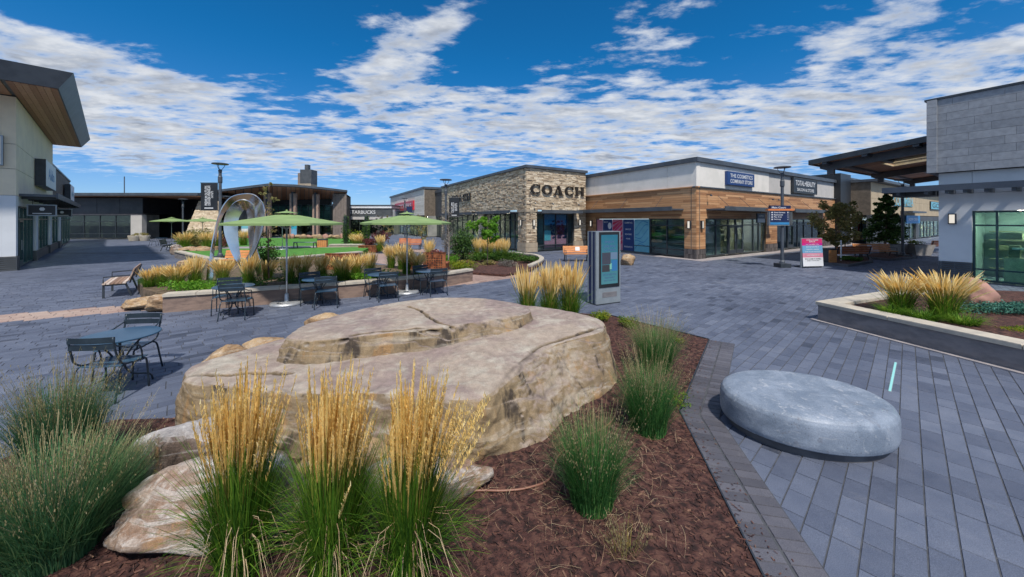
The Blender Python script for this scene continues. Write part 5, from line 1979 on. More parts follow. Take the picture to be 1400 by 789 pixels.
bricks(cos, FB, 9.15, 11.0, 0, .61, seed=2)
bricks(cos, FA, ax(.8), AL + .05, 0, .61, seed=3)
bricks(cos, FB, 20.2, LB, 0, .61, seed=4)
storefront(cos, FB, .97, 9.15, .10, 2.5, vs=(2.45, 3.98, 4.97, 5.96, 7.45, 8.3), hs=(2.05,), doors=((4.02, 4.93, 2.0), (5.01, 5.92, 2.0)), seed=1, goods=60)
storefront(cos, FB, 11.0, 20.2, .10, 2.5, vs=(13.2, 15.2, 16.5, 18.4), hs=(2.05,), gmat='glass_dk', doors=((13.24, 14.3, 2.0),), seed=2)
storefront(cos, FA, ax(3.55), ax(.8), .10, 2.5, vs=(ax(2.2),), hs=(2.05, .5), seed=3, goods=50)
awning(cos, FB, 1.05, 9.3, 3.02, out=1.15, rods=3, rz=.95)
awning(cos, FB, 11.1, 20.4, 3.02, out=1.15, rods=3, rz=.95)
awning(cos, FA, -.0, ax(.85), 3.02, out=1.15, rods=3, rz=.95)
MB().prism([FB.p(-.16, -.16, 0)[:2], FB.p(LB, -.16, 0)[:2], FB.p(LB, 14, 0)[:2], (FB.p(LB, 14, 0)[0] - 25 * Bd[0] * .9, FB.p(LB, 14, 0)[1] - 25 * Bd[1] * .9), FA.p(-0.0, -.16, 0)[:2]], 5.95, 6.22).build('roof', M['charcoal'], cos)
sconce(cos, FB, .48, 2.12)
sconce(cos, FA, ax(.42), 2.12)
sconce(cos, FA, ax(9.4), 2.12)
for i, x in enumerate((1.1, 9.6, 10.6)):
    m_ = MB()
    m_.tube([FB.p(x, 0, 4.0), FB.p(x, -.28, 3.98)], .02, 6)
    m_.lathe(*FB.p(x, -.30, 0)[:2], [(.03, 4.0), (.07, 3.93), (.075, 3.88)], 10)
    m_.build('wall_lamp', M['black'], cos)
# printed window panels on the left face, each its own colour
gp = thing('window_graphics', 'row of printed window panels in pink, navy, magenta stripes and teal left of the corner', 'poster', FA.p(ax(6), 0, 0))
def pan(a, b, m_, name='panel', z0=.14, z1=2.46):
    return MB().box(FA, ax(a), ax(b), .10, .13, z0, z1).build(name, M[m_], gp)
pan(9.0, 8.25, 'pink')
pan(8.2, 7.2, 'navy')
pan(7.15, 6.1, 'pink')
pan(6.05, 5.0, 'navy')
pan(4.95, 3.62, 'teal')
sb = MB()
for i in range(8):   # diagonal stripes, clipped to the panel
    z = .2 + i * .36
    x0_, x1_ = ax(7.13), ax(6.12)
    za, zb_ = z - .35, z + .45
    pts = [(x0_, za), (x1_, zb_), (x1_, zb_ + .20), (x0_, za + .20)]
    pts = [(a, min(2.45, max(.15, b))) for a, b in pts]
    if pts[0][1] < 2.4:
        sb.quad([FA.p(a, .094, b) for a, b in pts])
sb.build('stripes', M['magenta'], gp)
sb = MB()
for i in range(5):
    z = .05 + i * .5
    x0_, x1_ = ax(7.13), ax(6.12)
    pts = [(x0_, z), (x1_, z + .8), (x1_, z + .86), (x0_, z + .10)]
    pts = [(a, min(2.45, max(.15, b))) for a, b in pts]
    sb.quad([FA.p(a, .090, b) for a, b in pts])
sb.build('stripes', M['red'], gp)
tb = MB()
for i, w_ in enumerate(('COSMETICS', 'MAKEUP', 'SKINCARE', 'HAIR', 'FRAGRANCE')):
    zc = (2.2, 1.72, 1.35, 1.02, .42)[i]
    wd = (.38, .26, .32, .2, .40)[i]
    text(tb, w_, FA, ax(5.52) - wd, ax(5.52) + wd, zc - .05, zc + .06, .088)
for k_ in range(28):
    a0, a1 = k_ / 28 * 6.283, (k_ + 1) / 28 * 6.283
    cx, cz = ax(7.45), 1.95
    tb.quad([FA.p(cx, .094, cz), FA.p(cx + .2 * math.cos(a0), .094, cz + .26 * math.sin(a0)), FA.p(cx + .2 * math.cos(a1), .094, cz + .26 * math.sin(a1))])
text(tb, 'BEAUTY', FA, ax(8.1), ax(7.5) - .12, 2.18, 2.3, .088)
tb.build('lettering', M['white'], gp, kind='stuff')
sb = MB()
r_ = random.Random(8)
for i in range(6):
    c = .3 + i * .38
    pts = [(ax(4.9) + j * .12, c + .20 * math.sin(j * .5 + i * 1.3) + .05 * j) for j in range(11)]
    for (xa, za), (xb, zb_) in zip(pts, pts[1:]):
        sb.quad([FA.p(xa, .094, min(2.4, za)), FA.p(xb, .094, min(2.4, zb_)), FA.p(xb, .094, min(2.44, zb_ + .05)), FA.p(xa, .094, min(2.44, za + .05))])
sb.build('brush_lines', M['blue'], gp)
MB().box(FA, ax(5.0), ax(3.6), .085, .098, .55, .60).build('rail', M['black'], gp)
# kerb-like apron
ap = MB()
ap.prism([FB.p(-.75, -.75, 0)[:2], FB.p(LB + 5, -.75, 0)[:2], FB.p(LB + 5, .1, 0)[:2], FB.p(0, .1, 0)[:2], FA.p(-.0, .1, 0)[:2], FA.p(-0, -.75, 0)[:2]], -.02, .022)
struct(ap.build('pavement_edge', M['kerb']))
sign('shop_sign', 'navy shop sign with two lines of white capitals on the white band at the corner', FB, 3.3, 7.0, 4.72, 5.62, -.16, .15, 'navy',
     (('THE COSMETICS', .10, .92, .56, .84), ('COMPANY STORE', .10, .92, .16, .44)), side='navy')
sign('shop_sign', 'black shop sign with white letters on the grey band right of the tall lamp', FB, 13.6, 18.5, 4.62, 5.86, -.16, .15, 'signblack',
     (('TOTAL+BEAUTY', .08, .92, .50, .84), ('SALON & STORE', .14, .86, .14, .34)), border='slatgrey')
fr2 = F(*FB.p(6.3, -.65, 0)[:2], *Bd)
s_ = sign('blade_sign', 'small hanging door sign with a white lower half under the corner shop awning', fr2, 0, 1.15, 2.22, 2.86, 0, .08, 'navy_dk', (('OPEN', .2, .8, .62, .82),))
MB().box(fr2, .02, 1.13, -.016, -.0125, 2.24, 2.50).build('sign_panel', M['white'], s_)
MB().tube([fr2.p(.57, .04, 2.86), fr2.p(.57, .04, 3.05)], .02, 6).build('hanger', M['black'], s_)
# aqua showpiece behind the window
aq = thing('window_display', 'bright aqua tilted display panel behind the corner shop window', 'display', FB.p(2.9, .8, .4))
m_ = MB()
m_.hexa([FB.p(2.45, .7, .75), FB.p(3.2, .7, .75), FB.p(3.2, .9, .75), FB.p(2.45, .9, .75)], [FB.p(2.1, .7, 1.75), FB.p(3.0, .7, 1.85), FB.p(3.0, .9, 1.85), FB.p(2.1, .9, 1.75)])
m_.build('display_panel', M['aqua'], aq)
MB().box(FB, 2.6, 3.0, .72, .88, .1, .748).build('display_stand', M['slatgrey'], aq)

# --- black pillar, grey block, dark recess and the tan building beyond
lk = thing('plain_wing', 'row of black pillar and grey panelled blocks between the corner shop and the tan building', 'building', (*FB.p(LB, 0, 0)[:2], 0))
wall(lk, FB, LB + .02, 26.3, 0, 6.85, 'signblack', y0=-.45, y1=4, name='pillar')
wall(lk, FB, 26.32, 32, 3.05, 6.55, 'stucco_g', y0=0.0, y1=4, name='wall')
wall(lk, FB, 26.32, 32, 0, 3.03, 'stucco_g', y0=0.02, y1=4, name='wall')
wall(lk, FB, 26.3, 32.05, 6.55, 6.72, 'charcoal', y0=-.1, y1=4, name='roof_edge')
wall(lk, FB, 32.02, 37.5, 0, 5.9, 'slatgrey', y0=1.5, y1=5, name='wall')
sp = sign('wall_poster', 'tall white poster with a red figure on the grey block behind the olive tree', FB, 27.3, 30.9, .35, 3.0, -.09, .08, 'white', side='slatgrey')
m_ = MB()
m_.lathe(0, 0, [(.01, 0), (.01, 0)], 3)
m_ = MB()
for cx, cz, rr_ in ((30.2, 1.75, .40), (30.0, 1.0, .45), (29.5, .75, .35), (30.4, .65, .35)):
    m_.quad([FB.p(cx + rr_ * math.cos(a * .5236), -.108, cz + rr_ * math.sin(a * .5236)) for a in range(12)])
m_.build('printed_figure', M['red'], sp)
T0 = gd(1191, 36)
FT = F(*T0, *Bd)
tb_ = thing('tan_building', 'tan panelled shop building at the far right beyond the trees, half under the steel canopy', 'building', (*T0, 0))
for i in range(20):
    for j in range(2):
        MB().box(FT, i * 2.3 + .02, i * 2.3 + 2.28, 0, .3, 2.95 + j * 1.6 + .015, 2.95 + (j + 1) * 1.6).build('panel', M['tan'], tb_)
wall(tb_, FT, 0, 46, 2.9, 6.2, 'mortar', y0=.04, y1=8, name='building_body')
wall(tb_, FT, -.2, 46, 6.2, 6.45, 'charcoal', y0=-.6, y1=8, name='roof_edge')
wall(tb_, FT, 0, 46, 2.3, 2.89, 'slatgrey', y0=.05, name='lintel')
wall(tb_, FT, 0, 12.0, 0, 2.29, 'slatgrey', y0=.05, name='pier')
wall(tb_, FT, 19.0, 20.5, 0, 2.29, 'slatgrey', y0=.05, name='pier')
storefront(tb_, FT, 12.0, 19.0, .1, 2.29, vs=(14.2, 16.6), gmat='glass', seed=11, y=.2, pale=True)
wall(tb_, FT, 40, 46, 0, 2.29, 'slatgrey', y0=.05, name='pier')
storefront(tb_, FT, 20.5, 40, .1, 2.29, vs=(22.5, 24.5, 26.5, 28.5, 31, 34, 37), gmat='glass', seed=12, y=.2, pale=True)
MB().box(FT, 11, 18, -1.0, -.01, 3.25, 3.45).build('awning', M['charcoal'], tb_)
t_ = thing('letter_sign', 'teal illuminated letters on the tan building, above the blue banner', 'sign', FT.p(3, 0, 4.4))
m_ = MB()
text(m_, 'COLUMBIA', FT, 7.4, 16.6, 4.10, 5.10, -.12)
m_.build('lettering', M['teal'], t_)
m_ = MB()
m_.box(FT, 7.4, 16.6, -.05, -.01, 4.02, 4.09)
m_.build('letter_backing', M['aqua'], t_)
sign('shop_sign', 'pale oval-cornered sign with dark letters at the far right, beside the pale wall', FT, 26.5, 36, 3.9, 5.0, -.12, .1, 'teal', (('GO', .1, .6, .2, .8),), tm='signblack', border='black')
t_ = sign('shop_banner', 'blue banner over the door of the tan building behind the dark tree', FT, 12.4, 19.2, 2.0, 2.95, -.25, .05, 'blue', (('NOW OPEN', .15, .85, .35, .7),), side='blue')

# --- the stone shop
C1 = (1.07, 27.3)
coach = thing('stone_shop', 'two-sided shop faced in thin tan ledge stone with black letter signs, at centre', 'building', (*C1, 0))
GB = F(*C1, *Bd)
GL = 20.0
GA = F(C1[0] + Ad[0] * GL, C1[1] + Ad[1] * GL, -Ad[0], -Ad[1])
def gx(t):
    return GL - t
GW = 6.05
for fr, segs in ((GB, [(0, GW, 3.2, 6.32), (0, .95, .72, 3.2), (4.78, GW, .72, 3.2)]),
                 (GA, [(0, GL, 3.2, 6.32), (gx(1.2), GL, .72, 3.2), (gx(8.9), gx(7.57), .72, 3.2), (0, gx(18.2), .72, 3.2)])):
    s_ = MB()
    for i, (a, b, c, d) in enumerate(segs):
        wall(coach, fr, a, b, 0.0 if c < 3 else c, d, 'mortar', y0=0.001, y1=.4, name='wall' if c > 3 else 'pier')
        stones(fr, a, b, c, d, 60 + i, s_)
        if c < 3:
            MB().box(fr, a - .04, b + .04, -.08, .1, 0, .34).build('base_stone', M['ledge_block'], coach)
            MB().box(fr, a - .04, b + .04, -.08, .1, .352, .70).build('base_stone', M['ledge_block'], coach)
            MB().box(fr, a - .05, b + .05, -.09, .1, 3.02, 3.2).build('cap_stone', M['ledge_block'], coach)
    s_.build('ledge_stone', M['ledge'], coach, kind='stuff')
MB().prism([GB.p(-.16, -.18, 0)[:2], GB.p(GW + .1, -.18, 0)[:2], GB.p(GW + .1, 9, 0)[:2], (GA.p(0, 9, 0)[0] + 3, GA.p(0, 9, 0)[1]), GA.p(0, -.18, 0)[:2]], 6.32, 6.52).build('roof', M['charcoal'], coach)
storefront(coach, GB, .95, 4.78, .08, 2.95, vs=(1.75, 2.95, 4.15), hs=(.45,), gmat='glass', seed=21, goods=30)
storefront(coach, GA, gx(7.57), gx(1.2), .08, 2.95, vs=(gx(6.4), gx(5.5), gx(4.6), gx(3.7), gx(2.8), gx(2.0)), hs=(2.4,), gmat='glass', seed=22, goods=50)
storefront(coach, GA, gx(18.2), gx(8.9), .08, 2.95, vs=(gx(16.5), gx(15), gx(13.5), gx(12), gx(10.5)), hs=(2.4,), gmat='glass', seed=23)
awning(coach, GB, .90, 4.95, 2.97, out=.75, th=.2)
awning(coach, GA, gx(7.7), gx(1.15), 2.97, out=.75, th=.2)
awning(coach, GA, gx(18.3), gx(8.8), 2.97, out=.75, th=.2)
for fr, x in ((GB, .62), (GA, gx(.6)), (GB, .1 + 5.2)):
    sconce(coach, fr, x, 2.2)
serif_sign('big black serif letters COACH on the sunny stone face, at centre', GB, .30, 5.80, 4.38, .74)
serif_sign('black serif letters COACH on the shaded stone face, partly behind the lamp banner', GA, gx(16.2), gx(10.6), 4.38, .74)
for i, x in enumerate((.6, 2.3, 5.0)):
    m_ = MB()
    m_.tube([GB.p(x, 0, 3.75), GB.p(x, -.32, 3.72)], .02, 6)
    m_.lathe(*GB.p(x, -.33, 0)[:2], [(.03, 3.74), (.075, 3.66), (.08, 3.6)], 10)
    m_.build('wall_lamp', M['black'], coach)
# coloured posters inside its window
wp = thing('window_poster', 'blue-sky fashion poster over pink display inside the stone shop window right of the corner', 'poster', GB.p(3, .4, 0))
MB().box(GB, 1.8, 4.3, .22, .25, 2.0, 2.85).build('poster_top', M['blue'], wp)
MB().box(GB, 1.8, 4.3, .22, .25, .25, 1.2).build('poster_base', M['pink'], wp)
MB().box(GB, 1.85, 2.5, .205, .215, .8, 1.6).build('price_card', M['teal'], wp)
bush_m = MB()
r_ = random.Random(9)
for _ in range(60):
    x, z = r_.uniform(2.3, 4.1), r_.uniform(.9, 2.3)
    bush_m.box(GB, x, x + .18, .216, .219, z, z + .14, r_.random())
bush_m.build('poster_pattern', M['navy_dk'], wp, kind='stuff')

# --- grey set-back wall and the white-boarded shop further down that row
hb = thing('boarded_shop', 'white-boarded shop with a red sign at the far end of the stone shop row', 'building', (*GA.p(gx(28), 0, 0)[:2], 0))
wall(hb, GA, gx(28), gx(20.1), 2.9, 6.25, 'slatgrey', y0=1.6, y1=6, name='wall')
MB().box(GA, gx(28), gx(20.1), 1.5, 6, 6.25, 6.6).build('roof_edge', M['charcoal'], hb)
storefront(hb, GA, gx(28), gx(20.2), .1, 2.9, vs=(gx(26.5), gx(25), gx(23.5), gx(22)), gmat='glass_dk', seed=31, y=1.7)
bp = MB()
bm = mat('white_board', (0.62, 0.58, 0.50), (0.70, 0.66, 0.58), 1.5, 0.8, use='tint', c3=(0.78, 0.74, 0.66), stretch=(1, 1, 1))
planks(GA, gx(53), gx(28), 3.1, 6.85, 91, bp, row=.30, ln=4.5)
bp.build('board', bm, hb, kind='stuff')
wall(hb, GA, gx(53), gx(28), 2.95, 6.85, 'mortar', y0=.001, y1=7, name='wall')
MB().box(GA, gx(53.2), gx(27.9), -.2, 7, 6.85, 7.15).build('roof_edge', M['charcoal'], hb)
storefront(hb, GA, gx(53), gx(28), .1, 2.94, vs=[gx(28 + i * 2.5) for i in range(9, 0, -1)], gmat='glass', seed=32, y=.3)
awning(hb, GA, gx(52), gx(29), 2.75, out=1.0)
sign('shop_sign', 'red shop sign with pale letters on the white-boarded shop in the distance', GA, gx(47.5), gx(33.5), 4.0, 5.45, -.25, .22, 'red', (('SKECHERS', .08, .92, .28, .76),), side='red')

# --- coffee pavilion
P0, P1 = gd(463, 60), gd(536, 60)
FC = F(*P0, P1[0] - P0[0], P1[1] - P0[1])
CL = P1[0] - P0[0]
cf = thing('coffee_pavilion', 'low flat-roofed coffee pavilion with a dark lettered fascia, left of the white-boarded shop', 'building', (*P0, 0))
MB().box(FC, -.2, CL, -.3, 8, 4.35, 4.72).build('roof', M['white'], cf)
MB().box(FC, -.25, CL + .05, -.36, 8, 4.72, 4.9).build('roof_edge', M['charcoal'], cf)
MB().box(FC, .1, CL, -.15, .3, 3.1, 4.345).build('fascia', M['slatgrey'], cf)
MB().box(FC, .1, CL, -.05, .4, 2.5, 3.09).build('wall', M['stucco_g'], cf)
storefront(cf, FC, .2, CL, .1, 2.5, vs=(1.8, 3.4, 5.0, 6.6), gmat='glass_dk', seed=41, y=.1)
MB().box(FC, 0, .18, 0, 8, 0, 4.34).build('wall', M['slatgrey'], cf)
t_ = thing('letter_sign', 'white capitals STARBUCKS on the dark fascia of the coffee pavilion', 'sign', FC.p(3, 0, 3.6))
m_ = MB()
text(m_, 'STARBUCKS', FC, 1.85, 6.1, 3.42, 3.98, -.19)
m_.build('lettering', M['white'], t_)

# --- the far left: tall cream shop with raking roof
L0 = (-23.6, 17.4)
Ld = (-0.739, 0.674)
Ln = (0.674, 0.739)
FL = F(*L0, *Ld)
FN = F(L0[0] - 8 * Ln[0], L0[1] - 8 * Ln[1], *Ln)
lb2 = thing('cream_shop', 'tall cream shop with a big wood-lined overhanging roof at the left edge', 'building', (*L0, 0))
for a, b, c, d, m_, y0 in ((0, 16.3, 6.02, 8.25, 'stucco_b', 0), (0, 16.3, 4.84, 6.0, 'stucco_b', 0), (0, 16.3, 3.58, 4.82, 'stucco_b', 0), (0, .55, .68, 3.098, 'stucco_pale', 0), (0.012, 16.3, 3.1, 3.565, 'stucco_pale', .004)):
    wall(lb2, FL, a, b, c, d, m_, y0=y0, y1=.4)
for c, d, m_ in ((6.02, 8.25, 'stucco_b'), (4.84, 6.0, 'stucco_b'), (3.58, 4.82, 'stucco_b'), (.68, 3.565, 'stucco_pale')):
    wall(lb2, FN, 0, 7.6, c, d, m_, y1=.4)
    MB().box(FN, 7.602, 7.998, 0.002, .4, c, d).build('wall', M[m_], lb2)
wall(lb2, FN, 0, 7.98, 3, 8.24, 'mortar', y0=.02, y1=.41, name='wall_backing')
wall(lb2, FL, 0.02, 16.28, 3.3, 8.24, 'mortar', y0=.02, y1=.41, name='wall_backing')
def slats(parent, fr, x0, x1, z0, z1, n=9, m='charcoal'):
    b = MB()
    for i in range(n):
        zc = z0 + (z1 - z0) * (i + .5) / n
        b.box(fr, x0, x1, -.06, .02, zc - (z1 - z0) / n * .36, zc + (z1 - z0) / n * .36, .5)
    for x in (x0 + .02, (x0 + x1) / 2, x1 - .02):
        b.box(fr, x - .012, x + .012, -.065, .02, z0, z1)
    o = b.build('louvre', M[m], parent, kind='stuff')
    MB().box(fr, x0, x1, .021, .35, z0, z1).build('plinth', M['mortar'], parent)
slats(lb2, FN, 0, 8.04, 0, .67, 7, 'slatgrey')
slats(lb2, FL, -.03, .55, 0, .67, 7, 'slatgrey')
storefront(lb2, FL, .6, 6.2, .05, 3.1, vs=(1.3, 2.6, 3.9, 5.1), hs=(2.45,), fm='teal_frame', gmat='glass', doors=((1.35, 2.55, 2.4),), seed=51, y=.05, deep=4)
storefront(lb2, FL, 7.2, 13.6, .5, 3.1, vs=(8.6, 10.4, 12.0), hs=(2.45,), fm='teal_frame', gmat='glass', seed=52, y=.05)
storefront(lb2, FL, 14.8, 20.8, .5, 3.1, vs=(16.5, 18.5), hs=(2.45,), fm='teal_frame', gmat='glass', seed=53, y=.05)
storefront(lb2, FL, 22.2, 34.5, .1, 3.1, vs=(25, 28, 31), hs=(2.45,), fm='teal_frame', gmat='glass', seed=54, y=.05)
for a, b in ((6.2, 7.2), (13.6, 14.8), (20.8, 22.2)):
    wall(lb2, FL, a, b, 0.6, 3.1, 'stucco_pale', y0=-.06, y1=.4, name='pier')
    wall(lb2, FL, a - .02, b + .02, 0, .6, 'slatgrey', y0=-.09, y1=.4, name='plinth')
for a, b in ((7.2, 13.6), (14.8, 20.8)):
    wall(lb2, FL, a, b, 0, .49, 'slatgrey', y0=.0, y1=.4, name='sill_wall')
aw = MB()
aw.box(FL, .75, 22, -1.15, -.01, 3.58, 3.70)
aw.box(FL, .70, 22.05, -1.22, -1.151, 3.50, 3.78)
o = aw.build('awning', M['charcoal'], lb2)
for i in range(10):
    MB().box(FL, 1.4 + i * 2.2, 1.5 + i * 2.2, -1.1, -.02, 3.46, 3.578).build('bracket', M['black'], o)
# roof wedge with separate soffit planks
def LP_(k, s, z):
    return (L0[0] + k * Ln[0] + s * Ld[0], L0[1] + k * Ln[1] + s * Ld[1], z)
rf = MB()
rf.hexa([LP_(-9, -2.9, 8.34), LP_(1.45, -2.9, 8.34), LP_(1.45, 16.4, 8.28), LP_(-9, 16.4, 8.28)],
        [LP_(-9, -3.2, 9.1), LP_(1.9, -3.2, 9.1), LP_(1.9, 16.6, 9.0), LP_(-9, 16.6, 9.0)])
rfo = rf.build('roof', M['charcoal'], lb2)
for i in range(7):
    k0, k1 = .02 + i * .2, .02 + (i + 1) * .2 - .012
    m_ = MB()
    m_.hexa([LP_(k0, -2.8, 8.30), LP_(k1, -2.8, 8.30), LP_(k1, 16.2, 8.24), LP_(k0, 16.2, 8.24)],
            [LP_(k0, -2.8, 8.335), LP_(k1, -2.8, 8.335), LP_(k1, 16.2, 8.275), LP_(k0, 16.2, 8.275)])
    m_.build('soffit_plank', M['soffit'], lb2)
for i in range(12):
    k0, k1 = -8.5 + i * .7, -8.5 + (i + 1) * .7 - .02
    m_ = MB()
    m_.hexa([LP_(k0, -2.8, 8.30), LP_(min(k1, 0), -2.8, 8.30), LP_(min(k1, 0), -.02, 8.30), LP_(k0, -.02, 8.30)],
            [LP_(k0, -2.8, 8.333), LP_(min(k1, 0), -2.8, 8.333), LP_(min(k1, 0), -.02, 8.333), LP_(k0, -.02, 8.333)])
    m_.build('soffit_plank', M['soffit'], lb2)
wall(lb2, FL, 16.3, 35.5, 3.15, 6.7, 'corrug', y0=.12, y1=6, name='wall', label='lower brown corrugated wall')
MB().box(FL, 16.3, 35.6, .02, 6, 6.7, 6.85).build('roof_edge', M['charcoal'], lb2)
cr = MB()
for i in range(60):
    cr.box(FL, 16.4 + i * .318, 16.4 + i * .318 + .12, .07, .119, 3.2, 6.68)
cr.build('wall_rib', M['corrug'], lb2, kind='stuff')
body(lb2, F(*LP_(-.5, 0, 0)[:2], *Ld), .45, 35, 5.0, 9, 6.6, 'stucco_g')
t_ = sign('shop_sign', 'square white sign with a blue word high on the shaded side of the cream shop', FL, 6.2, 12.0, 4.45, 6.05, -.42, .40, 'white', (('Aldo', .2, .8, .3, .75),), tm='blue')
sign('shop_sign', 'small pale sign with a black edge on the brown corrugated wall at left', FL, 26.5, 31.5, 4.2, 5.9, -.4, .38, 'white', (('Aldo', .2, .8, .35, .65),), tm='teal')
t_ = sign('shop_sign', 'pale framed sign cut by the left edge of the photo, on the cream front wall', FN, 6.2, 7.66, 4.95, 6.35, -.14, .13, 'stucco_w', border='alu')
fr3 = F(*FL.p(2.2, -.0, 0)[:2], *Ln)
for k_, (s0, lab) in enumerate(((2.0, 'near black hanging sign with a silver frame under the cream shop awning'), (13.5, 'farther black hanging sign with a silver frame under the cream shop awning'))):
    fr3 = F(*FL.p(s0, 0, 0)[:2], *Ln)
    t_ = sign('blade_sign', lab, fr3, .12, 1.10, 2.62, 3.22, 0, .06, 'signblack', border='alu')
    m_ = MB()
    m_.quad([fr3.p(.61 + .10 * math.cos(a * 1.047), -.014, 2.98 + .10 * math.sin(a * 1.047)) for a in range(6)])
    m_.box(fr3, .3, .92, -.016, -.0125, 2.73, 2.77)
    m_.build('emblem', M['white'], t_)
    MB().tube([fr3.p(.3, .03, 3.22), fr3.p(.3, .03, 3.5)], .015, 5).build('hanger', M['black'], t_)
    MB().tube([fr3.p(.9, .03, 3.22), fr3.p(.9, .03, 3.5)], .015, 5).build('hanger', M['black'], t_)

# --- low dark building across the end of the left-hand walk
D0, D1 = gd(70, 46), gd(195, 46)
FD = F(*D0, 1, 0)
DL = D1[0] - D0[0]
dk = thing('dark_building', 'low dark panelled building with a wide flat roof closing the walk at left', 'building', (*D0, 0))
for i in range(4):
    for j in range(2 if i in (1, 3) else 1):
        zz0, zz1 = (3.25, 5.15) if i not in (1, 3) else ((3.25, 4.19) if j == 0 else (4.21, 5.15))
        MB().box(FD, i * DL / 4 + .02, (i + 1) * DL / 4 - .02, 0, .3, zz0, zz1).build('panel', M['slatgrey'], dk)
MB().box(FD, 0, DL, .05, 5, 3.2, 5.2).build('wall', M['signblack'], dk)
MB().box(FD, 0, DL, -.12, .3, 3.05, 3.2).build('lintel', M['concrete_dk'], dk)
MB().box(FD, DL - 1.4, DL, -.1, .5, 0, 3.05).build('pier', M['stucco_g'], dk)
storefront(dk, FD, 0, DL - 1.4, .1, 3.05, vs=(2.0, 4.0, 6.0, 8.0), hs=(.7, 2.2), gmat='glass_dk', seed=61, y=.1)
E1 = gd(285, 46)
EL_ = E1[0] - D0[0]
rf = MB()
rf.box(FD, -4, EL_, -1.6, 7, 5.38, 5.72)
rf.build('roof', M['charcoal'], dk)
sf = MB()
for i in range(20):
    sf.box(FD, -4 + i * (EL_ + 3.9) / 20, -4 + (i + 1) * (EL_ + 3.9) / 20 - .02, -1.45, 6.9, 5.31, 5.378, random.Random(i).random())
sf.build('soffit_plank', M['soffit_j'], dk, kind='stuff')
MB().box(FD, DL - 9, EL_, 5.2, 6, 0, 5.3).build('wall', M['signblack'], dk, label='dark recessed entrance wall')
storefront(dk, F(*FD.p(0, 4.9, 0)[:2], 1, 0), DL + 2.0, EL_, .1, 3.9, vs=(DL + 4, DL + 6), hs=(2.4,), gmat='glass_dk', seed=62, y=.0)
m_ = MB()
text(m_, 'X', F(*FD.p(0, 4.8, 0)[:2], 1, 0), DL + 3.6, DL + 4.3, 2.5, 3.1, -.03)
t_ = m_.build('letter_sign', M['white'])
tag(t_, 'small white X-shaped mark on the dark entrance glass at left', 'sign')
t_ = thing('antenna_mast', 'thin tall mast standing above the roof of the low dark building', 'mast', (*gd(170, 52), 5))
xx, yy = gd(170, 52)
MB().tube([(xx, yy, 5.3), (xx, yy, 8.6)], .06, 6).build('mast', M['charcoal'], t_)
MB().box(ID, xx - .3, xx + .3, yy - .3, yy + .3, 5.1, 5.3).build('mast_base', M['charcoal'], t_)

# --- big pavilion with the winged roof
pvn = thing('winged_pavilion', 'glass pavilion with a dark wing-shaped roof over wood soffits, behind the lawn', 'building', (*gd(370, 50), 0))
edge = [(268, 264.5, 47), (300, 259.0, 48), (366, 250.8, 48), (404, 252.2, 49.5), (440, 255.8, 51.5), (475, 260.0, 54)]
fe = []
for px, py, dep in edge:
    x, y = gd(px, dep)
    fe.append((x, y, EYE + (HOR - py) * dep / FPX))
bk = [(x * (y + 9) / y - (.8 if i > 4 else 0), y + 9, 5.75) for i, (x, y, z) in enumerate(fe)]
rf = MB()
sf = MB()
for i in range(len(fe) - 1):
    a, b, c, d = fe[i], fe[i + 1], bk[i + 1], bk[i]
    th = .30
    rf.hexa([(a[0], a[1], a[2] - th), (b[0], b[1], b[2] - th), (c[0], c[1], c[2] - th), (d[0], d[1], d[2] - th)], [a, b, c, d])
    n = 6
    for k_ in range(n):
        q = []
        for u in (k_ / n + .01, (k_ + 1) / n - .01):
            q.append((Vector(a).lerp(Vector(b), u), Vector(d).lerp(Vector(c), u)))
        f0, b0 = q[0]
        f1, b1 = q[1]
        f0 = f0.lerp(b0, .04)
        f1 = f1.lerp(b1, .04)
        z_ = Vector((0, 0, th + .06))
        zt_ = Vector((0, 0, th + .002))
        sf.hexa([f0 - z_, f1 - z_, b1 - z_, b0 - z_], [f0 - zt_, f1 - zt_, b1 - zt_, b0 - zt_], random.Random(i * 9 + k_).random())
rf.build('roof', M['charcoal'], pvn)
sf.build('soffit_plank', M['soffit_j'], pvn, kind='stuff')
x0, y0 = gd(305, 55)
x1, y1 = gd(452, 58)
FP = F(x0, y0, x1 - x0, y1 - y0)
PLn = math.hypot(x1 - x0, y1 - y0)
MB().box(FP, 0, PLn, .3, 1, 4.6, 5.9).build('wall', M['signblack'], pvn)
storefront(pvn, FP, 0, PLn, .1, 2.2, vs=[PLn * i / 10 for i in range(1, 10)], hs=(), gmat='glass_dk', seed=71, y=.1, goods=10)
storefront(pvn, FP, 0, PLn, 2.4, 4.9, vs=[PLn * i / 14 for i in range(1, 14)], hs=(3.9,), gmat='glass_teal', seed=72, y=.05, room=False)
MB().box(FP, 0, PLn, 1.2, 1.4, 2.3, 5.0).build('wall', M['room'], pvn)
MB().box(FP, -.1, PLn, 0, .4, 2.2, 2.4).build('beam', M['signblack'], pvn)
for px, dep in ((366, 50), (401, 51), (432, 52.5)):
    x, y = gd(px, dep)
    c_ = MB()
    c_.box(ID, x - .42, x - .12, y - .2, y + .2, 0, 6.1)
    c_.box(ID, x + .12, x + .42, y - .2, y + .2, 0, 6.1)
    c_.build('column', mat('column_wood', (0.30, 0.20, 0.15), (0.40, 0.29, 0.23), 2, .7) if 'column_wood' not in MATS else MATS['column_wood'], pvn)
    MB().box(ID, x - .118, x + .118, y - .25, y + .25, 0, 6.35).build('column_core', M['black'], pvn)
x0, y0 = gd(455, 54)
x1, y1 = gd(473.5, 54)
FQ = F(x0, y0, 1, 0)
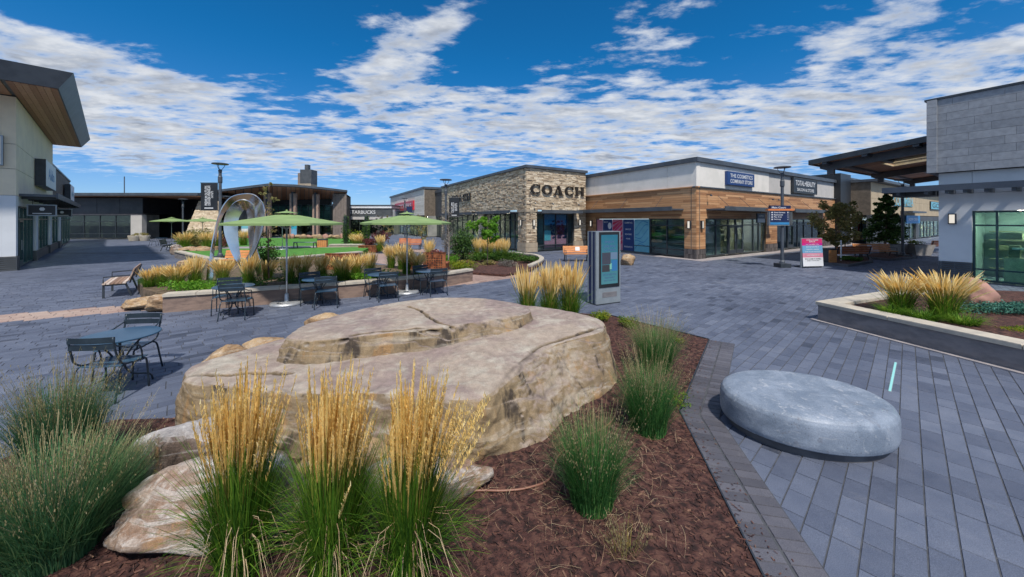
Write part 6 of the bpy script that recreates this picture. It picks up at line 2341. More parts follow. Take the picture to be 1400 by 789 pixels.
for i in range(5):
    MB().box(FQ, i * (x1 - x0) / 5 + .01, (i + 1) * (x1 - x0) / 5 - .01, 0, .2, 0, 6.3).build('board', M['corrug'], pvn)
MB().prism([(x0, y0 + .201), (x1, y0 + .201), (x1 * (y0 + 6) / y0 - .3, y0 + 6), (x0, y0 + 6)], 0, 6.2).build('wall', M['mortar'], pvn)
# battered stone wing at its left
bw = [gd(250, 44), gd(303, 44), gd(303, 50), gd(262, 50)]
tw = [gd(272, 46), gd(303, 46), gd(303, 50), gd(276, 50)]
m_ = MB()
m_.hexa([(*p, 0) for p in bw], [(*p, 4.8) for p in tw])
m_.build('sloping_wall', M['mortar'], pvn)
sm = MB()
r_ = random.Random(13)
A0, A1 = Vector((*bw[0], 0)), Vector((*bw[1], 0))
T0_, T1_ = Vector((*tw[0], 4.8)), Vector((*tw[1], 4.8))
rows = 30
for j in range(rows):
    v0, v1 = j / rows, (j + 1) / rows - .006
    a, b = A0.lerp(T0_, v0), A1.lerp(T1_, v0)
    c, d = A0.lerp(T0_, v1), A1.lerp(T1_, v1)
    x = 0.0
    while x < 1:
        w_ = r_.uniform(.05, .16)
        u0, u1 = x, min(1, x + w_ - .006)
        pr = Vector((0, -r_.uniform(.02, .08), 0))
        sm.hexa([a.lerp(b, u0), a.lerp(b, u0) + pr, a.lerp(b, u1) + pr, a.lerp(b, u1)], [c.lerp(d, u0), c.lerp(d, u0) + pr, c.lerp(d, u1) + pr, c.lerp(d, u1)], .3 + .6 * r_.random())
        x += w_
sm.build('ledge_stone', M['ledge'], pvn, kind='stuff')
x0, y0 = gd(407, 62)
x1, _ = gd(425, 62)
ch_ = thing('stone_chimney', 'square stone tower rising above the winged roof', 'chimney', (x0, y0, 4))
MB().box(F(x0, y0, 1, 0), 0, x1 - x0, 0, 2, 4, 8.6).build('base_stage', M['ledge_block'], ch_)
MB().box(F(x0, y0, 1, 0), .35, x1 - x0 + .02, .1, 2, 8.6, 11.0).build('top_stage', M['slatgrey'], ch_)
MB().box(F(x0, y0, 1, 0), -.05, .34, .1, 1.9, 8.6, 10.4).build('top_stage', M['corrug'], ch_)
MB().box(F(x0, y0, 1, 0), .9, 1.5, .5, 1.2, 11.0, 11.9).build('flue', M['slatgrey'], ch_)

# --- right: grey shop and the steel canopy
R0 = (17.5, 15.0)
FR = F(*R0, .482, -.876)
FRB = F(R0[0] + 11 * Bd[0], R0[1] + 11 * Bd[1], -Bd[0], -Bd[1])
rb = thing('grey_shop', 'shop with grey panel siding above and pale smooth wall below at the right edge', 'building', (*R0, 0))
wall(rb, FR, 0, .86, .74, 3.45, 'stucco_pale', y1=.4)
wall(rb, FR, 0, .86, 3.46, 4.3, 'stucco_pale', y1=.4)
wall(rb, FR, .87, 9, 3.46, 4.3, 'stucco_pale', y1=.4)
wall(rb, FR, .86, 9, 2.76, 3.45, 'stucco_pale', y1=.4)
wall(rb, FRB, 0, 10.99, 0.0, 4.29, 'stucco_pale', y0=.003, y1=.4)
slats(rb, FR, 0, .86, 0, .73, 9)
storefront(rb, FR, .86, 9, .04, 2.75, vs=(1.44, 2.9, 4.4, 6.0, 7.5), hs=(.5, 2.2), fm='teal_frame', gmat='glass_teal', fw=.06, seed=81, pale=True, goods=14, deep=3.0)
sconce(rb, FR, .38, 2.45, .42)
wall(rb, FR, -.1, 9, 4.32, 7.28, 'slatgrey', y0=-.02, y1=.4, name='siding_backing')
nrow = 10
for j in range(nrow):
    x = -.28 - (0.55 if j % 2 else 0.0)
    while x < 9:
        L = 1.1 if j % 3 else 1.25
        a, b = max(x, -.28), min(x + L, 9)
        if b - a > .05:
            m_ = MB()
            z_ = 4.32 + j * .296
            m_.box(FR, a + .003, b - .003, -.27, -.18, z_ + .004, z_ + .292)
            m_.build('siding_panel', M['siding'], rb)
        x += L
MB().box(FR, -.275, 9, -.18, .3, 4.33, 7.27).build('siding_core', M['slatgrey'], rb)
for j in range(nrow):
    z_ = 4.32 + j * .296
    MB().box(FRB, 0, 11.4, -.27, 0, z_ + .004, z_ + .292).build('siding_panel', M['siding'], rb)
MB().box(FR, -.33, 9, -.32, 12, 7.28, 7.36).build('roof_edge', M['black'], rb)
MB().box(FR, .4, 9, 4.0, 11.5, 0, 7.27).build('building_body', M['slatgrey'], rb)
a_ = MB()
a_.box(FR, -1.35, 9, -.95, -.275, 3.62, 3.72)
a_.box(FR, -1.35, -.02, -.274, .9, 3.62, 3.718)
a_.box(FR, -1.42, 9, -1.02, -.951, 3.55, 3.78)
a_.box(FR, -1.42, -1.351, -.95, .9, 3.55, 3.778)
o = a_.build('awning', mat('awning_blue_grey', (0.045, 0.060, 0.085), (0.06, 0.075, 0.10), 2, .45), rb)
for x in (-1.0, -.2, .35, .8, 1.3, 1.9, 2.6, 3.4):
    MB().box(FR, x, x + .10, -.93, -.28 if x < 0 else -.001, 3.44, 3.618).build('bracket', M['charcoal'], o)
MB().box(FR, -1.3, -.03, -.25, .85, 3.40, 3.615).build('awning_drop', M['black'], o)
md = MB()
md.box(FR, 2.02, 2.42, .8, 1.1, 1.35, 1.65)
md.tube([FR.p(2.1, .95, 1.65), FR.p(2.22, .95, 1.85), FR.p(2.34, .95, 1.65)], .02, 6)
t_ = md.build('handbag', M['white'])
tag(t_, 'white handbag on a shelf behind the teal-framed window at right', 'handbag')
MB().box(FR, 1.7, 2.9, .7, 1.2, 1.28, 1.348).build('shelf', M['room_pale'], rb)

cn = thing('steel_canopy', 'big dark steel canopy with wood underside reaching over the walkway at right', 'canopy', (18.3, 15.6, 5.5))
N0 = Vector((18.45, 15.85, 5.98))
TP = Vector((16.35, 20.0, 5.52))
Bv = Vector((Bd[0], Bd[1], 0))
def CP(s, t, dz=0.0):
    return N0 + (TP - N0) * s + Bv * t + Vector((0, 0, dz + 0.012 * t))
def slab(m_, s0, s1, t0, t1, z0, z1, tint=.5):
    m_.hexa([CP(s0, t0, z0), CP(s0, t1, z0), CP(s1, t1, z0), CP(s1, t0, z0)][::1], [CP(s0, t0, z1), CP(s0, t1, z1), CP(s1, t1, z1), CP(s1, t0, z1)], tint)
rf = MB()
S0 = -.25
for s0, s1, t0, t1 in ((S0, 1, -.0, 1.3), (S0, .22, 1.3, 7.2), (.60, 1, 1.3, 7.2), (.22, .60, 1.3, 5.0), (S0, 1, 7.2, 22)):
    slab(rf, s0, s1, t0, t1, 0, .10)
rf.build('roof_deck', M['charcoal'], cn)
MB_ = MB()
slab(MB_, S0, 1.02, -.09, 0, -.10, .16)
slab(MB_, 1.0, 1.02, 0, 22, -.10, .16)
MB_.build('fascia', M['black'], cn)
for k_ in range(20):
    t0 = .02 + k_ * 1.09
    for (s0, s1) in (((S0, .995),) if not (t0 < 7.1 and t0 + 1.05 > 5.1) else ((S0, .22), (.60, .995))):
        m_ = MB()
        slab(m_, s0, s1, t0, t0 + 1.05, -.045, -.002)
        m_.build('deck_board', M['soffit'], cn)
sk = MB()
for s0, s1, t0, t1 in ((.20, .22, 4.98, 7.22), (.60, .62, 4.98, 7.22), (.22, .60, 4.96, 5.0), (.22, .60, 7.2, 7.24)):
    slab(sk, s0, s1, t0, t1, -.12, .55)
sk.build('skylight_frame', mat('cream_paint', (0.62, 0.50, 0.30), (0.70, 0.58, 0.38), 2, .7), cn)
for t in (.75, 10.1, 19.0):
    b = MB()
    slab(b, S0, .90, t, t + .16, -.46, -.05)
    b.hexa([CP(.90, t, -.46), CP(.90, t + .16, -.46), CP(.965, t + .16, -.30), CP(.965, t, -.30)], [CP(.90, t, -.05), CP(.90, t + .16, -.05), CP(.965, t + .16, -.05), CP(.965, t, -.05)])
    b.build('beam', M['charcoal'], cn)
    for s_ in (.86,):
        MB().box(F(CP(s_, t).x, CP(s_, t).y, *Bd), -.06, .22, -.14, .14, CP(s_, t).z - .72, CP(s_, t).z - .462).build('post_stub', M['charcoal'], cn)
for s_ in (.12, .5, .85):
    b = MB()
    slab(b, s_, s_ + .045, .0, .74, -.20, -.047)
    b.build('purlin', M['charcoal'], cn)
    for ta, tb2 in ((.92, 4.9 if s_ == .5 else 10.09), (10.27, 18.99)):
        b = MB()
        slab(b, s_, s_ + .045, ta, tb2, -.16, -.047)
        b.build('purlin', M['charcoal'], cn)
for s_, t in ((.1, 5.2), (.1, 12)):
    p_ = CP(s_, t)
    MB().tube([(p_.x, p_.y, 0), (p_.x, p_.y, p_.z - .05)], .12, 12).build('column', M['charcoal'], cn)
# ---------------------------------------------------------------- café chairs and tables
def make_chair():
    t_ = thing('cafe_chair', 'x', 'chair', (0, 0, 0), 'dark café chairs')
    w = .26
    for s in (-1, 1):
        m_ = MB()
        m_.tube([tuple(p) for p in catmull([(s * w, -.14, .45), (s * w, -.20, .40), (s * (w + .01), -.24, .20), (s * (w + .02), -.28, 0)], 9, closed=False)], .0125, 8)
        m_.build('leg', M['chair'], t_, smooth=True)
        m_ = MB()
        m_.tube([tuple(p) for p in catmull([(s * w, .02, .44), (s * w, .17, .43), (s * (w + .005), .215, .38), (s * (w + .015), .24, 0)], 10, closed=False)], .0125, 8)
        m_.build('leg', M['chair'], t_, smooth=True)
        m_ = MB()
        m_.tube([tuple(p) for p in catmull([(s * w, -.285, .87), (s * w, -.245, .66), (s * (w + .01), -.19, .52), (s * (w - .01), -.10, .455), (s * (w - .01), .0, .445)], 14, closed=False)], .0125, 8)
        m_.build('back_post', M['chair'], t_, smooth=True)
        m_ = MB()
        m_.tube([tuple(p) for p in catmull([(s * w, -.262, .76), (s * (w + .03), -.10, .68), (s * (w + .02), .06, .66), (s * (w + .005), .13, .56), (s * w, .15, .45)], 14, closed=False)], .010, 8)
        m_.build('armrest', M['chair'], t_, smooth=True)
    st_ = MB()
    for i in range(7):
        y = -.17 + i * .062
        st_.hexa([(-w + .005, y, .445 - .008 * math.sin(i * .5)), (w - .005, y, .445 - .008 * math.sin(i * .5)), (w - .005, y + .052, .445 - .008 * math.sin(i * .5)), (-w + .005, y + .052, .445 - .008 * math.sin(i * .5))],
                 [(-w + .005, y, .457 - .008 * math.sin(i * .5)), (w - .005, y, .457 - .008 * math.sin(i * .5)), (w - .005, y + .052, .457 - .008 * math.sin(i * .5)), (-w + .005, y + .052, .457 - .008 * math.sin(i * .5))])
    st_.build('seat', M['seatblue'], t_)
    for (z0, z1, y) in ((.80, .875, -.283), (.71, .785, -.268)):
        m_ = MB()
        n = 8
        for i in range(n):
            a, b = -1 + 2 * i / n, -1 + 2 * (i + 1) / n
            ya, yb = y - .03 * (1 - a * a), y - .03 * (1 - b * b)
            m_.hexa([(a * (w + .015), ya, z0), (b * (w + .015), yb, z0), (b * (w + .015), yb + .012, z0), (a * (w + .015), ya + .012, z0)],
                    [(a * (w + .015), ya, z1), (b * (w + .015), yb, z1), (b * (w + .015), yb + .012, z1), (a * (w + .015), ya + .012, z1)])
        m_.build('back_slat', M['chair'], t_)
    return t_
def make_table():
    t_ = thing('cafe_table', 'x', 'table', (0, 0, 0), 'small round café tables')
    m_ = MB()
    m_.lathe(0, 0, [(.02, .725), (.43, .725), (.44, .732), (.44, .742), (.43, .748), (.02, .748)], 40)
    m_.build('table_top', M['seatblue'], t_)
    for k_ in range(4):
        a = k_ * math.pi / 2 + .5
        c, s = math.cos(a), math.sin(a)
        m_ = MB()
        m_.tube([tuple(p) for p in catmull([(c * .27, s * .27, .72), (c * .10, s * .10, .50), (c * .045, s * .045, .32), (c * .12, s * .12, .16), (c * .30, s * .30, .10), (c * .34, s * .34, .0)], 16, closed=False)], .012, 8)
        m_.build('leg', M['chair'], t_, smooth=True)
    m_ = MB()
    m_.lathe(0, 0, [(.05, .30), (.05, .33)], 12)
    m_.build('hub', M['chair'], t_)
    return t_
chair0, table0 = make_chair(), make_table()
first = {'c': True, 't': True}
def put_chair(bx, by, face, label):
    """bx, by: foot of the backrest; face: unit heading"""
    a = math.atan2(face[1], face[0]) - math.pi / 2
    l = math.hypot(*face)
    x, y = bx + face[0] / l * .28, by + face[1] / l * .28
    o = chair0 if first['c'] else dup(chair0)
    first['c'] = False
    o.location = (x, y, 0)
    o.rotation_euler = (0, 0, a)
    o['label'] = label
    return o
def put_table(x, y, a, label):
    o = table0 if first['t'] else dup(table0)
    first['t'] = False
    o.location = (x, y, 0)
    o.rotation_euler = (0, 0, a)
    o['label'] = label
    return o
put_table(-5.66, 5.28, .3, 'round blue-topped café table nearest the camera, left of the big boulder')
put_chair(-5.46, 4.74, (-.12, 1), 'dark slatted café chair with its back to the camera, nearest at left')
put_chair(-6.02, 5.98, (.10, -1), 'dark slatted café chair facing the camera across the nearest round table')
sets = [(-7.00, 9.20, 'at the left end of the planter wall', (-6.68, 8.70, -.25, 1), (-7.50, 9.72, .5, -1)),
        (-5.45, 10.35, 'right of the first green umbrella', (-5.02, 9.86, -.4, 1), (-5.95, 10.75, .7, -1)),
        (-3.98, 11.25, 'left of the second green umbrella', (-3.62, 10.75, -.5, 1), (-4.42, 11.60, .6, -.7)),
        (-2.72, 12.0, 'right of the second green umbrella', (-2.30, 11.55, -.5, 1), (-3.12, 12.35, .7, -.7))]
for x, y, w_, c1, c2 in sets:
    put_table(x, y, .2 + x, 'small round café table ' + w_)
    put_chair(c1[0], c1[1], (c1[2], c1[3]), 'nearer café chair of the pair ' + w_)
    put_chair(c2[0], c2[1], (c2[2], c2[3]), 'farther café chair of the pair ' + w_)
xx, yy = gd(221, 34)
put_table(xx, yy, 0, 'distant café table on the walk before the dark entrance')
put_chair(xx - .7, yy - .4, (1, .5), 'distant café chair beside the far table before the dark entrance')

# ---------------------------------------------------------------- umbrellas
def make_umbrella():
    t_ = thing('parasol', 'x', 'umbrella', (0, 0, 0), 'green café umbrellas')
    n = 8
    Rr, ze, za = 1.50, 2.32, 2.60
    for k_ in range(n):
        a0, a1 = 2 * math.pi * k_ / n, 2 * math.pi * (k_ + 1) / n
        m_ = MB()
        seg = 2
        grid = []
        for i in range(seg + 1):
            u = i / seg
            row = []
            for j in range(7):
                v = j / 6
                a = a0 + (a1 - a0) * v
                rr_ = Rr * u * (math.cos(math.pi / n) / math.cos((v - .5) * 2 * math.pi / n)) if True else 0
                z = za - (za - ze) * u - .012 * math.sin(math.pi * v) * u
                row.append((math.cos(a) * rr_ * 1.03, math.sin(a) * rr_ * 1.03, z))
            grid.append(row)
        for i in range(seg):
            for j in range(6):
                if i == 0:
                    m_.quad([grid[0][0], grid[1][j], grid[1][j + 1]])
                else:
                    m_.quad([grid[i][j], grid[i + 1][j], grid[i + 1][j + 1], grid[i][j + 1]])
        for j in range(6):
            a_, b_ = grid[seg][j], grid[seg][j + 1]
            m_.quad([a_, b_, (b_[0], b_[1], b_[2] - .055), (a_[0], a_[1], a_[2] - .055)])
        o = m_.build('canopy_panel', M['green_canvas'], t_)
        so_ = o.modifiers.new('s', 'SOLIDIFY')
        so_.thickness = .006
        r_ = MB()
        r_.tube([(0, 0, 2.14), (math.cos(a0) * .62, math.sin(a0) * .62, ze + .10)], .009, 6)
        r_.tube([(0, 0, za - .08), (math.cos(a0) * Rr * .99, math.sin(a0) * Rr * .99, ze - .035)], .009, 6)
        r_.build('rib', M['galv'], t_)
    cp = MB()
    cp.lathe(0, 0, [(.30, 2.60), (.20, 2.625), (.03, 2.66), (.02, 2.70)], 16)
    cp.build('top_vent', M['green_canvas'], t_)
    m_ = MB()
    m_.tube([(0, 0, .05), (0, 0, 2.66)], .024, 12)
    m_.build('pole', M['galv'], t_, smooth=True)
    m_ = MB()
    m_.lathe(0, 0, [(.42, 0), (.425, .03), (.40, .07), (.30, .085), (.07, .09), (.06, .11), (.05, .30), (.03, .31)], 36)
    m_.build('base', M['galv'], t_, smooth=True)
    for k_ in range(3):
        a = k_ * 2.1 + .4
        m_ = MB()
        m_.tube([(math.cos(a - .3) * .31, math.sin(a - .3) * .31, .085), (math.cos(a) * .33, math.sin(a) * .33, .115), (math.cos(a + .3) * .31, math.sin(a + .3) * .31, .085)], .012, 6)
        m_.build('handle', M['black'], t_)
    return t_
um = make_umbrella()
ul = [(*g(392, 416), .1, 1.0, 'nearest green café umbrella, standing before the steel sculpture'),
      (*g(556.5, 400.5), .3, .93, 'second green café umbrella, before the white-boarded shop'),
      (*gd(234.5, 33), .2, .95, 'far green umbrella at left, left one of two before the dark entrance'),
      (*gd(277, 34), .2, 1.0, 'far green umbrella at left, right one of two, beside the stone wing'),
      (*gd(386, 26), .2, .95, 'far green umbrella on the lawn showing under the edge of the nearest one')]
for i, (x, y, a, s_, lab) in enumerate(ul):
    o = um if i == 0 else dup(um)
    o.location = (x, y, 0 if i < 4 else .3)
    o.rotation_euler = (0, 0, a)
    o.scale = (s_, s_, 1 if i < 4 else .9)
    o['label'] = lab

# ---------------------------------------------------------------- lamp posts
def make_lamp(h):
    t_ = thing('lamp_post', 'x', 'lamp post', (0, 0, 0), 'dark lamp posts with flat disc heads')
    MB().box(ID, -.26, .26, -.26, .26, 0, .20).build('base', M['black'], t_)
    m_ = MB()
    m_.lathe(0, 0, [(.13, .20), (.12, .30), (.075, .36), (.070, h * .80), (.10, h * .81), (.10, h * .86), (.075, h * .87), (.07, h * .90), (.09, h * .93), (.05, h * .94)], 16)
    m_.build('pole', M['charcoal'], t_, smooth=False)
    for k_ in range(3):
        a = k_ * 2.094 + .5
        m_ = MB()
        m_.tube([(math.cos(a) * .05, math.sin(a) * .05, h * .93), (math.cos(a) * .16, math.sin(a) * .16, h * .965), (math.cos(a) * .22, math.sin(a) * .22, h - .04)], .014, 6)
        m_.build('arm', M['charcoal'], t_)
    m_ = MB()
    m_.lathe(0, 0, [(.36, h - .045), (.38, h - .02), (.34, h + .015), (.12, h + .04), (.02, h + .045)], 28)
    m_.build('lamp_head', M['charcoal'], t_, smooth=False)
    return t_
lm = make_lamp(5.1)
ll = [(*gd(1069.5, 18.6), 0, 1.0, 'tall lamp post carrying the directory sign before the corner shop'),
      (*gd(301, 19.4), .3, 1.0, 'tall lamp post with the black banner behind the steel sculpture'),
      (*gd(609.5, 22.5), 0, .96, 'lamp post with a small black banner before the stone shop'),
      (*gd(553.5, 45), 0, 1.0, 'distant lamp post overlapping the red sign of the white-boarded shop'),
      (*gd(250, 38), 0, .90, 'distant lamp post between the two far umbrellas at left'),
      (*gd(310.5, 40), 0, .98, 'distant lamp post between the near lamp post and the sculpture'),
      (*gd(1234, 23.5), 0, .98, 'dark post before the tan building whose top is hidden by the grey shop awning')]
for i, (x, y, z, s_, lab) in enumerate(ll):
    o = lm if i == 0 else dup(lm)
    o.location = (x, y, z)
    o.scale = (1, 1, s_)
    o['label'] = lab
def banner(px0, px1, y0, y1, dep, label, lines, back=False):
    x0, yy_ = gd(px0, dep)
    x1, _ = gd(px1, dep)
    z1 = EYE + (HOR - y0) * dep / FPX
    z0 = EYE + (HOR - y1) * dep / FPX
    fr = F(x0, yy_, 1, 0)
    W_ = x1 - x0
    t_ = thing('banner', label, 'banner', (x0, yy_, z0), 'black lamp post banners')
    MB().box(fr, 0, W_, 0, .02, z0, z1).build('cloth', M['navy_dk' if back else 'signblack'], t_)
    MB().tube([fr.p(-.03, .01, z1 + .02), fr.p(W_ + .25, .01, z1 + .02)], .018, 6).build('banner_arm', M['black'], t_)
    MB().tube([fr.p(-.03, .01, z0 - .02), fr.p(W_ + .25, .01, z0 - .02)], .018, 6).build('banner_arm', M['black'], t_)
    m_ = MB()
    for s_, a, b, c, d in lines:
        text(m_, s_, fr, a * W_, b * W_, z0 + c * (z1 - z0), z0 + d * (z1 - z0), -.006, vertical=True)
    if lines:
        m_.box(fr, W_ * .22, W_ * .74, -.007, -.004, z0 + .05 * (z1 - z0), z0 + .085 * (z1 - z0))
        m_.build('lettering', M['white'], t_, kind='stuff')
    return t_
banner(274.5, 297.5, 250.5, 287, 19.4, 'black banner with white upright lettering on the tall lamp post at left', [('PREMIUM OUTLETS', .24, .42, .17, .90), ('DENVER PREMIUM', .44, .58, .17, .90), ('OUTLETS', .62, .74, .45, .70)])
banner(614, 628, 270.5, 296, 22.5, 'smaller black banner with white lettering on the lamp post before the stone shop', [('OUTLETS', .22, .48, .2, .75), ('PREMIUM', .55, .75, .3, .7) if 'PREMIUM' in TG else ('OUTLETS', .55, .78, .3, .7)])
banner(555.5, 563.5, 282.5, 290, 45, 'tiny dark banner on the distant lamp post before the red sign', [], True)

# directory sign on the lamp post
dx, dy = gd(1052.5, 18.4)
ex_, ey_ = gd(1081, 18.4)
fr = F(dx, dy, 1, .05)
W_ = ex_ - dx
zt_ = EYE + (HOR - 281) * 18.4 / FPX
zb_ = EYE + (HOR - 308.5) * 18.4 / FPX
H_ = zt_ - zb_
ds = thing('directory_sign', 'blue and white directory board with an orange bar on the right-hand lamp post', 'sign', (dx, dy, zb_))
MB().box(fr, 0, W_, .02, .16, zb_, zt_ - .26 * H_).build('sign_box', M['alu'], ds)
MB().box(fr, .03, W_ - .03, .0, .019, zb_ + .18 * H_, zt_ - .28 * H_).build('list_panel', M['navy_dk'], ds)
MB().box(fr, .03, W_ - .03, .0, .019, zb_ + .05 * H_, zb_ + .16 * H_).build('blue_band', M['blue'], ds)
MB().box(fr, .04, W_ + .05, .0, .15, zt_ - .16 * H_, zt_).build('header', M['navy_dk'], ds)
MB().box(fr, -.10, W_ + .20, -.02, .17, zt_ - .255 * H_, zt_ - .165 * H_).build('orange_bar', M['orange'], ds)
MB().box(fr, W_ + .03, W_ + .16, .02, .15, zb_ + .03, zt_ - .28 * H_).build('side_sign', M['slatgrey'], ds)
m_ = MB()
text(m_, 'Main Court', fr, .10, W_ * .80, zt_ - .145 * H_, zt_ - .05 * H_, -.004)
for i, (w_, l_, n_) in enumerate((('Guest Services', .70, '1'), ('Restrooms', .55, '2'), ('Play Area', .5, '3'), ('Parking', .42, '4'))):
    zc = zt_ - (.345 + .115 * i) * H_
    text(m_, w_, fr, W_ * .20, W_ * .20 + W_ * l_ * .8, zc - .035 * H_, zc + .035 * H_, -.004)
    text(m_, n_, fr, W_ * .88, W_ * .92, zc - .035 * H_, zc + .035 * H_, -.004)
    m_.box(fr, W_ * .08, W_ * .14, -.005, -.002, zc - .03 * H_, zc + .03 * H_)
m_.build('lettering', M['white'], ds, kind='stuff')

# poster stand and litter bin
px0, py0 = gd(1097.5, 18.3)
px1, py1 = gd(1127, 18.5)
fr = F(px0, py0, px1 - px0, py1 - py0)
W_ = math.hypot(px1 - px0, py1 - py0)
ps = thing('poster_stand', 'pink, blue and white poster stand on the paving beside the lamp post', 'sign', (px0, py0, 0))
lean_ = .06
def prow(z0, z1, m_n, name='poster_band'):
    MB().hexa([fr.p(.04, z0 * lean_, z0), fr.p(W_ - .04, z0 * lean_, z0), fr.p(W_ - .04, z0 * lean_ + .02, z0), fr.p(.04, z0 * lean_ + .02, z0)],
              [fr.p(.04, z1 * lean_, z1), fr.p(W_ - .04, z1 * lean_, z1), fr.p(W_ - .04, z1 * lean_ + .02, z1), fr.p(.04, z1 * lean_ + .02, z1)]).build(name, M[m_n], ps)
prow(.08, .52, 'white'); prow(.521, .74, 'pink'); prow(.741, .96, 'skyblue'); prow(.961, 1.12, 'skyblue'); prow(1.121, 1.24, 'hotpink'); prow(1.241, 1.46, 'magenta')
MB().box(fr, 0, W_, .10, .14, .02, 1.5).build('backboard', M['alu'], ps)
MB().box(fr, .05, W_ - .05, .10, .5, 0, .06).build('foot', M['black'], ps)
m_ = MB()
for s_, a, b, z0, z1 in (('WELCOME', .22, .78, 1.36, 1.42), ('BACK', .36, .64, 1.28, 1.34), ('LET US HELP YOU', .2, .8, 1.15, 1.20), ('SHOP SAFELY', .2, .8, 1.02, 1.07),
                         ('WEAR A MASK', .2, .8, .90, .95), ('KEEP YOUR DISTANCE', .14, .86, .78, .83), ('WASH YOUR HANDS', .2, .8, .60, .66)):
    vs, fs = TG[s_]
    k = len(m_.v)
    for a_, b_ in vs:
        z = z0 + b_ * (z1 - z0)
        m_.v.append(fr.p((a + a_ * (b - a)) * W_, z * lean_ - .012, z))
    m_.f += [tuple(k + i for i in f) for f in fs]
    m_.t += [.5] * len(fs)
m_.build('lettering', M['white'], ps, kind='stuff')
m_ = MB()
for s_, a, b, z0, z1 in (('STAY HOME IF UNWELL', .12, .88, .42, .48), ('ENJOY YOUR VISIT', .22, .78, .33, .38)):
    vs, fs = TG[s_]
    k = len(m_.v)
    for a_, b_ in vs:
        z = z0 + b_ * (z1 - z0)
        m_.v.append(fr.p((a + a_ * (b - a)) * W_, z * lean_ - .012, z))
    m_.f += [tuple(k + i for i in f) for f in fs]
    m_.t += [.5] * len(fs)
m_.build('small_print', M['signblack'], ps, kind='stuff')
def litter_bin(label, x, y, w, h, m1='wood', ang=0.3):
    t_ = thing('litter_bin', label, 'litter bin', (x, y, 0))
    fr_ = F(x, y, math.cos(ang), math.sin(ang))
    n = 5
    for i in range(n):
        a, b = -w / 2 + i * w / n, -w / 2 + (i + 1) * w / n - .015
        MB().box(fr_, a, b, -w / 2 - .02, -w / 2, .08, h - .08).build('slat', M[m1], t_)
    MB().box(fr_, -w / 2, w / 2, -w / 2 + .001, w / 2, .04, h - .06).build('bin_body', M['black'], t_)
    MB().box(fr_, w / 2, w / 2 + .02, -w / 2, w / 2, .08, h - .08).build('side_board', M[m1], t_)
    MB().box(fr_, -w / 2 - .03, w / 2 + .03, -w / 2 - .03, w / 2 + .03, h - .06, h).build('lid', M['black'], t_)
    return t_
x, y = gd(1134, 20.0)
litter_bin('orange-brown wooden litter bin half hidden behind the poster stand', x, y + .2, .62, .85)
x, y = gd(441, 28)
o = litter_bin('orange wooden litter bin on the path across the lawn', x, y, .62, .95)

# ---------------------------------------------------------------- benches
def make_bench(name, label, L, m1, back=True, lean=.14, depth=.48, nslat=4, group=None, arms=True):
    """long axis x, faces -y"""
    t_ = thing(name, label, 'bench', (0, 0, 0), group)
    for i in range(nslat):
        y = -depth / 2 + i * depth / nslat
        MB().box(ID, -L / 2, L / 2, y, y + depth / nslat - .015, .42, .455).build('seat_slat', M[m1], t_)
    if back:
        for i in range(3):
            z0 = .50 + i * .13
            y0 = depth / 2 + .02 + (z0 - .45) * lean * 2
            y1 = depth / 2 + .02 + (z0 + .115 - .45) * lean * 2
            MB().hexa([(-L / 2, y0, z0), (L / 2, y0, z0), (L / 2, y0 + .03, z0), (-L / 2, y0 + .03, z0)],
                      [(-L / 2, y1, z0 + .115), (L / 2, y1, z0 + .115), (L / 2, y1 + .03, z0 + .115), (-L / 2, y1 + .03, z0 + .115)]).build('back_slat', M[m1], t_)
    for s in (-1, 1):
        x = s * (L / 2 - .08)
        m_ = MB()
        m_.box(ID, x - .025, x + .025, -depth / 2, -depth / 2 + .05, 0, .419)
        m_.box(ID, x - .025, x + .025, -depth / 2 + .051, depth / 2, .37, .418)
        m_.hexa([(x - .025, depth / 2 + .08, 0), (x + .025, depth / 2 + .08, 0), (x + .025, depth / 2 + .13, 0), (x - .025, depth / 2 + .13, 0)],
                [(x - .025, depth / 2 - .05, .418), (x + .025, depth / 2 - .05, .418), (x + .025, depth / 2 + .0, .418), (x - .025, depth / 2 + .0, .418)])
        if back:
            yb = depth / 2 + .055
            m_.hexa([(x - .02, yb - .01, .42), (x + .02, yb - .01, .42), (x + .02, yb + .03, .42), (x - .02, yb + .03, .42)],
                    [(x - .02, yb + .43 * lean * 2 + .0, .86), (x + .02, yb + .43 * lean * 2, .86), (x + .02, yb + .43 * lean * 2 + .03, .86), (x - .02, yb + .43 * lean * 2 + .03, .86)])
        m_.build('leg_frame', M['black'], t_)
        if arms and back:
            m_ = MB()
            m_.tube([(x, -depth / 2 + .02, .45), (x, -depth / 2 + .02, .64), (x, depth / 2 + .10, .66)], .018, 6)
            m_.build('armrest', M['black'], t_)
    return t_
b = make_bench('bench', 'dark-framed bench with pale sun-bleached slats standing alone on the walk at left, seen end on', 1.72, 'wood_pale', lean=.16, depth=.52, nslat=6)
ld = math.atan2(1.3, -1.12)
b.location = (-12.85, 11.95, 0)
b.rotation_euler = (0, 0, ld + math.pi)
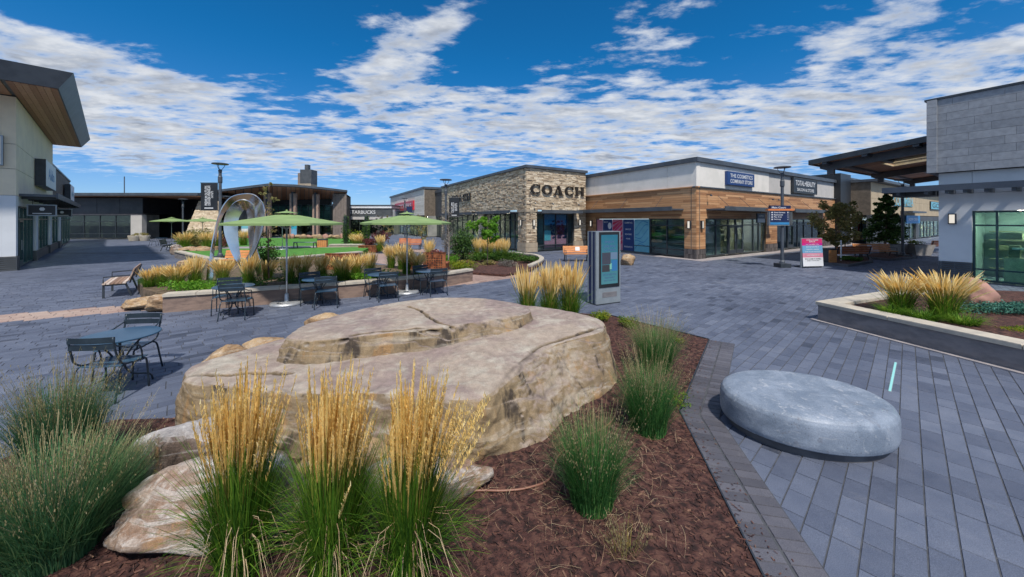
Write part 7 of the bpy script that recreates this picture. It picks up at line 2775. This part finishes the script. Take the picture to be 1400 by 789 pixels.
# the seat faces the left-hand shop
b = make_bench('bench', 'orange wooden bench with a white notice on its back, left of the kiosk', 1.5, 'wood', depth=.42)
x, y = gd(788.5, 21.3)
b.location = (x, y, 0)
b.rotation_euler = (0, 0, R(4))
MB_n = MB().box(ID, -.02, .24, .20, .212, .60, .82)
MB_n.v = [(a, b_ + (c - .45) * .28, c) for a, b_, c in MB_n.v]
loc = b.location.copy()
b.location = (0, 0, 0)
MB_n.build('notice', M['white'], b)
b.location = loc
b = make_bench('bench', 'long red-brown bench in two bays beside the olive tree at right', 2.35, 'wood_red', depth=.45)
x, y = gd(1159, 21.6)
b.location = (x, y, 0)
b.rotation_euler = (0, 0, R(188))
b = make_bench('bench', 'orange bench with a white notice before the dark conical tree at right', 2.3, 'wood', depth=.45)
x, y = gd(1198, 23.2)
b.location = (0, 0, 0)
m_ = MB().box(ID, -.30, -.02, .20, .212, .52, .80)
m_.v = [(a, b_ + (c - .45) * .28, c) for a, b_, c in m_.v]
m_.build('notice', M['white'], b)
b.location = (x, y, 0)
b.rotation_euler = (0, 0, R(-2))
b = make_bench('bench', 'red-brown bench half hidden by the pale wall of the grey shop', 1.6, 'wood_red', depth=.45)
x, y = gd(1281, 27.5)
b.location = (x, y, 0)
b.rotation_euler = (0, 0, R(180))
b = make_bench('bench', 'low dark metal bench on the far walk before the lawn wall', 1.5, 'black', depth=.45)
x, y = gd(231, 29.0)
b.location = (x, y, 0)
b.rotation_euler = (0, 0, R(120))
b = make_bench('bench', 'orange slatted bench against the lawn wall behind the steel sculpture', 1.1, 'wood', depth=.4, arms=False)
x, y = gd(318.5, 17.6)
b.location = (x, y, .05)
b.rotation_euler = (0, 0, R(3))
for i, (px, dep, m1, lab) in enumerate([(552, 30.5, 'wood_red', 'reddish slatted bench beyond the lawn, left of the second umbrella pole'), (567, 29.5, 'wood_red', 'reddish slatted bench beyond the lawn, right of the second umbrella pole')]):
    b = make_bench('bench', lab, .95, m1, depth=.4, arms=False)
    x, y = gd(px, dep)
    b.location = (x, y, 0)
b = make_bench('bench', 'backless pale bench on the path across the lawn', 1.6, 'alu', back=False, depth=.4)
x, y = gd(417, 27.0)
b.location = (x, y, .33)

# ---------------------------------------------------------------- information kiosk
K0 = Vector((2.36, 10.25))
K1 = Vector((3.16, 10.66))
fr = F(K0.x, K0.y, K1.x - K0.x, K1.y - K0.y)
KW = (K1 - K0).length
kk_ = thing('information_kiosk', 'tall silver information kiosk with a blue lit screen in a black surround', 'kiosk', (K0.x, K0.y, 0))
KH = 2.08
MB().box(fr, 0, KW, 0, .06, .03, KH).build('front_panel', M['alu'], kk_)
MB().box(fr, .004, KW - .01, .061, .16, .03, KH - .005).build('dark_core', M['navy_dk'], kk_)
MB().box(fr, 0, KW, .161, .21, .03, KH).build('middle_panel', M['alu'], kk_)
MB().box(fr, .004, KW - .01, .211, .33, .03, KH - .005).build('dark_core', M['navy_dk'], kk_)
MB().box(fr, 0, KW, .331, .38, .03, KH).build('rear_panel', M['alu'], kk_)
MB().box(fr, .02, KW - .02, -.01, .39, 0, .03).build('base', M['black'], kk_)
MB().box(fr, .10, KW - .05, -.012, -.001, .48, KH - .02).build('screen_surround', M['signblack'], kk_)
scr = MB()
sx0, sx1, sz0, sz1 = .17, KW - .12, .58, KH - .10
def smat(n, a, b, st=0.27):
    m, t, bb_, o = base_nodes(n)
    p = t.n('ShaderNodeNewGeometry').outputs['Position']
    z = t.sep(p)[2]
    nz = t.noise(p, 5, 4, .6)
    f = t.m('ADD', t.rng(z, sz0, sz1, 0, 1, False), t.m('MULTIPLY', t.m('SUBTRACT', nz, .5), .4), clamp=True)
    cc = t.mix(f, a, b)
    t.put(bb_.inputs['Emission Color'], cc)
    bb_.inputs['Emission Strength'].default_value = st
    bb_.inputs['Base Color'].default_value = (.01, .01, .01, 1)
    bb_.inputs['Roughness'].default_value = .15
    return m
scr.box(fr, sx0, sx1, -.018, -.013, sz0, sz1)
so_ = scr.build('screen', smat('screen_blue', (0.10, 0.34, 0.42), (0.02, 0.22, 0.36)), kk_)
pw, ph = (sx1 - sx0), (sz1 - sz0)
for a, b_, c, d, col_ in ((.04, .55, .40, .64, (.03, .035, .06)), (.56, .97, .50, .64, (.10, .17, .28)), (.04, .50, .25, .39, (.02, .022, .03)), (.62, .97, .26, .48, (.01, .13, .34)), (.50, .66, .30, .42, (.15, .42, .36))):
    MB().box(fr, sx0 + a * pw, sx0 + b_ * pw, -.022, -.0185, sz0 + c * ph, sz0 + d * ph).build('screen_picture', emis('screen_pic%d' % int(a * 100 + c * 1000), col_, .45), kk_)
m_ = MB()
text(m_, 'ENJOY', fr, sx0 + .2 * pw, sx0 + .8 * pw, sz0 + .82 * ph, sz0 + .88 * ph, -.023)
text(m_, 'SHOP MORE', fr, sx0 + .15 * pw, sx0 + .85 * pw, sz0 + .74 * ph, sz0 + .79 * ph, -.023)
text(m_, 'SAVE MORE', fr, sx0 + .15 * pw, sx0 + .85 * pw, sz0 + .67 * ph, sz0 + .71 * ph, -.023)
m_.build('screen_lettering', emis('screen_dark_text', (.03, .06, .16), .7), kk_)
m_ = MB()
text(m_, 'LET US HELP YOU', fr, sx0 + .1 * pw, sx0 + .9 * pw, sz0 + .17 * ph, sz0 + .21 * ph, -.023)
text(m_, 'SHOP SAFELY', fr, sx0 + .2 * pw, sx0 + .8 * pw, sz0 + .11 * ph, sz0 + .145 * ph, -.023)
text(m_, 'ENJOY YOUR VISIT', fr, sx0 + .15 * pw, sx0 + .85 * pw, sz0 + .05 * ph, sz0 + .085 * ph, -.023)
m_.build('screen_lettering', emis('screen_white_text', (.02, .04, .12), .7), kk_)
vt = MB()
for i in range(7):
    vt.box(fr, .22, KW - .14, -.006, -.001, .20 + i * .022, .212 + i * .022)
vt.build('vent_slot', M['concrete_dk'], kk_, kind='stuff')

# ---------------------------------------------------------------- steel ribbon sculpture
def ribbon_band(ctrl, n=110, th=.03):
    """ctrl: (X, Y in a 4.386x crop of the photo, width dx, dy, depth offset) -> bent plate"""
    Q = catmull(ctrl, n, closed=False)
    m_ = MB()
    d0 = 11.8
    rows = []
    for X, Y, dx_, dy_, dd, tw in Q:
        def pt(xx, yy, ddd):
            dep = d0 + ddd
            px = 260 + xx / 4.386
            py = 220 + yy / 4.386
            return Vector(((px - 700) / FPX * dep, dep, EYE + (HOR - py) * dep / FPX))
        a = pt(X - dx_ / 2, Y - dy_ / 2, dd - tw)
        b_ = pt(X + dx_ / 2, Y + dy_ / 2, dd + tw)
        rows.append((a, b_))
    k = 0
    for i, (a, b_) in enumerate(rows):
        c = rows[max(i - 1, 0)]
        e = rows[min(i + 1, len(rows) - 1)]
        tang = ((e[0] + e[1]) - (c[0] + c[1])).normalized()
        nn = tang.cross(b_ - a)
        nn = nn.normalized() * th / 2 if nn.length > 1e-6 else Vector((0, th / 2, 0))
        mid = (a + b_) / 2 - nn * 1.5
        m_.v += [tuple(a + nn), tuple(mid + nn * 2), tuple(b_ + nn), tuple(b_ - nn), tuple(mid), tuple(a - nn)]
    for i in range(len(rows) - 1):
        for j in range(6):
            q = (j + 1) % 6
            m_.f.append((i * 6 + j, i * 6 + q, (i + 1) * 6 + q, (i + 1) * 6 + j))
            m_.t.append(.5)
    m_.f.append(tuple(range(5, -1, -1)))
    m_.f.append(tuple((len(rows) - 1) * 6 + j for j in range(6)))
    m_.t += [.5, .5]
    return m_
sc_t = thing('ribbon_sculpture', 'tall looping sculpture of polished steel ribbon rising from the long planter', 'sculpture', (*gd(320, 11.8), .3))
ctrl = [(112, 760, 34, 4, -.25, .02), (122, 660, 40, 4, -.2, .02), (134, 540, 22, 2, -.1, .05), (155, 420, 16, 2, 0, .09), (190, 310, 20, 14, .05, .12),
        (245, 245, 22, 40, .1, .15), (310, 216, 6, 34, .1, .2), (370, 225, -30, 42, .1, .2), (408, 270, -60, 16, .05, .15), (420, 350, -46, -8, 0, .12),
        (412, 420, -40, -8, -.02, .1), (385, 520, -22, -10, -.05, .08), (345, 590, -16, -12, -.1, .06), (315, 622, -8, -16, -.12, .04),
        (290, 590, 30, -20, -.15, .05), (262, 510, 60, -14, -.18, .08), (245, 420, 86, 0, -.2, .1), (250, 340, 84, 16, -.18, .12), (285, 280, 60, 44, -.1, .15),
        (325, 262, 16, 60, 0, .18), (358, 285, -34, 46, .1, .15), (368, 350, -40, 6, .2, .1), (368, 430, -36, 0, .25, .05), (378, 520, -42, 0, .3, .03), (398, 600, -46, 0, .32, .02), (418, 680, -34, 0, .35, .02), (430, 755, -26, 0, .36, .02)]
o = ribbon_band(ctrl, 190).build('steel_ribbon', M['steel'], sc_t, smooth=True)
em = o.modifiers.new('e', 'EDGE_SPLIT')
em.split_angle = R(40)

# ---------------------------------------------------------------- rusted screens, planters, stone planters
def corten_screen(label, px0, px1, zt, dep, z0=.36, seed=0, fol=None):
    x0, y0 = gd(px0, dep)
    x1, y1 = gd(px1, dep)
    fr_ = F(x0, y0, x1 - x0, .05)
    W_ = x1 - x0
    t_ = thing('rusted_screen', label, 'screen', (x0, y0, z0), 'laser-cut rusted steel screens')
    r_ = random.Random(seed)
    # a plate built from strips around irregular openings
    m_ = MB()
    nx, nz_ = max(6, int(W_ / .085)), max(4, int((zt - z0) / .09))
    cw, chh = W_ / nx, (zt - z0) / nz_
    for i in range(nx):
        for j in range(nz_):
            cx, cz = (i + .5) * cw, z0 + (j + .5) * chh
            k = 8
            edge_ = i in (0, nx - 1) or j in (0, nz_ - 1)
            rad = 0 if (edge_ and r_.random() < .8) else r_.uniform(.28, .44)
            if rad == 0 or r_.random() < .15:
                m_.quad([fr_.p(cx - cw / 2, 0, cz - chh / 2), fr_.p(cx + cw / 2, 0, cz - chh / 2), fr_.p(cx + cw / 2, 0, cz + chh / 2), fr_.p(cx - cw / 2, 0, cz + chh / 2)])
                continue
            sq = [(-.5, -.5), (.5, -.5), (.5, .5), (-.5, .5)]
            a0 = r_.uniform(0, 1.5)
            inn = [(rad * math.cos(a0 * .3 + .785 + 1.571 * (q - 2)) * r_.uniform(.8, 1.3), rad * math.sin(a0 * .3 + .785 + 1.571 * (q - 2)) * r_.uniform(.8, 1.3)) for q in range(4)]
            for q in range(4):
                w_ = (q + 1) % 4
                pts = [sq[q], sq[w_], inn[w_], inn[q]]
                m_.quad([fr_.p(cx + a * cw, 0, cz + b_ * chh) for a, b_ in pts])
    o_ = m_.build('pierced_plate', M['corten'], t_)
    s_ = o_.modifiers.new('s', 'SOLIDIFY')
    s_.thickness = .012
    fb = MB()
    fb.box(fr_, -.03, 0, -.02, .03, z0, zt + .02)
    fb.box(fr_, W_, W_ + .03, -.02, .03, z0, zt + .02)
    fb.box(fr_, 0, W_, -.02, .03, zt, zt + .02)
    fb.build('screen_frame', M['corten'], t_)
    MB().box(fr_, 0, W_, .10, .30, z0, zt - .03).build('backing_box', M['black'], t_)
    return t_
corten_screen('wide rusted screen with cut-out leaf pattern, standing behind the grasses left of the second umbrella', 445.5, 489, 1.02, 15.0, seed=1)
corten_screen('smaller rusted screen with cut-out leaf pattern at the right end of the long planter', 580, 608, 1.10, 14.6, seed=2)
def corten_planter(label, px, dep, w, h, seed, fm='leaf_red'):
    x, y = gd(px, dep)
    t_ = thing('rusted_planter', label, 'planter', (0, 0, 0))
    MB().hexa([(-w / 2 + .04, -.3, 0), (w / 2 - .04, -.3, 0), (w / 2 - .04, .3, 0), (-w / 2 + .04, .3, 0)], [(-w / 2, -.36, h), (w / 2, -.36, h), (w / 2, .36, h), (-w / 2, .36, h)]).build('planter_box', M['corten'], t_)
    MB().box(ID, -w / 2 - .02, w / 2 + .02, -.38, .38, h, h + .03).build('rim', M['corten'], t_)
    t_.location = (x, y, 0)
    shrub('reddish foliage filling the ' + label, x, y, h, w * .48, .34, .55, 900, .05, fm, seed, 9, 'planter_foliage', 'plant')
corten_planter('low rusted planter beyond the lawn below the coffee pavilion', 505, 27.5, 1.4, .48, 140)
corten_planter('rusted planter right of the steel screen, before the lamp post', 597, 15.2, .95, .62, 141)
corten_planter('small rusted planter left of the right-hand screen', 562, 15.5, .40, .62, 142, 'leaf_ol')
for i, (px, dep, w_) in enumerate([(184.5, 42.5, 1.25), (198, 42.8, 1.0)]):
    x, y = gd(px, dep)
    t_ = thing('stone_planter', ['pale block planter against the pier of the dark building', 'pale round planter with dry plants right of the block planter at the dark entrance'][i], 'planter', (0, 0, 0))
    MB().lathe(0, 0, [(w_ * .40, 0), (w_ * .50, .5), (w_ * .5, .62), (w_ * .42, .62), (w_ * .40, .55)], 20).build('bowl', M['concrete'], t_, smooth=False)
    bush(t_, w_ * .4, w_ * .4, .45, 300, .05, 'leaf_ol', 150 + i, .5, 6)
    t_.location = (x, y, 0)
for i, (px, dep) in enumerate([(1221, 25.6), (1254, 25.2)]):
    x, y = gd(px, dep)
    t_ = thing('concrete_planter', ['big tapered grey concrete planter left one behind the orange bench at right', 'big tapered grey concrete planter right one next to the red-brown bench'][i], 'planter', (0, 0, 0))
    MB().hexa([(-.50, -.4, 0), (.50, -.4, 0), (.50, .4, 0), (-.50, .4, 0)], [(-.72, -.5, .72), (.72, -.5, .72), (.72, .5, .72), (-.72, .5, .72)]).build('planter_box', M['terrac'], t_)
    MB().box(ID, -.64, .64, -.42, .42, .7201, .73).build('soil', M['mulch'], t_)
    bush(t_, .6, .4, .30, 500, .04, 'leaf_yel', 160 + i, .70, 8)
    t_.location = (x, y, 0)
# kerbed tree beds at right
def kerb_bed(poly, label, h=.13):
    t_ = thing('tree_bed', label, 'tree bed', (poly[0][0], poly[0][1], 0))
    inn = []
    cx = sum(p[0] for p in poly) / len(poly)
    cy = sum(p[1] for p in poly) / len(poly)
    for x, y in poly:
        d = Vector((cx - x, cy - y)).normalized() * .16
        inn.append((x + d.x, y + d.y))
    n = len(poly)
    for i in range(n):
        j = (i + 1) % n
        MB().prism([poly[i], poly[j], inn[j], inn[i]], -.02, h).build('kerb_stone', M['kerb_dk'], t_)
    MB().prism(inn, -.02, h - .03).build('soil', M['mulch'], t_)
kerb_bed([g(1122, 361.5), g(1160, 365.0), g(1194, 359.5), g(1188, 352.5), g(1130, 352)], 'small kerbed tree bed under the olive tree beside the poster stand')
kerb_bed([g(1180, 353), g(1215, 357), g(1254, 353.5), g(1246, 348), g(1192, 347.5)], 'small kerbed tree bed under the dark conical tree')
x, y = g(1163, 359)
shrub('green low plants in the kerbed bed under the olive tree', x, y, .08, .8, .4, .32, 1200, .04, 'leaf', 170)
x, y = gd(1150, 21.4)
t_ = thing('tree_stake', 'white guard stake beside the trunk of the olive tree', 'stake', (x - .55, y - .6, .1))
MB().tube([(x - .55, y - .6, .1), (x - .45, y - .5, 1.25)], .035, 8).build('stake', M['white'], t_)
MB().tube([(x - .44, y - .5, 1.2), (x - .02, y + .3, 1.1)], .012, 5).build('tie', M['white'], t_)

# small raised wall and brick seat beyond the lawn
mbw = [gd(447, 28.8), gd(492, 28.6)]
wall_run('seat_wall', 'low brick seat wall with a cream top right of the orange litter bin on the lawn path', 'wall', [gd(450, 28), gd(495, 28)], .55, .5, .45, M['ledge_block'], M['concrete'], mirror=1, stone=1.3)
# boulders along the far edge of the lawn
r_ = random.Random(17)
for i in range(11):
    px = 392 + i * 7.6
    x, y = gd(px, 40.5 + (i % 3) * .5)
    blob_rock('rock', (x, y, .5), (r_.uniform(.35, .6), .35, r_.uniform(.22, .42)), r_.random() * 3, 200 + i, M['salmon'] if i % 3 == 1 else M['rock_tan'],
              'small boulder at the far edge of the lawn, %s in the row from the left' % ORD[i], n=20, cuts=8, group='boulders along the far edge of the lawn')
for i in range(6):
    px = 250 + i * 8.5
    x, y = gd(px, 24.8 + (i % 2) * .5)
    blob_rock('rock', (x, y, .38), (r_.uniform(.4, .7), .35, r_.uniform(.12, .22)), r_.random() * 3, 220 + i, M['rock_tan'],
              'flat grey-tan stone edging the path beyond the lawn wall, %s from the left' % ORD[i], n=20, cuts=8, group='flat stones beyond the lawn wall')
x, y = gd(267, 18.15)
blob_rock('rock', (x, y - .1, .22), (.85, .35, .34), .05, 230, M['rock_tan'], 'long tan stone slab set into the lawn wall left of the sculpture', n=40)
x, y = gd(241, 25.5)
blob_rock('rock', (x, y, .3), (.55, .4, .42), .05, 231, M['rock_grey'], 'pale boulder at the left end of the lawn wall', n=32)
# teal signboard far behind
x0, y0 = gd(398, 44)
fr = F(x0, y0, 1, 0)
sg = thing('signboard', 'small teal and white signboard at the far edge of the lawn', 'sign', (x0, y0, .3))
MB().box(fr, 0, .65, 0, .05, 1.35, 2.0).build('upper_panel', M['aqua'], sg)
MB().box(fr, 0, .65, 0, .05, .45, 1.34).build('lower_panel', M['skyblue'], sg)
MB().box(fr, .05, .10, .051, .1, 0, 1.9).build('post', M['black'], sg)
MB().box(fr, .55, .60, .051, .1, 0, 1.9).build('post', M['black'], sg)
x0, y0 = gd(330, 43)
fr = F(x0, y0, 1, 0)
sg = thing('signboard', 'turquoise and white board with red foot seen through the steel sculpture', 'sign', (x0, y0, .3))
MB().box(fr, 0, 1.5, 0, .05, 1.4, 2.4).build('upper_panel', M['teal'], sg)
MB().box(fr, 0, 1.5, 0, .05, .9, 1.39).build('lower_panel', M['white'], sg)
MB().box(fr, .0, 1.5, 0.06, .1, .3, .89).build('foot_panel', M['red'], sg)
